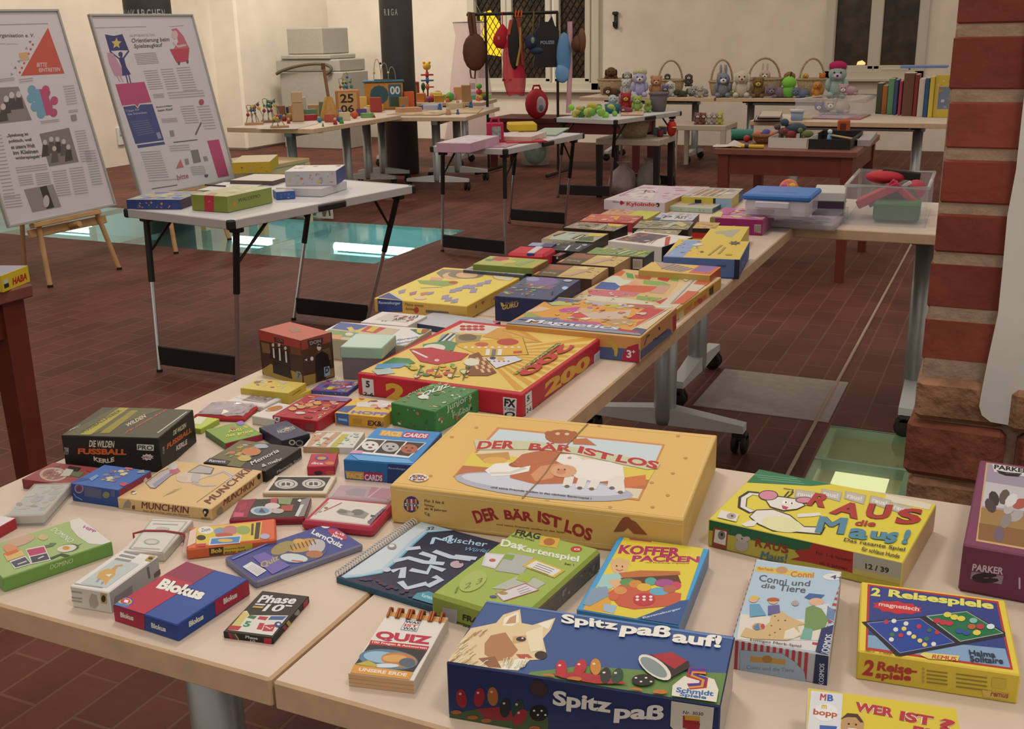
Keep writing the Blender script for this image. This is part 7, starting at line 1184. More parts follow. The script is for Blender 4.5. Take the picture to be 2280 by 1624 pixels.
def mk(name, label, cat, loc, parts, rz=0.0, group=None, s=1.0):
    """parts: (part name, shape, args...) in local metres; a lone part becomes the thing itself"""
    loc = V(loc); R = rotz(rz); T = lambda q: loc + R @ (V(q)*s); made = []
    for p in parts:
        b = MB(); k, a = p[1], p[2:]; m = a[-1] if not isinstance(a[-1], str) else mat(a[-1],.6)
        if k == 'ball': b.ball(T(a[0]), V(a[1])*s if isinstance(a[1], tuple) else a[1]*s, m, R @ (a[2] if len(a) > 3 else Matrix.Identity(3)))
        elif k == 'tube': b.tube([T(q) for q in a[0]],[q*s for q in a[1]] if isinstance(a[1], list) else a[1]*s, m,8)
        elif k == 'box': b.box(T(a[0]), V(a[1])*s, m, R @ (a[2] if len(a) > 3 else Matrix.Identity(3)), min(a[1])*s*.12)
        elif k == 'lathe': b.lathe(T(a[0]),[(r*s, z*s) for r, z in a[1]], m,18, R)
        made.append((p[0], b))
    loc = settle([b for _, b in made], loc)
    if len(made) == 1: return tag(made[0][1].build(name, loc, rz), label, cat, group)
    t = thing(name, label, cat, loc, rz, group)
    for n, b in made: part(n, b, t)
    return t
TABS = ((-5.33,7.66,.80,1.42,2,.70),(-4.88,9.08,.73,1.28,12,.68),(-5.585,8.93,.66,1.0,12,.68),(-5.95,10.56,1.5,.66,12,.68),(-3.075,8.80,.60,1.02,-13.3,.70),(-3.65,11.62,1.5,.7,0,.69),(-2.13,11.62,1.5,.7,0,.69),(-1.15,8.86,1.5,.72,0,.69),(-1.165,6.6,.78,1.04,0,.73),(-.66,4.035,1.4,.7,0,.73),(-5.2,6.58,.6,.62,0,.49))
def at(p, z):
    crop('P'); P = atZ(p, z); best = None
    for x, y, w, l, a, tz in TABS:                   # keep small things on their table top
        if abs(z - tz) > .004: continue
        q = rotz(math.radians(-a)) @ (P - V((x, y, z))); c = V((max(-w/2+.05, min(w/2-.05, q.x)), max(-l/2+.05, min(l/2-.05, q.y)),0)); e = (q - c).length
        if best is None or e < best[0]: best = (e, V((x, y, z)) + rotz(math.radians(a)) @ c)
    return best[1] if best and best[0] < .9 else P
def unit(P): return depth(P)/FPX                     # metres per photograph pixel at P
def plush(label, p, z, hpx, c, c2='#d8c8b0', ear='round', lie=False, ec=None, hair=None, group='soft toys along the back wall', P=None):
    P = P or at(p, z); h = hpx*unit(P); ec = ec or c; B = '#1d1714'; F = mat(c,.95, bump=.6, scale=120); q = []
    if lie: hc = (-.28,-.1,.42); q += [('body', 'ball',(.15,0,.28),(.52,.34,.30), F),('leg', 'ball',(-.12,-.26,.1),(.17,.15,.10), F),('leg', 'ball',(.5,-.22,.1),(.17,.14,.10), F)]; hr = .30
    else: hc = (0,-.04,.72); q += [('body', 'ball',(0,0,.3),(.27,.24,.31), F),('arm', 'ball',(-.26,-.1,.4),(.09,.1,.18), F),('arm', 'ball',(.26,-.1,.4),(.09,.1,.18), F),('leg', 'ball',(-.2,-.26,.1),(.11,.2,.1), F),('leg', 'ball',(.2,-.26,.1),(.11,.2,.1), F)]; hr = .26
    x, y, Z = hc; q += [('head', 'ball', hc,(hr*1.05, hr*.95, hr), F),('snout', 'ball',(x, y-hr*.85, Z-hr*.25),(hr*.5, hr*.42, hr*.38), c2),('nose', 'ball',(x, y-hr*1.25, Z-hr*.15), hr*.13, B)]
    for sg in (-1,1):
        q.append(('eye', 'ball',(x+sg*hr*.38, y-hr*.85, Z+hr*.2), hr*.11, B))
        if ear == 'round': q.append(('ear', 'ball',(x+sg*hr*.75, y, Z+hr*.75),(hr*.36, hr*.2, hr*.36), ec))
        elif ear == 'long': q.append(('ear', 'ball',(x+sg*hr*.4, y, Z+hr*1.45),(hr*.2, hr*.15, hr*.75), ec))
        elif ear == 'flop': q.append(('ear', 'ball',(x+sg*hr*.98, y-.03, Z-hr*.1),(hr*.24, hr*.3, hr*.7), ec))
    if hair: q.append(('hair', 'ball',(x, y+.04, Z+hr*.85),(hr*1.1, hr*.9, hr*.65), mat(hair,.95, bump=1.0, scale=90)))
    return mk('plush_toy', label, 'soft toy', P, q, face_eye(P), group, h)
WICK = mat('#b2936a',.8, noise=.25, scale=70, bump=.9)
def basket(label, p, z, wpx, hpx, handle=0, group=None, P=None, m=None):
    P = P or at(p, z); u = unit(P); r, h = wpx*u/2, hpx*u; m = m or WICK
    q = [('bowl', 'lathe',(0,0,0),[(0,.003),(r*.78,.003),(r*.9, h*.5),(r, h),(r*.94, h),(r*.82, h*.4),(0,.02)], m),('rim', 'tube',[(r*.97*math.cos(a*.314), r*.97*math.sin(a*.314), h) for a in range(21)],.012, m)]
    if handle: H = handle*u; q.append(('handle', 'tube',[(r*.9*math.cos(a*.2618),0, h*.8+(H-h*.8)*math.sin(a*.2618)) for a in range(13)],.011, m))
    return mk('wicker_basket', label, 'basket', P, q,.6, group)
# soft toys and baskets on the back tables
ZB = .69
def row(x, Y): crop('P'); q = atY((x,205), Y); q.z = ZB; return q
BP = [row(x,11.74) for x in (1372,1492,1606,1700,1806)]
basket('basket holding the brown dog, leftmost on the back wall tables', None, ZB,84,33,0, 'wicker baskets of soft toys', BP[0])
basket('basket second from left, its thin handle end sticking up', None, ZB,62,32,74, 'wicker baskets of soft toys', BP[1])
basket('basket behind the cream donkey toy, middle of the back wall row', None, ZB,56,30,76, 'wicker baskets of soft toys', BP[2])
basket('basket behind the purple elephant toy, with pale long-eared toys', None, ZB,84,36,80, 'wicker baskets of soft toys', BP[3])
basket('basket with arched handle and orange toys beside the green apple toy', None, ZB,66,36,80, 'wicker baskets of soft toys', BP[4])
def inb(i, dx, z): return BP[i] + V((dx,.02, z))
# toys inside baskets keep their place
plush('brown dog with dark ears sitting in the leftmost basket', None,0,44, '#6b4426', '#4a2c18', 'flop', ec='#2a1a14', P=inb(0,-.07,.08)); plush('grey and white dog peeping from the leftmost basket', None,0,34, '#a39a8c', ear='flop', ec='#2a2420', P=inb(0,.12,.08))
plush('small dark green toy in the second basket', None,0,26, '#4a4a38', ear='none', P=inb(1,-.04,.10)); plush('spotted dark brown toy at the right of the second basket', None,0,28, '#5a4a40', '#c9bcb0', 'flop', P=inb(1,.2,.09))
plush('beige rabbit sitting high in the middle basket', None,0,44, '#b89a78', ear='long', P=inb(2,.0,.05)); plush('pale rabbit in the basket behind the purple elephant', None,0,46, '#c9a894', ear='long', P=inb(3,.0,.05)); plush('golden brown dog in the basket behind the purple elephant', None,0,40, '#8f6a34', ear='flop', P=inb(3,.26,.06)); plush('light blue and grey toy at the left of the same basket', None,0,30, '#93a0ac', ear='round', P=inb(3,-.19,.09))
plush('yellow chick in the arched handle basket', None,0,26, '#d0b04a', '#c97a3a', 'none', P=inb(4,-.07,.11)); plush('orange toy in the arched handle basket', None,0,26, '#c9702c', '#c9702c', 'round', P=inb(4,.1,.11))
for a in (('white doll toy with lilac dress and pale yellow hair',(1424,206), ZB,56, '#b9adc0', '#d8c0a8', 'none', False, None, '#d3c68f'),('tan teddy bear beside the second basket',(1447,207), ZB,46, '#b58058', '#c49a70', 'round'),('white lamb sitting in front of the tan teddy',(1455,212), ZB,34, '#cfc2b2', '#b09a88', 'flop'),('dark olive toy lying before the second basket',(1505,213), ZB,24, '#4a4630', '#4a4630', 'none', True),('grey dog toy lying left of the grey donkey',(1522,212), ZB,34, '#9a8d84', '#9a8d84', 'flop', True),('grey donkey with a white muzzle',(1545,212), ZB,54, '#7f7f84', '#d8d0c4', 'long'),('cream donkey with a pink muzzle',(1585,214), ZB,58, '#cdbb9a', '#c99a7c', 'flop'),('brown toy with a yellow face next to the middle basket',(1640,212), ZB,44, '#7d5a34', '#cfa63c', 'round'),('purple grey elephant lying with pink feet',(1672,213), ZB,40, '#7f6a6c', '#8a7474', 'flop', True),('blue grey toy lying behind the elephant',(1708,212), ZB,32, '#6d6d7c', '#6d6d7c', 'none', True),('dark brown small toy beside the green apple toy',(1736,210), ZB,22, '#2c1614', '#2c1614', 'none'),('yellow and orange duck toy before the arched basket',(1800,213), ZB,36, '#cf8a3a', '#c9602c', 'none'),('pale green elephant-like toy with bright pink hair',(1862,213), ZB,72, '#9fae9c', '#b9a4b0', 'round', False, None, '#c0205c'),('white bear slumped in front of the leftmost basket',(1398,212), ZB,38, '#cdbfae', '#bba892', 'round'),('dark brown and white toy at the far left of the back wall row',(1362,212), ZB,30, '#5a3a2a', '#cfc2b0', 'flop', True),('small blue and violet toy right of the white lamb',(1470,212), ZB,26, '#55557a', '#c9b04a', 'round'),('moss green toy lying left of the grey dog toy',(1488,213), ZB,24, '#5a5a3a', '#6a6a48', 'none', True),('lime toy under the brown toy with the yellow face',(1652,216), ZB,18, '#8f9a4a', '#b0b46a', 'none', True),('dark red toy beside the purple elephant',(1660,211), ZB,26, '#8a2a34', '#b9907a', 'round'),('beige mouse toy between the donkeys',(1562,212), ZB,26, '#b9a68c', '#c9b8a0', 'round'),('brown bear behind the cream donkey',(1612,210), ZB,34, '#7d5f42', '#b0946c', 'round'),('grey mouse toy left of the green apple toy',(1722,213), ZB,20, '#8a8484', '#b0a8a4', 'round', True),('yellow toy with a brown nose before the pink haired one',(1850,218), ZB,18, '#c4a84a', '#b0925a', 'round', True)):
    plush(*a, P=row(a[1][0],11.39))
P = row(1757,11.39); u = unit(P); mk('plush_toy', 'bright green apple-shaped soft toy with a dark stalk', 'soft toy', P,[('body', 'ball',(0,0,14),(15,14,15), mat('#6fae3c',.9, bump=.4, scale=90)),('head', 'ball',(-1,0,32),(16,15,14), mat('#7ab83f',.9, bump=.4, scale=90)),('stalk', 'tube',[(0,0,44),(3,0,55)],1.6, '#1d2414')], face_eye(P), 'soft toys along the back wall', u)
def clear_bin(label, q, z, hpx, parts, lidm=None, name='storage_bin'):
    crop('P'); NL, NR, FR, FL = q; c = Carton(NL, NR, FR, FL, base=('nl', hpx), z=z, bev=.003); t = c.root(name, label, 'bin'); bb = MB(); c.body('#ffffff', b=bb); TAKEN.append(ext([bb])); cl = clear('#e6dad2',.13,.12); th = .003
    for nm, x, y, sx, sy in (('side',0,-1, c.w, th),('side',0,1, c.w, th),('side',-1,0, th, c.d),('side',1,0, th, c.d)):
        b = MB(); b.box(c.loc(x, y, c.h/2),(sx, sy, c.h), cl, c.R,.001); part(nm, b, t)
    b = MB(); b.box(c.loc(0,0,.003),(c.w, c.d,.005), cl, c.R); part('floor_panel', b, t); b = MB()
    b.tube([c.loc(x, y, c.h) for x, y in ((-1,-1),(1,-1),(1,1),(-1,1))],.007, lidm or clear('#eadfd8',.5),6, closed=True); part('rim', b, t)
    for n, lab, k in parts:
        r = random.Random(len(lab)); P = c.loc(k[0], k[1], k[2]); plush(lab, None,0, k[4]/unit(P), k[3], group=k[5] if len(k) > 5 else None, P=P, lie=True) if n == 'plush' else mk(n, lab, k[5], P,[(n, 'box',(0,0, k[4][2]/2), k[4], Matrix.Rotation(k[6],3, k[7]), k[3])] if len(k) > 7 else [(n, 'ball',(0,0, k[4][2]/2), tuple(x/2 for x in k[4]), k[3])], c.a)
    return c
clear_bin('clear bin of soft toys standing on the table with the books',((1820,222),(1914,226),(1920,212),(1826,208)),.703,(1828,261),(('plush', 'cream tiger toy inside the clear bin by the books',(-.1,0,.01, '#b9a48c',.16)),('plush', 'pink grey toy lying on top of the clear bin by the books',(.3,0,.15, '#b58a88',.12)),('plush', 'violet toy at the left inside the clear bin by the books',(-.62,0,.01, '#6a5f86',.12))))
# books
crop('P'); r = random.Random(11); BKS = ((1955,14,66, '#4a4a34'),(1967,12,62, '#a8602c'),(1980,14,78, '#5f8a5c'),(1991,8,76, '#3a4668'),(2001,7,74, '#a8304c'),(2018,25,92, '#6b3f2c'),(2035,9,90, '#7d2420'),(2047,14,82, '#c9b49c'),(2059,9,84, '#2a5078'),(2069,10,88, '#c8a83c'))
for i,(x, w, h, k) in enumerate(BKS):
    P = atZ((x,254 + i*.9),.69); u = unit(P); lab = ('dark green book at the left end of the book row', 'orange spined book beside the green one', 'pale green spined book', 'dark blue spined book', 'thin crimson spined book', 'thick brown book with rough spine', 'dark red spined book', 'cream spined book left of the slim blue one', 'slim blue spined book', 'yellow spined book before the pictured one')[i]
    b = MB(); d = .2; b.box(P + V((0, d/2, h*u/2)),(w*u*.9, d, h*u), k, bev=.003); t = thing('book', lab, 'book', P,0, 'books standing in a row'); part('cover', b, t); b = MB(); b.box(P + V((0, d/2+.004, h*u/2+.002)),(w*u*.9-.006, d-.004, h*u), '#cbb89a'); part('pages', b, t)
P = atZ((2096,262),.69); u = unit(P); b = MB(); b.box(P + V((0,.02,46*u)),(40*u,.02,92*u), '#c9a63c', bev=.003); f = Face(b, P + V((-20*u,.01,0)), V((40*u,0,0)), V((0,0,92*u))); f.rect(.22,.2,.95,.72, '#6d7480'); f.clutter(.24,.22,.93,.7,('#8a8a90', '#5f6a78', '#a8784a', '#b9b0a4'),16,3,.3); f.clutter(.1,.75,.95,.95,('#c9802c', '#d8b85a'),8,2,.3); tag(b.build('book', P), 'yellow picture book facing forward at the right end of the book row', 'book', 'books standing in a row')
for i,(x0, x1, y, k, lab) in enumerate(((1955,2012,172, '#b9a88c', 'pale book lying across the left of the book row'),(1998,2095,166, '#6a7f9c', 'blue magazine lying across the top of the book row'))):
    P = atZ(((x0+x1)/2,254),.69); u = unit(P); Q = V((P.x, P.y+.1,.69 + 92*u + .003 + i*.021)); b = MB(); b.box(Q + V((0,0,.009)),((x1-x0)*u,.2,.018), k, bev=.002); tag(b.build('book', Q), lab, 'book')
def flat(name, label, cat, q, z, h, k, top=None, art=None, group=None, dz=0):
    crop('P'); c = Carton(*q, h=h, z=z); c.body(k, top=top)
    if art: c.face('top').clutter(.03,.03,.97,.97, art,26, len(label),.25)
    TAKEN.append(ext([c.b])) if h > .004 else 0; return c.done(name, label, cat, group)
for i,(k, l) in enumerate((('#4a3a34', 'lowest'),('#c0ae9c', 'second'),('#3f302c', 'third'),('#b9a48c', 'topmost'))): flat('magazine', 'magazine, %s in the pile left of the pale blue tub' % l, 'magazine',((1675+i*4,268-i*3.2),(1738,268-i*3.2),(1742,257-i*3.2),(1688+i*4,257-i*3.2)),.69 + i*.0135,.0125, k)
flat('picture_sheet', 'pinkish stack of picture sheets in front of the clear bin by the books', 'sheets',((1818,262),(1918,264),(1935,254),(1840,252)),.69,.012, '#b0605c', '#a8807c',('#b06a70', '#6a5f8a', '#c9a494', '#a85a54')); flat('picture_sheet', 'yellowish stack of picture sheets right of the pale blue tub', 'sheets',((1765,262),(1812,263),(1832,252),(1790,251)),.69,.014, '#c0a070', '#bfa072',('#c9b48a', '#b08a5a'))
P = at((1752,266),.69); u = unit(P); mk('tub', 'pale blue tub with white lid beside the magazine pile', 'tub', P,[('body', 'lathe',(0,0,0),[(0,0),(12,0),(14,18),(0,18)], '#8f9aa8'),('lid', 'lathe',(0,0,18),[(0,0),(15.5,0),(15.5,6),(0,6)], '#c4bcb4')],0, None, u)
# red brown table
Z = .73
P = at((1650,312), Z); u = unit(P); mk('fabric_roll', 'teal roll lying on the red brown table', 'roll', P,[('roll', 'tube',[(-26,0,12),(20,3,12)],12, '#2a6d5a'),('core', 'tube',[(-26.6,0,12),(20.6,3,12)],4, '#8aa89c')],.25, None, u)
basket('shallow basket of orange toys on the red brown table',(1705,318), Z,56,17,0, m=mat('#8f6238',.8, noise=.25, scale=70, bump=.9)); Q = at((1705,318), Z)
for i,(dx, dz, k, l) in enumerate(((-.05,.035, '#c9502c', 'orange'),(.03,.035, '#c45a34', 'red orange'),(.0,.05, '#4a4078', 'violet'),(.075,.04, '#5a4434', 'brown'))): mk('play_ball', l + ' soft ball in the shallow basket on the red brown table', 'ball', Q + V((dx,0, dz)),[('ball', 'ball',(0,0,0),.03, k)])
def tray(label, q, hp, k, z=Z, inner=None):
    crop('P'); c = Carton(*q, base=('nl', hp), z=z); t = c.root('open_box', label, 'box'); bb = MB(); c.body('#ffffff', b=bb); TAKEN.append(ext([bb]))
    for nm, x, y, sx, sy in (('side',0,-1, c.w,.004),('side',0,1, c.w,.004),('side',-1,0,.004, c.d),('side',1,0,.004, c.d)): b = MB(); b.box(c.loc(x*.98, y*.98, c.h/2),(sx, sy, c.h), k, c.R); part(nm, b, t)
    b = MB(); b.box(c.loc(0,0,.003),(c.w, c.d,.004), inner or k, c.R); part('floor_panel', b, t); return c
c = tray('white open box of toy animals on the red brown table',((1713,306),(1806,309),(1815,298),(1735,296)),(1714,329), '#cbb9a6')
for i,(x, y, s, k, l) in enumerate(((-.3,0,.10, '#5a4034', 'brown horse'),(.05,.1,.14, '#33444a', 'dark teal elephant'),(.5,0,.08, '#6a6a3c', 'olive'),(-.05,-.3,.08, '#7d2a24', 'red brown'))):
    P = c.loc(x*1.35, y,.01); H = s*.8 + .03; mk('toy_animal', l + ' toy animal standing in the white open box', 'toy animal', P,[('body', 'ball',(0,0, H*.62),(H*.42, H*.2, H*.22), k),('head', 'ball',(-H*.45,0, H*.85),(H*.17, H*.12, H*.15), k)] + [('leg', 'tube',[(a, b_,0),(a, b_, H*.55)], H*.07, k) for a in (-H*.25, H*.25) for b_ in (-H*.1, H*.1)],.3*i, 'toy animals in the white box')
c = tray('black open box beside the white one on the red brown table',((1808,310),(1905,312),(1910,292),(1824,289)),(1809,332), '#171413'); mk('toy_figure', 'small white and blue figure inside the black open box', 'figure', c.loc(-.3,0,.005),[('body', 'lathe',(0,0,0),[(0,0),(.018,0),(.012,.05),(0,.055)], '#6f9ab8'),('head', 'ball',(0,0,.066),.014, '#d0c8c0')])
mk('cardboard_piece', 'tan cardboard strip leaning in the black open box', 'cardboard', c.loc(.45,0,.02),[('strip', 'box',(0,0,.02),(.16,.05,.006), Matrix.Rotation(.15,3, 'Y'), '#a88a60')])
P = at((1662,330), Z); u = unit(P); mk('pen', 'fat yellow marker pen with black band on the red brown table', 'pen', P,[('barrel', 'tube',[(-33,0,4),(-4,0,4)],4, '#cfa52c'),('band', 'tube',[(-4,0,4),(5,0,4)],4.3, '#2a2a30'),('cap', 'tube',[(5,0,4),(38,0,4)],4, '#cfa52c')],.05, None, u)
b = MB(); P = at((1622,328), Z); u = unit(P); vs = []; r = random.Random(3)
for j in range(6):
    for i in range(10): vs.append(P + V(((i-4.5)*7*u,(j-2)*9*u,(2 + 12*math.exp(-((i-6.5)**2+(j-2.5)**2)/4) + r.uniform(0,3)*(0 < j < 5))*u)))
b.add(vs,[(j*10+i, j*10+i+1,(j+1)*10+i+1,(j+1)*10+i) for j in range(5) for i in range(9)], mat('#c0ae9e',.9), True); tag(b.build('cloth', P), 'crumpled white cloth at the left front corner of the red brown table', 'cloth')
for p, k, l in (((1690,318), '#a82a24', 'red'),((1755,305), '#c0a48c', 'skin coloured')): P = at(p, Z); mk('play_ball', l + ' little ball loose on the red brown table', 'ball', P,[('ball', 'ball',(0,0,.02),.02, k)])
P = at((1868,305), Z); P.y += .25; P.y = min(P.y,7.08); mk('lantern', 'small orange lantern toy beyond the black open box', 'lantern', P,[('body', 'box',(0,0,.045),(.07,.06,.09), '#a84a1c'),('window', 'box',(0,-.031,.05),(.035,.004,.04), '#5a2010')])
flat('flat_box', 'pale flat box at the far right corner of the red brown table', 'box',((1914,312),(1941,312),(1950,294),(1922,293)), Z,.035, '#a8968c')
# far table of the row: tubs and bins
crop('AD'); c = Carton((40,460),(1100,530),(1240,385),(330,365), h=.045, bev=.003); t = c.root('storage_tray', 'clear flat tray with colourful sheets under the blue lidded tub', 'tray'); c.body(clear('#e0d2cc',.3), bev=.003); part('shell', c.b, t); b = MB(); c.body('#b4a09c', b=b, inset=.006, z0=.002, z1=.02); f = c.face('top', b, z1=.02, inset=.006); f.clutter(.02,.02,.98,.98,('#a8607c', '#7a7aa8', '#c0a8a4', '#8f8a94', '#b08a94'),40,6,.22); part('sheets', b, t)
c2 = Carton((100,265),(830,300),(925,205),(190,165), h=.075, z=TABLE+.048, bev=.004); t = c2.root('storage_tub', 'translucent tub with bright blue lid on the clear flat tray', 'tub'); c2.body(clear('#d3c8c8',.6), z1=.062, inset=.008, bev=.01); part('body', c2.b, t); b = MB(); c2.body('#2f6aa8', b=b, z0=.058, z1=.078, bev=.006); f = c2.face('top', b, z1=.078); f.rect(.2,.3,.75,.36, '#285f98'); part('lid', b, t); b = MB(); b.box(c2.loc(-.1,-1.02,.045),(c2.w*.5,.008,.022), '#cbc0c2', c2.R,.003); part('clip', b, t)
c = tray('white box showing a dark inside and a green toy, behind the blue tub',((905,290),(1240,300),(1250,190),(930,150)),(905,330), '#3a2430') if False else None
crop('AD'); c = Carton((925,240),(1175,250),(1240,165),(815,150), h=.10, z=TABLE, bev=.002); t = c.root('flip_box', 'white lidded purple box right of the blue tub', 'box'); c.body('#3a2532', z1=.07); part('base', c.b, t); b = MB(); c.body('#c4b8a8', b=b, z0=.07, z1=.10); part('lid', b, t)
P = at((1868,452), TABLE+.047); u = unit(P); mk('toy_snake', 'bright green toy snake in front of the white lidded box', 'toy', P,[('body', 'tube',[(-22,0,20),(-20,-1,12),(-14,-2,5),(0,-2,4),(16,0,4)],[3,4.5,5,4.5,2], '#2f9a3c'),('head', 'ball',(-22,0,20),(4,4,5), '#2f9a3c')],.1, None, u)
P = at((1770,430), TABLE); u = unit(P); mk('play_ball', 'orange and pink patterned ball behind the blue lidded tub', 'ball', P,[('ball', 'ball',(0,0,20),22, mat('#cf6a3a',.4, noise=.5, scale=9)),('spot', 'ball',(-6,-13,28),(9,9,6), '#b83a78'),('spot', 'ball',(10,-14,30),(8,7,5), '#d8a04a')],0, None, u)
c = clear_bin('clear bin of red and green dressing-up things, next to the pillar',((1893,413),(2062,420),(2086,384),(1905,379)), TABLE,(1899,500),(('toy_tool', 'red toy flipper lying in the clear bin by the pillar',(-.28,-.3,.07, '#b01c38',(.145,.09,.03), 'toy',-.5, 'Y')),('building_block', 'big green block at the bottom of the clear bin by the pillar',(.25,-.5,.008, '#23602f',(.15,.11,.065), 'block',.0, 'Y')),('toy_tool', 'red strap leaning at the right in the clear bin by the pillar',(.4,-.35,.08, '#b01c38',(.13,.035,.022), 'toy',.7, 'Y')),('toy_ball', 'red and white ball in the clear bin by the pillar',(.62,.1,.06, '#b83a4c',(.07,.07,.07), 'ball')),('toy_tool', 'white stick lying across the clear bin by the pillar',(.0,-.1,.075, '#c9c0b4',(.16,.012,.012), 'toy',-.6, 'Y')),('toy_tool', 'black toy pistol on top of the heap in the clear bin',(.2,.3,.125, '#1d1918',(.13,.03,.03), 'toy',.1, 'Y')),('cloth_piece', 'red cloth heap at the top of the clear bin by the pillar',(-.2,.3,.105, '#b01c2c',(.14,.12,.05), 'cloth')),('cloth_piece', 'dark grey cloth in the middle of the clear bin',(.1,.0,.03, '#4a4a48',(.16,.12,.09), 'cloth'))))
# grey folding table by the easels
Z = .70
def box(cr, q, h, label, name='game_box', z=Z, art=(),**kw):
    c = carton(cr,*q,**({'h': h} if not isinstance(h, tuple) else {'base': h}), z=z,**kw)
    for k, a, n in art: c.face(k).clutter(.06,.1,.94,.9, a, n, len(label),.35)
    return c, c.done(name, label, 'game box')
box('AE',((90,490),(590,515),(640,430),(250,415)),('nl',(110,580)), 'blue puzzle box at the left on the grey folding table', art=(('top',('#8a90b0', '#c9b46a', '#b09a8a', '#a8b08a', '#5a6a9a'),24),('front',('#a84a5a', '#b08a5a', '#5a6a9a', '#c07a4a'),16)), m='#27396a', top='#9a938a', right='#4a3040')
crop('AE'); c = Carton((635,455),(985,472),(1425,385),(1080,362), base=('nr',(1005,628)), z=Z); c.body('#7b8030', top='#b9b084', right='#80863a', front='#767a2c'); f = c.face('front'); f.poly([(765,462),(860,466),(862,620),(770,615)], '#a82434'); f.text((800,530),(830,528),(802,510), 'A', '#c9606a',.03); f = c.face('top'); f.clutter(.3,.3,.95,.95,('#c4b894', '#c9c088', '#b0a080'),12,3,.5); f.poly([(765,462),(862,466),(900,440),(830,436)], '#b4886a'); f = c.face('right'); f.text((1095,530),(1310,480),(1095,495), 'WALDEMO', '#4a5222',.05); f.poly([(1040,545),(1060,515),(1080,550),(1055,580)], '#b8742c'); c.done('game_box', 'olive green game box with a red band, at the front of the grey folding table', 'game box')
for q, hb, l in ((((1440,445),(1600,405),(1640,395),(1480,395)),('nl',(1455,520)), 'left'),(((1640,405),(1820,370),(1850,360),(1680,370)),('nl',(1650,480)), 'right')): box('AE', q, hb, 'small blue card box behind the olive box, %s of two' % l, art=(('front',('#a8b0bc', '#b04a4a', '#c9c0b8', '#4a6a9a'),10),), m='#2f4f86', top='#a89a94')
box('AE',((1530,375),(1915,410),(2120,320),(1700,315)),.035, 'flat white box under the picture puzzle box', m='#c4b4aa', top='#c9bcb2')
box('AE',((1515,235),(2065,215),(2130,165),(1690,165)),.065, 'white picture puzzle box on top of a flat white box', z=Z+.036, art=(('front',('#a88a7c', '#b9b0a8', '#8a8a90', '#c4a05a', '#b06a5a'),22),('top',('#cfc4ba', '#b9a8a0', '#7d4a44'),6)), m='#b0a49e', top='#d0c2b4', right='#3f4a74')
box('AE',((1020,305),(1500,330),(1560,260),(1290,250)),.02, 'white flat box with a red strip at its front on the grey folding table', art=(('front',('#8f2a2a', '#a84038', '#4a4a40'),10),), m='#5a4a40', top='#c9b9a6')
P = at((480,416), Z); u = unit(P); mk('ruler', 'dark thin rod lying on papers on the grey folding table', 'rod', P,[('rod', 'tube',[(-28,0,3),(30,-4,3)],1.6, '#2a2220')],.05, None, u)
flat('paper_sheet', 'white paper on the grey folding table beneath the dark rod', 'paper',((455,423),(545,425),(590,408),(490,404)), Z,.002, '#cfc4b8')
# low toy table behind the easel
c, o = box('P',((524,362),(606,360),(612,345),(532,346)),.075, 'yellow toy box on the low pale table behind the right easel', z=.49, art=(('front',('#a8702c', '#8a9ab0', '#6d4a3c'),7),), m='#c9a12c', top='#c4b088')
for i,(x, k, l) in enumerate(((626, '#c0ae90', 'cream'),(640, '#8a8a4a', 'olive'))): P = at((x,380),.49); mk('toy_cube', l + ' block beside the yellow toy box on the low pale table', 'block', P,[('cube', 'box',(0,0,.03),(.055,.055,.06), k)],.3*i)
crop('P'); b = MB(); A, B_, q = atY((634,486),6.98), atY((742,484),6.98), atY((690,440),6.98); z0 = max(.012, A.z); hh = q.z - z0; b.box(((A.x+B_.x)/2,6.98, z0+hh/2),(B_.x-A.x,.012, hh), '#bfae96', bev=.002); f = Face(b, V((A.x,6.9735, z0)), V((B_.x-A.x,0,0)), V((0,0, hh))); f.upoly([(.55,.55),(.6,.8),(.75,.9),(.88,.8),(.9,.5),(.86,.1),(.8,.1),(.78,.4),(.7,.4),(.66,.12),(.6,.12)], '#6d5c48'); f.upoly([(.86,.75),(.95,.5),(.96,.15),(.93,.15),(.92,.45),(.85,.6)], '#3a2f26'); f.clutter(.05,.1,.45,.7,('#a8a08f', '#8f8a80', '#b9b0a0'),10,2,.4); f.rect(0,0,1,.03, '#a89a84')
b.box(((A.x+B_.x)/2,7.0, z0/2),((B_.x-A.x)*.5,.05, z0), '#a89a84'); tag(b.build('picture_board',(A.x,6.98,0)), 'white board with a grey elephant picture under the grey folding table edge', 'picture')
crop('P'); c = Carton((-110,645),(20,640),(52,593),(-60,592), base=('nr',(22,647)), z=.75); c = Carton((-130,612),(2,616),(50,594),(-80,588), h=.045, z=.75); c.body('#c9a92c', top='#8f8a8c', right='#cfae24', front='#c9a42a'); f = c.face('right'); f.utext(.35,.2,.9,.62, 'HABA', '#a82420',.08, shear=.2); f.rect(.05,.2,.22,.6, '#2a261c'); f.rect(.05,.45,.22,.7, '#c0b8a0'); c.done('game_box', 'bright yellow game box on the dark red table at the left edge', 'game box')
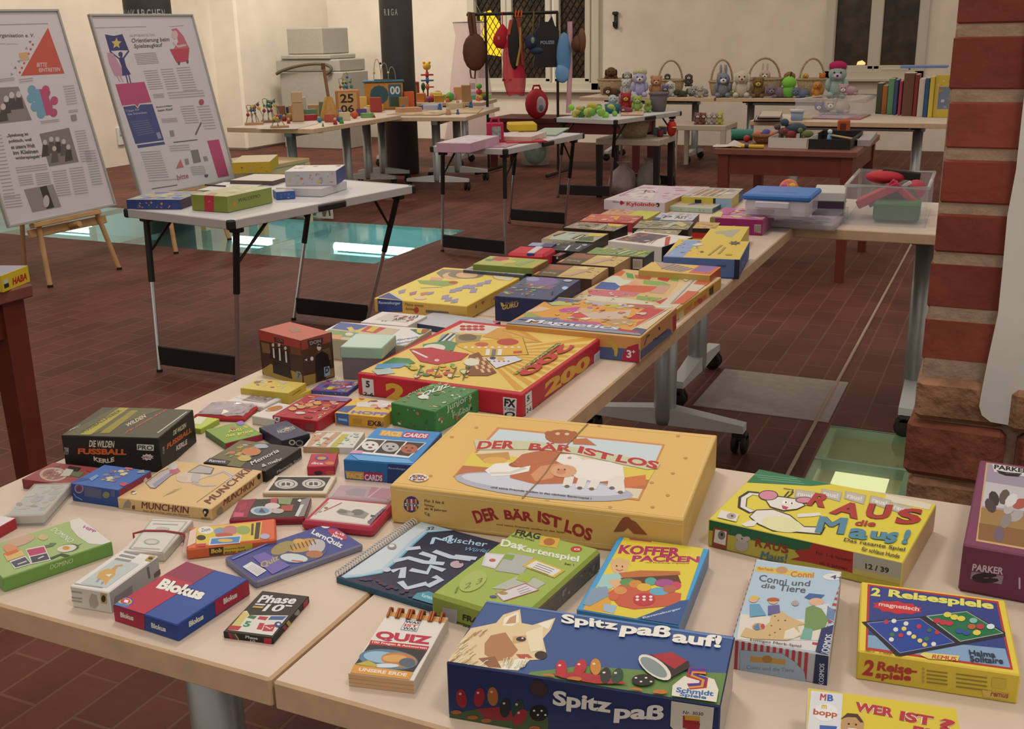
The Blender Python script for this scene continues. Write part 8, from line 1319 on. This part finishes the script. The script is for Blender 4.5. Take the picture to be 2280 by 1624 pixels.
# ------------------------------------------------------------------ wooden and bead toys on the grey tables
def wires(label, p, z, hpx, base, n, seed, group='bead maze toys'):
    P = at(p, z); u = unit(P)*1.2; hpx /= 1.15; r = random.Random(seed); q = [('base', 'box',(0,0,2),(34,22,4), base)]; K = ('#a8302c', '#2f5a8a', '#3f7a3c', '#c9a23c', '#23201e')
    for i in range(n):
        x0, x1 = -14+i*8,-14+i*8+14; H = hpx*r.uniform(.75,1); y = (i % 2)*8-4; pts = [(x0 + (x1-x0)*k/10 + 3*math.sin(k*1.2+i), y + 3*math.cos(k),4 + (H-4)*math.sin(math.pi*k/10)**.7 if 0 < k < 10 else 4) for k in range(11)]
        q.append(('wire', 'tube', pts,.75,('#8a8478', '#a8803c', '#7d8a90')[i % 3]))
        for k in (1,2,7,8): q.append(('bead', 'ball', pts[k], r.uniform(2.2,3.4), K[r.randrange(5)]))
    return mk('bead_maze', label, 'bead maze', P, q, face_eye(P), group, u)
T1, T2 = .70,.68
wires('bead maze at the left end of the toy table',(548,277), T1,52, '#b98a58',3,1); wires('bead maze with blue wires second from the left end',(585,272), T1,50, '#8a6040',3,2); wires('small bead maze before the stringed instrument',(615,286), T1,34, '#a87a50',2,3)
def blk(label, x, y, z, w, h, k, dz=0, rz=0, name='toy_block', cat='block', d=None, art=None, group='wooden blocks and boxes on the toy tables'):
    P = at((x, y), z); P.z += dz; u = unit(P); b = MB(); W, H = w*u*1.2, h*u*(1.25 if h < 40 else 1); D = (d or w*.7)*u; rz = face_eye(P) + rz; R = rotz(rz); b.box(P + V((0,0, H/2)),(W, D, H), k, R, min(W, H)*.04)
    if art: art(Face(b, P + R @ V((-W/2,-D/2,0)), R @ V((W,0,0)), V((0,0, H))))
    P = settle([b], P) if dz == 0 else P; tag(b.build(name, P, rz), label, cat, group); return P, W, D, H, rz
def num25(f): f.rect(.12,.08,.88,.92, '#c9965c'); f.utext(.2,.5,.75,.86, '25', '#33201c',.05); f.utext(.2,.12,.75,.42, '06', '#33201c',.05)
blk('wooden counting cube showing the numbers 25',776,256, T1,44,54, '#b9743c', art=num25)
wires('bead maze standing behind the counting cube',(772,240), T1,76, '#b98a58',3,4)
def house(f): f.rect(.62,.1,.95,.92, '#2f5f6a'); f.utext(.66,.55,.92,.85, '00', '#d0c8b8',.06); f.dot((.38,.55),.09, '#2f4f55',12); f.rect(.66,.1,.9,.45, '#3a4a2c')
P, W, D, H, rz = blk('wooden activity box with teal roof and gear wheel',842,240, T2,70,58, '#b8782f', art=house); b = MB(); b.box(P + V((0,0, H+.008)),(W*1.08, D*1.1,.014), '#2f6070', rotz(rz),.003); tag(b.build('toy_board', P + V((0,0, H)), rz), 'teal board lying on the wooden activity box', 'board')
q = P + V((0,0, H + .016)); u = unit(q); mk('bead_maze', 'bead maze with tall wire arches on the teal board', 'bead maze', q,[('base', 'box',(0,0,1),(40,14,2), '#4a5a58')] + [('wire', 'tube',[(-20+i*16+8-8*math.cos(k*.314), i*3-3,2+(44-i*9)*math.sin(k*.314)) for k in range(11)],.8, '#9a8a70') for i in range(3)] + [('bead', 'ball',(x,0, zz),2.6, k) for x, zz, k in ((-4,36, '#23201e'),(2,30, '#23302a'),(12,16, '#c9c0b0'),(-19,16, '#c09a4c'))], rz, 'bead maze toys', u)
blk('red framed wooden box with picture right of the activity box',918,226, T2,28,34, '#8a3024', art=lambda f: (f.rect(.15,.1,.85,.85, '#7d6a38'), f.dot((.5,.4),.03, '#a84a3c'))); wires('bead maze on the far side by the steel column',(905,222), T2,60, '#7d2a2c',3,6)
for i,(x, y, z, w, h, k, l) in enumerate(((568,265, T1,12,22, '#3a3a44', 'dark'),(632,262, T1,18,36, '#b9ac98', 'pale grey'),(662,258, T1,24,20, '#b4885c', 'tan'),(690,268, T1,26,10, '#a82c34', 'flat red'),(728,262, T1,24,28, '#6a7048', 'olive'),(755,262, T1,12,14, '#7a8494', 'blue grey'),(800,258, T1,18,12, '#5a3a70', 'violet'),(818,262, T1,22,8, '#6f9a50', 'light green'),(838,250, T2,20,26, '#a03a30', 'red'),(852,246, T2,30,10, '#cf9a2c', 'bright yellow'),(884,238, T2,18,30, '#c9542c', 'orange'),(905,252, T2,44,10, '#c08a64', 'long wooden'),(946,236, T2,36,7, '#cbb9ac', 'white'),(960,245, T2,28,9, '#a8a2ac', 'lilac grey'),(978,228, T2,18,12, '#c98a2c', 'amber'),(995,222, T2,18,9, '#8aa83c', 'leaf green'),(1030,230, T2,16,30, '#b98458', 'brown cup'),(1052,222, T2,20,8, '#5aa07a', 'mint green'),(1072,221, T2,24,8, '#8fb050', 'pale green'),(1012,243, T2,28,10, '#c0a880', 'cream'),(580,268, T1,14,26, '#8a5a3c', 'walnut brown'),(603,264, T1,16,20, '#c9b060', 'straw yellow'),(622,268, T1,16,26, '#c08a5a', 'honey coloured'),(650,262, T1,22,16, '#5a7a5a', 'sage green'),(735,272, T1,18,14, '#b0503a', 'brick red'),(768,268, T1,20,14, '#d0b48a', 'light wooden'),(822,246, T2,18,24, '#d0a050', 'golden'),(868,240, T2,16,22, '#a06a3c', 'chestnut'),(938,228, T2,16,16, '#c9702c', 'pumpkin orange'),(972,224, T2,20,14, '#d0b04a', 'lemon'),(1020,222, T2,16,22, '#c98a5a', 'terracotta'),(1042,218, T2,18,16, '#c9a08a', 'salmon'),(1066,220, T2,16,14, '#b0a03c', 'mustard'))): blk(l + ' toy block on the grey toy tables', x, y, z, w, h, k, rz=.2*(i % 4)-.3)
for i,(x, y, z, rr, k, l) in enumerate(((606,262, T1,9, '#23304a', 'navy'),(646,270, T1,9, '#a8783c', 'ochre'),(676,262, T1,10, '#5f7088', 'dull blue'),(712,273, T1,6, '#3a7a8a', 'turquoise'),(744,272, T1,6, '#4a4a8a', 'blue'),(790,264, T1,8, '#c9502c', 'orange red'),(826,254, T1,9, '#b9a08a', 'beige'),(930,232, T2,7, '#8a3a5a', 'plum'),(952,230, T2,8, '#b83c2c', 'scarlet'),(1002,226, T2,10, '#4a9a3c', 'shiny green'),(1022,216, T2,7, '#3a4a8a', 'royal blue'),(1086,224, T2,6, '#23283a', 'black'),(966,226, T2,7, '#c4b08c', 'cream'),(1048,214, T2,10, '#c99a78', 'peach'),(1062,212, T2,9, '#cf8aa0', 'pink'))): P = at((x, y), z); mk('toy_ball', l + ' ball among the toys on the grey tables', 'ball', P,[('ball', 'ball',(0,0, rr), rr, k)],0, 'balls on the toy tables', unit(P))
P = at((706,268), T1); u = unit(P); mk('stringed_toy', 'wooden balalaika-like toy instrument standing upright on the toy table', 'instrument', P,[('body', 'lathe',(0,0,0),[(0,0),(24,0),(22,8),(8,50),(0,52)], mat('#b07a34',.4, noise=.15, scale=30)),('neck', 'tube',[(0,0,48),(-6,4,110)],3.6, '#8a5a3c'),('peg_head', 'box',(-7,4,115),(9,4,14), '#6b4030'),('sound_hole', 'ball',(0,-13,24),(4,2,4), '#2a1a10')], face_eye(P), None, u)
P = at((655,270), T1); u = unit(P); mk('toy_house', 'tan wooden toy house behind the balls on the toy table', 'toy house', P,[('wall', 'box',(0,0,20),(26,18,40), '#b48a62'),('roof', 'box',(0,0,52),(24,16,24), '#c0996e')], face_eye(P), None, u)
P = at((967,222), T2); u = unit(P); q = [('pole', 'tube',[(0,0,0),(0,0,64)],2, '#8a2a24'),('top_bear', 'ball',(0,0,72),(9,6,8), '#cf982c'),('ear', 'ball',(-6,0,80),3, '#cf982c'),('ear', 'ball',(6,0,80),3, '#cf982c'),('foot', 'lathe',(0,0,0),[(0,0),(14,0),(13,3),(0,4)], '#a83024')]
for z_, k in ((54, '#a8242c'),(42, '#2f5580'),(28, '#b8502c')): q.append(('propeller', 'box',(0,0, z_),(28,7,3.4), k)); q.append(('hub', 'lathe',(0,0, z_-5),[(0,0),(3.5,0),(3.5,11),(0,11)], k))
mk('stacking_tower', 'tall stacking tower of red, blue and orange arms topped by a yellow bear', 'toy tower', P, q, face_eye(P), None, u)
P = at((948,224), T2); u = unit(P); mk('toy_tree', 'small dark green toy tree left of the stacking tower', 'toy', P,[('trunk', 'tube',[(0,0,0),(0,0,26)],1.6, '#3a4a24'),('crown', 'ball',(0,0,30),(5,5,9), '#2a4a2c')],0, None, u)
P = at((1084,222), T2); u = unit(P); mk('stacking_tower', 'short stack of red, green and yellow discs at the right end of the toy tables', 'toy tower', P,[('disc', 'ball',(0,0,6),(8,8,6), '#c9a43c'),('disc', 'ball',(0,0,18),(7,7,6), '#b0303c'),('disc', 'ball',(0,0,30),(7,7,6), '#5a9a3c')],0, None, u)
P = at((950,246), T2); flat('puzzle_tray', 'pale wooden puzzle tray on the near end of the right toy table', 'puzzle',((880,254),(985,256),(1000,246),(905,244)), T2,.012, '#b9946a', '#c0a07c',('#c9b08a', '#a8845c')); flat('puzzle_tray', 'light wooden puzzle at the right corner of the toy table', 'puzzle',((1000,252),(1065,250),(1075,240),(1020,240)), T2,.01, '#b99a6c', '#c4a678',('#d0b88a', '#a88a5a')); flat('paper_sheet', 'white paper sheet at the left corner of the toy table', 'paper',((592,286),(668,288),(690,276),(610,275)), T1,.003, '#bba896')
# grey display plinths
for i,(x0, x1, z0, z1, y, l) in enumerate(((-8.62,-7.67,0,.95,11.6, 'large grey plinth standing on the floor in front of the back wall'),(-8.68,-7.72,.952,1.10,11.62, 'wide grey slab on the large plinth'),(-8.58,-7.84,1.102,1.16,11.6, 'thin grey slab on top of the wide one'),(-8.5,-7.97,1.162,1.48,11.65, 'grey box plinth topmost of the stack'))): b = MB(); b.box(((x0+x1)/2, y+.3,(z0+z1)/2),(x1-x0,.6, z1-z0), mat('#a39580',.85, noise=.05, scale=30), bev=.012); tag(b.build('plinth',((x0+x1)/2, y+.3, z0)), l, 'plinth', 'stacked grey plinths')
b = MB(); b.tube([(-8.25+.45*math.cos(a*.2-2.6),11.56,.93+.12*math.sin(a*.2)) for a in range(17)],.02, mat('#5f513a',.8),6); tag(b.build('branch',(-8.2,11.56,.95)), 'curved dark branch leaning on the plinth edge', 'branch')
# clothes rack with dressing-up things
BK = mat('#1b1716',.45); RY = 10.0; crop('P'); P0, P1 = atY((1040,30), RY), atY((1242,30), RY); P0.z = P1.z = ZR = .5*(P0.z + P1.z); t = thing('clothes_rack', 'black metal clothes rack hung with costumes before the window', 'rack',((P0.x+P1.x)/2, RY,0))
b = MB(); b.tube([P0, P1],.016, BK,10); part('rail', b, t)
for x in (P0.x+.20, P1.x-.005): b = MB(); b.tube([(x, RY,.05),(x, RY, ZR)],.014, BK,8); part('post', b, t); b = MB(); b.tube([(x, RY-.3,.03),(x, RY+.3,.03)],.016, BK,8); part('foot', b, t)
def hang(name, label, cat, parts, rz=.45): u = unit(V((-4.4, RY,1.4))); return mk(name, label, cat, HP, parts, rz, None, u)
def hp(x): crop('P'); global HP; HP = atY((x,30), RY); HP.y -= .03; HP.z = ZR
hp(1058); LE = mat('#5b3320',.6, noise=.1, scale=30); hang('shoulder_bag', 'brown leather round bag at the left end of the rack', 'bag',[('body', 'ball',(0,-4,-82),(28,11,42), LE),('strap', 'tube',[(-6,-4,-44),(-10,-2,-14),(-10,2,4),(-2,2,3),(2,-3,-44)],5, LE),('buckle_strap', 'tube',[(-12,-5,-120),(-10,-5,-138),(-2,-5,-140),(0,-5,-122)],2, LE)])
hp(1121); RD = mat('#b01828',.8); hang('hood', 'red pointed hood with two small eye triangles', 'costume',[('crown', 'lathe',(0,-2,-76),[(0,0),(14,3),(22,14),(21,26),(12,42),(0,56)], RD),('eye_patch', 'box',(-9,-23,-52),(5,1,7), '#a8803c'),('eye_patch', 'box',(11,-22,-52),(5,1,7), '#c9a4a0'),('loop', 'tube',[(0,-2,-22),(0,0,3)],1.2, RD)])
hp(1150); b = MB(); r = random.Random(4); u = unit(HP); vs = []; N_ = 13; TU = clear('#d82840',.72,.9)
for j in range(16):
    w = 8 + 18*min(1, j/7) - 6*max(0, j-11)/4
    for i in range(N_): a = i/(N_-1)*2*math.pi; vs.append(HP + V((w*math.cos(a)*(1+.18*math.sin(5*a+j*.4))*u + (j-8)*.35*u, w*.5*math.sin(a)*(1+.2*math.cos(4*a))*u - .05,-(18 + j*10.5 + 4*math.sin(2*a))*u)))
b.add(vs,[(j*N_+i, j*N_+i+1,(j+1)*N_+i+1,(j+1)*N_+i) for j in range(15) for i in range(N_-1)], TU, True); tag(b.build('tulle_scarf', HP), 'sheer red tulle scarf hanging from orange clips', 'scarf')
hp(1157); HP.y -= .10; hang('vest', 'black and gold cloth hanging over the red tulle', 'costume',[('panel', 'ball',(-1,-6,-66),(14,5,54), '#1b1513'),('gold_edge', 'tube',[(12,-8,-30),(13,-9,-70),(4,-10,-112)],3, '#a8843c'),('sleeve', 'tube',[(-6,-6,-14),(-12,-6,-45)],4, '#b8452c'),('sleeve', 'tube',[(8,-6,-10),(14,-6,-60),(18,-6,-110)],5, '#8a3428')])
for i, x in enumerate((1150,1156,1163)): hp(x); HP.y += .02; hang('clip',('left', 'middle', 'right')[i] + ' of three orange clips on the rack rail', 'clip',[('jaw', 'tube',[(0,-3,6),(-2,-4,-8)],1.8, '#c9541c'),('jaw', 'tube',[(0,3,6),(2,3,-8)],1.8, '#c9541c')])
hp(1193); HP.y -= .08; NV = '#1a2a44'; hang('cap', 'dark blue cap with a round badge on the rack', 'cap',[('crown', 'ball',(0,-4,-62),(15,14,17), NV),('peak', 'ball',(12,-8,-80),(16,8,9), '#232f42'),('badge', 'ball',(2,-18,-58),(4,2,7), '#7d8a5c'),('loop', 'tube',[(2,0,-46),(6,2,3)],1.6, '#6b5a3a')])
hp(1222); HP.y -= .05; b = MB(); u = unit(HP); R_ = rotz(.45); pts = [(-24,-42),(-16,-30),(-12,-8),(-4,-20),(6,-20),(14,-8),(20,-28),(30,-40),(28,-100),(34,-118),(-30,-118),(-26,-96)]
b.slab([HP + R_ @ V((x*u,-.02, z_*u)) for x, z_ in pts], R_ @ V((0,-1,0)),.07, '#14151a'); f = Face(b, HP + R_ @ V((-14*u,-.0205,-68*u)), R_ @ V((34*u,0,0)), V((0,0,8*u))); f.utext(.05,.05,.95,.95, 'POLIZEI', '#8a90a0',.05); tag(b.build('vest', HP,.45), 'black police vest with white lettering on the rack', 'costume')
hp(1262); HP.y -= .02; hang('wing_costume', 'shiny light blue wing shape at the right end of the rack', 'costume',[('wing', 'ball',(-2,0,-92),(17,5,50), mat('#5a86a8',.3)),('tip', 'ball',(-6,-1,-128),(16,5,22), mat('#6f9ab8',.3))]); hp(1276); hang('ribbon', 'long pale pink ribbon hanging to the toy table beside the rack', 'ribbon',[('strip', 'tube',[(-4,6,-20),(-4,6,-120),(-8,6,-215)],6, clear('#d8a0a0',.8))])
hp(1292); hang('hat', 'brown felt hat at the right end of the rack', 'hat',[('brim', 'ball',(6,-2,-62),(9,12,28), '#6b4028'),('crown', 'ball',(-4,0,-68),(13,12,18), '#5a3422')])
# pink play canopy
b = MB(); C0 = V((-5.82,11.45,0)); prof = [(.36,.02),(.28,.35),(.22,.9),(.15,1.35),(.18,1.50)]; vs = [(C0.x + r_*math.cos(a*.1745)*(1+.05*math.sin(a*2.1+z_*3)), C0.y + r_*math.sin(a*.1745), z_) for r_, z_ in prof for a in range(36)]; t = thing('play_canopy', 'pale pink tulle canopy hanging behind the left end of the rack', 'canopy', C0)
b.add(vs,[(j*36+i, j*36+(i+1) % 36,(j+1)*36+(i+1) % 36,(j+1)*36+i) for j in range(4) for i in range(36)], clear('#dcb4ac',.42,.9), True); part('tulle', b, t); b = MB(); b.tube([C0 + V((.18*math.cos(a*.3491),.18*math.sin(a*.3491),1.50)) for a in range(18)],.008, '#a8988c',6, closed=True); part('hoop', b, t); b = MB(); b.tube([C0 + V((.2,0,1.50)), C0 + V((0,0,1.9)), C0 + V((0,0,3.4))],.004, '#8a8078',5); part('cord', b, t)
# middle folding table
Z = .70; P = at((1103,318), Z); u = unit(P); mk('toy_case', 'pink red toy case with handle and grey picture on the middle folding table', 'toy case', P,[('shell', 'box',(0,0,22),(38,18,44), '#b01c40'),('picture', 'box',(3,-9.5,22),(20,2,28), mat('#8a8478',.5, noise=.4, scale=40)),('handle', 'tube',[(-9,0,43),(-7,0,53),(7,0,53),(9,0,43)],3, '#b01c40')], face_eye(P), None, u)
flat('game_box', 'pale pink flat box left of the red toy case', 'game box',((990,318),(1062,320),(1090,303),(1030,300)), Z,.055, '#c0909a', '#cbb9b2',('#c9a8a8', '#d0bcb4')); flat('game_box', 'white flat box under the yellow tub on the middle folding table', 'game box',((1132,304),(1192,305),(1205,294),(1150,292)), Z,.035, '#c9a894', '#d0b8a8'); P = at((1162,303), Z); P.z += .037; b = MB(); u = unit(P); b.box(P + V((0,0,9*u)),(62*u,.2,17*u), '#c9a024', rotz(face_eye(P)+.1),.008); tag(b.build('plastic_box', P), 'bright yellow box on top of a white one, right of the red toy case', 'box')
flat('picture_sheet', 'pink printed sheet at the front of the middle folding table', 'sheet',((1058,326),(1122,328),(1165,316),(1085,315)), Z,.003, '#c08088', '#b98088',('#c9a0a0', '#a85a6a')); flat('picture_sheet', 'red folder with orange end on the middle folding table', 'folder',((1118,320),(1188,312),(1204,303),(1130,308)), Z,.009, '#a8242a', '#b02a2c'); flat('picture_sheet', 'pale green board at the far end of the middle folding table', 'board',((1195,300),(1240,300),(1265,285),(1200,284)), Z,.008, '#8f9a80', '#a3ab90')
P = V((-4.55,10.45,.52)); u = unit(P); mk('backpack', 'big red round backpack with a white oval on the dark red low table', 'backpack', P,[('body', 'ball',(0,0,32),(26,14,33), '#a81424'),('face_patch', 'ball',(8,-11,30),(12,4,18), '#b5a49c'),('handle', 'tube',[(-9,0,62),(-6,0,71),(6,0,71),(9,0,62)],2.4, '#a81424'),('grey_print', 'ball',(10,-14.5,24),(5,1.5,7), '#6d6a6c')], face_eye(P), None, u)
P = V((-3.98,10.6,.52)); u = unit(P); mk('toy_animal', 'grey stuffed animal lying on the dark red low table', 'toy animal', P,[('body', 'ball',(0,0,7),(24,8,7), '#6b5f5a'),('head', 'ball',(-24,0,10),(8,6,6), '#6b5f5a')],.2, None, u); P = V((-3.72,10.6,.52)); mk('toy_ball', 'coral red ball on the dark red low table', 'ball', P,[('ball', 'ball',(0,0,9),9, '#b04a3c')],0, None, u)
P = at((1192,366),.0); t = thing('plastic_bag', 'clear bag of green things on the floor behind the middle folding table', 'bag', P); b = MB(); b.ball(P + V((0,0,.13)),(.13,.11,.13), mat('#6d8a5a',.8, noise=.3, scale=14)); part('contents', b, t); b = MB(); b.lathe(P,[(0,.001),(.15,.002),(.17,.12),(.15,.24),(.06,.30),(.09,.34)], clear('#c9c8bc',.3),14, sx=1, sy=.8); part('bag_film', b, t)
# folding table below the rack: green toys
Z = .70; r = random.Random(9); GN = ('#7fa83c', '#a8b04a', '#5f9a3c', '#c0a83c', '#8ac04a', '#b9a04a', '#4a7a3c')
for i in range(30):
    P = V((-3.075,8.80, Z)) + rotz(-.232) @ V((r.uniform(-.24,.10), r.uniform(-.46,-.12),0)); P.z += .028*(i//12)
    mk('toy_ring', 'small %s toy in the heap on the table below the rack' % ('green', 'lime', 'leaf green', 'mustard', 'bright green', 'ochre', 'dark green')[i % 7], 'toy', P,[('ring', 'ball',(0,0,5),(8+r.uniform(-2,3),6,5+r.uniform(0,4)), GN[i % 7])], r.uniform(0,3), 'green toys heaped under the rack', unit(P))
P = at((1262,252), Z); u = unit(P); mk('toy_rattle', 'clear and yellow rattle at the left of the green heap', 'rattle', P,[('drum', 'tube',[(-8,0,12),(14,4,12)],11, '#b0a468'),('window', 'ball',(-9,-1,12),(2,8,8), '#c9c8bc')],0, None, u)
P = at((1358,252), Z); u = unit(P); mk('tub', 'teal tub beside the green heap below the rack', 'tub', P,[('body', 'lathe',(0,0,0),[(0,0),(15,0),(18,19),(16,19),(14,3),(0,3)], '#2a626a'),('emblem', 'ball',(4,-17,10),(3,1,4), '#8a9a3c')], face_eye(P), None, u)
for a in (('white seal toy sitting left behind the green heap',(1318,250), Z,38, '#b4b9ae', '#b4b9ae', 'none'),('toy with red and yellow trousers behind the green heap',(1345,249), Z,42, '#a8302c', '#c9a43c', 'round'),('dark red hedgehog toy right of the red trousered one',(1368,251), Z,22, '#8a4048', '#b9a8a4', 'none', True),('lime green frog toy beside the grey basket',(1386,249), Z,36, '#9aa858', '#b0b870', 'round'),('red and lime toy at the right end of that table',(1442,250), Z,26, '#8aa04a', '#a83a30', 'round'),('grey long-eared rabbit in the dark grey basket',(1424,232), Z,40, '#a49a98', '#a49a98', 'long', False, None, None, None, at((1418,246), Z) + V((.03,.01,.09))),('cream dog toy leaning on the dark grey basket',(1410,232), Z,36, '#c0aa8c', '#c0aa8c', 'flop', False, None, None, None, at((1408,246), Z) + V((-.03,-.01,.09)))): plush(*a[:9], group='soft toys below the rack', P=a[10] if len(a) > 10 else None)
basket('dark grey felt basket of soft toys below the rack',(1412,247), Z,40,38,0, m=mat('#6a5c56',.9)); flat('cloth', 'orange and white flat cloth at the right corner of the rack table', 'cloth',((1372,256),(1425,254),(1440,246),(1395,246)), Z,.01, '#c07a4a', '#c9a888',('#c4602c', '#d0b8a0'))
# black-legged and white side tables
basket('round wicker basket on the black-legged side table',(1412,305),.50,70,38); Q = at((1412,305),.50); plush('dark brown toy filling the round wicker basket', None,0,20, '#5f4030', P=Q + V((0,0,.07)), group='soft toys on the side tables')
P = at((1495,304),.50); u = unit(P); mk('toy_robot', 'red bird-like toy with a pale beak on the black-legged side table', 'toy', P,[('body', 'ball',(0,0,18),(11,10,18), '#b8281c'),('beak', 'ball',(6,-9,20),(6,5,2), '#d09a78'),('cap', 'ball',(0,0,35),(6,6,3), '#4a2430')], face_eye(P), None, u)
for x, k, l in ((1462, '#6f93a4', 'light blue'),(1474, '#c9a83c', 'yellow'),(1478, '#6d7a86', 'blue grey'),(1470, '#7d2a2c', 'dark red')): P = at((x,305 - (x % 5)*2),.50); mk('toy_cup', l + ' toy cup beside the red bird-like toy', 'toy', P,[('cup', 'lathe',(0,0,0),[(0,0),(6,0),(8,16),(6.5,16),(5,2),(0,2)], k)],0, 'toy cups on the side table', unit(P))
b = MB(); P = V((-2.98,9.0,0)); b.lathe(P + V((-.12,0,0)),[(0,.001),(.10,.004),(.13,.09),(.10,.19),(.03,.25),(.06,.28)], mat('#a88a84',.5, bump=1.0, scale=9),9, sx=1.05); tag(b.build('plastic_bag', P), 'pinkish bag under the black-legged side table', 'bag'); b = MB(); P = V((-2.86,8.98,0)); b.lathe(P,[(0,.001),(.09,.004),(.11,.12),(.09,.22),(.03,.29),(.05,.32)], mat('#7d7064',.5, bump=1.0, scale=9),9); tag(b.build('plastic_bag', P), 'grey bag under the black-legged side table', 'bag')
for i,(x, k, l) in enumerate(((1553, '#8a5a54', 'dark pink'),(1566, '#7d4a3c', 'red brown'),(1578, '#b9a894', 'cream'),(1590, '#a8908c', 'grey pink'),(1602, '#b8a84a', 'yellow'))): plush(l + ' little soft toy on the white side table',(x,277),.45,26, k, group='soft toys on the side tables')

r = random.Random(21); SC = (('#a8302c', 'red'),('#2f5a8a', 'blue'),('#c9a23c', 'yellow'),('#3f8a4c', 'green'),('#b9845c', 'wooden'),('#c9643c', 'orange'))
for i in range(36):                                  # little loose toys, several of each colour
    k, l = SC[i % 6]; tt,(xa, xb, ya, yb) = ((T1,(600,860,258,284)),(T2,(890,1070,232,254)),(T2,(900,1090,218,230)))[i % 3]; P = at((r.uniform(xa, xb), r.uniform(ya, yb)), tt); h = r.uniform(5,11)
    mk('toy_figure', 'small loose %s toy figure scattered on the grey toy tables' % l, 'toy', P,[('body', 'lathe',(0,0,0),[(0,0),(h*.5,0),(h*.35, h*.8),(0, h)], k),('head', 'ball',(0,0, h*1.15), h*.34, k if i % 2 else '#c9a07c')], r.uniform(0,3), 'loose toys on the toy tables', unit(P))
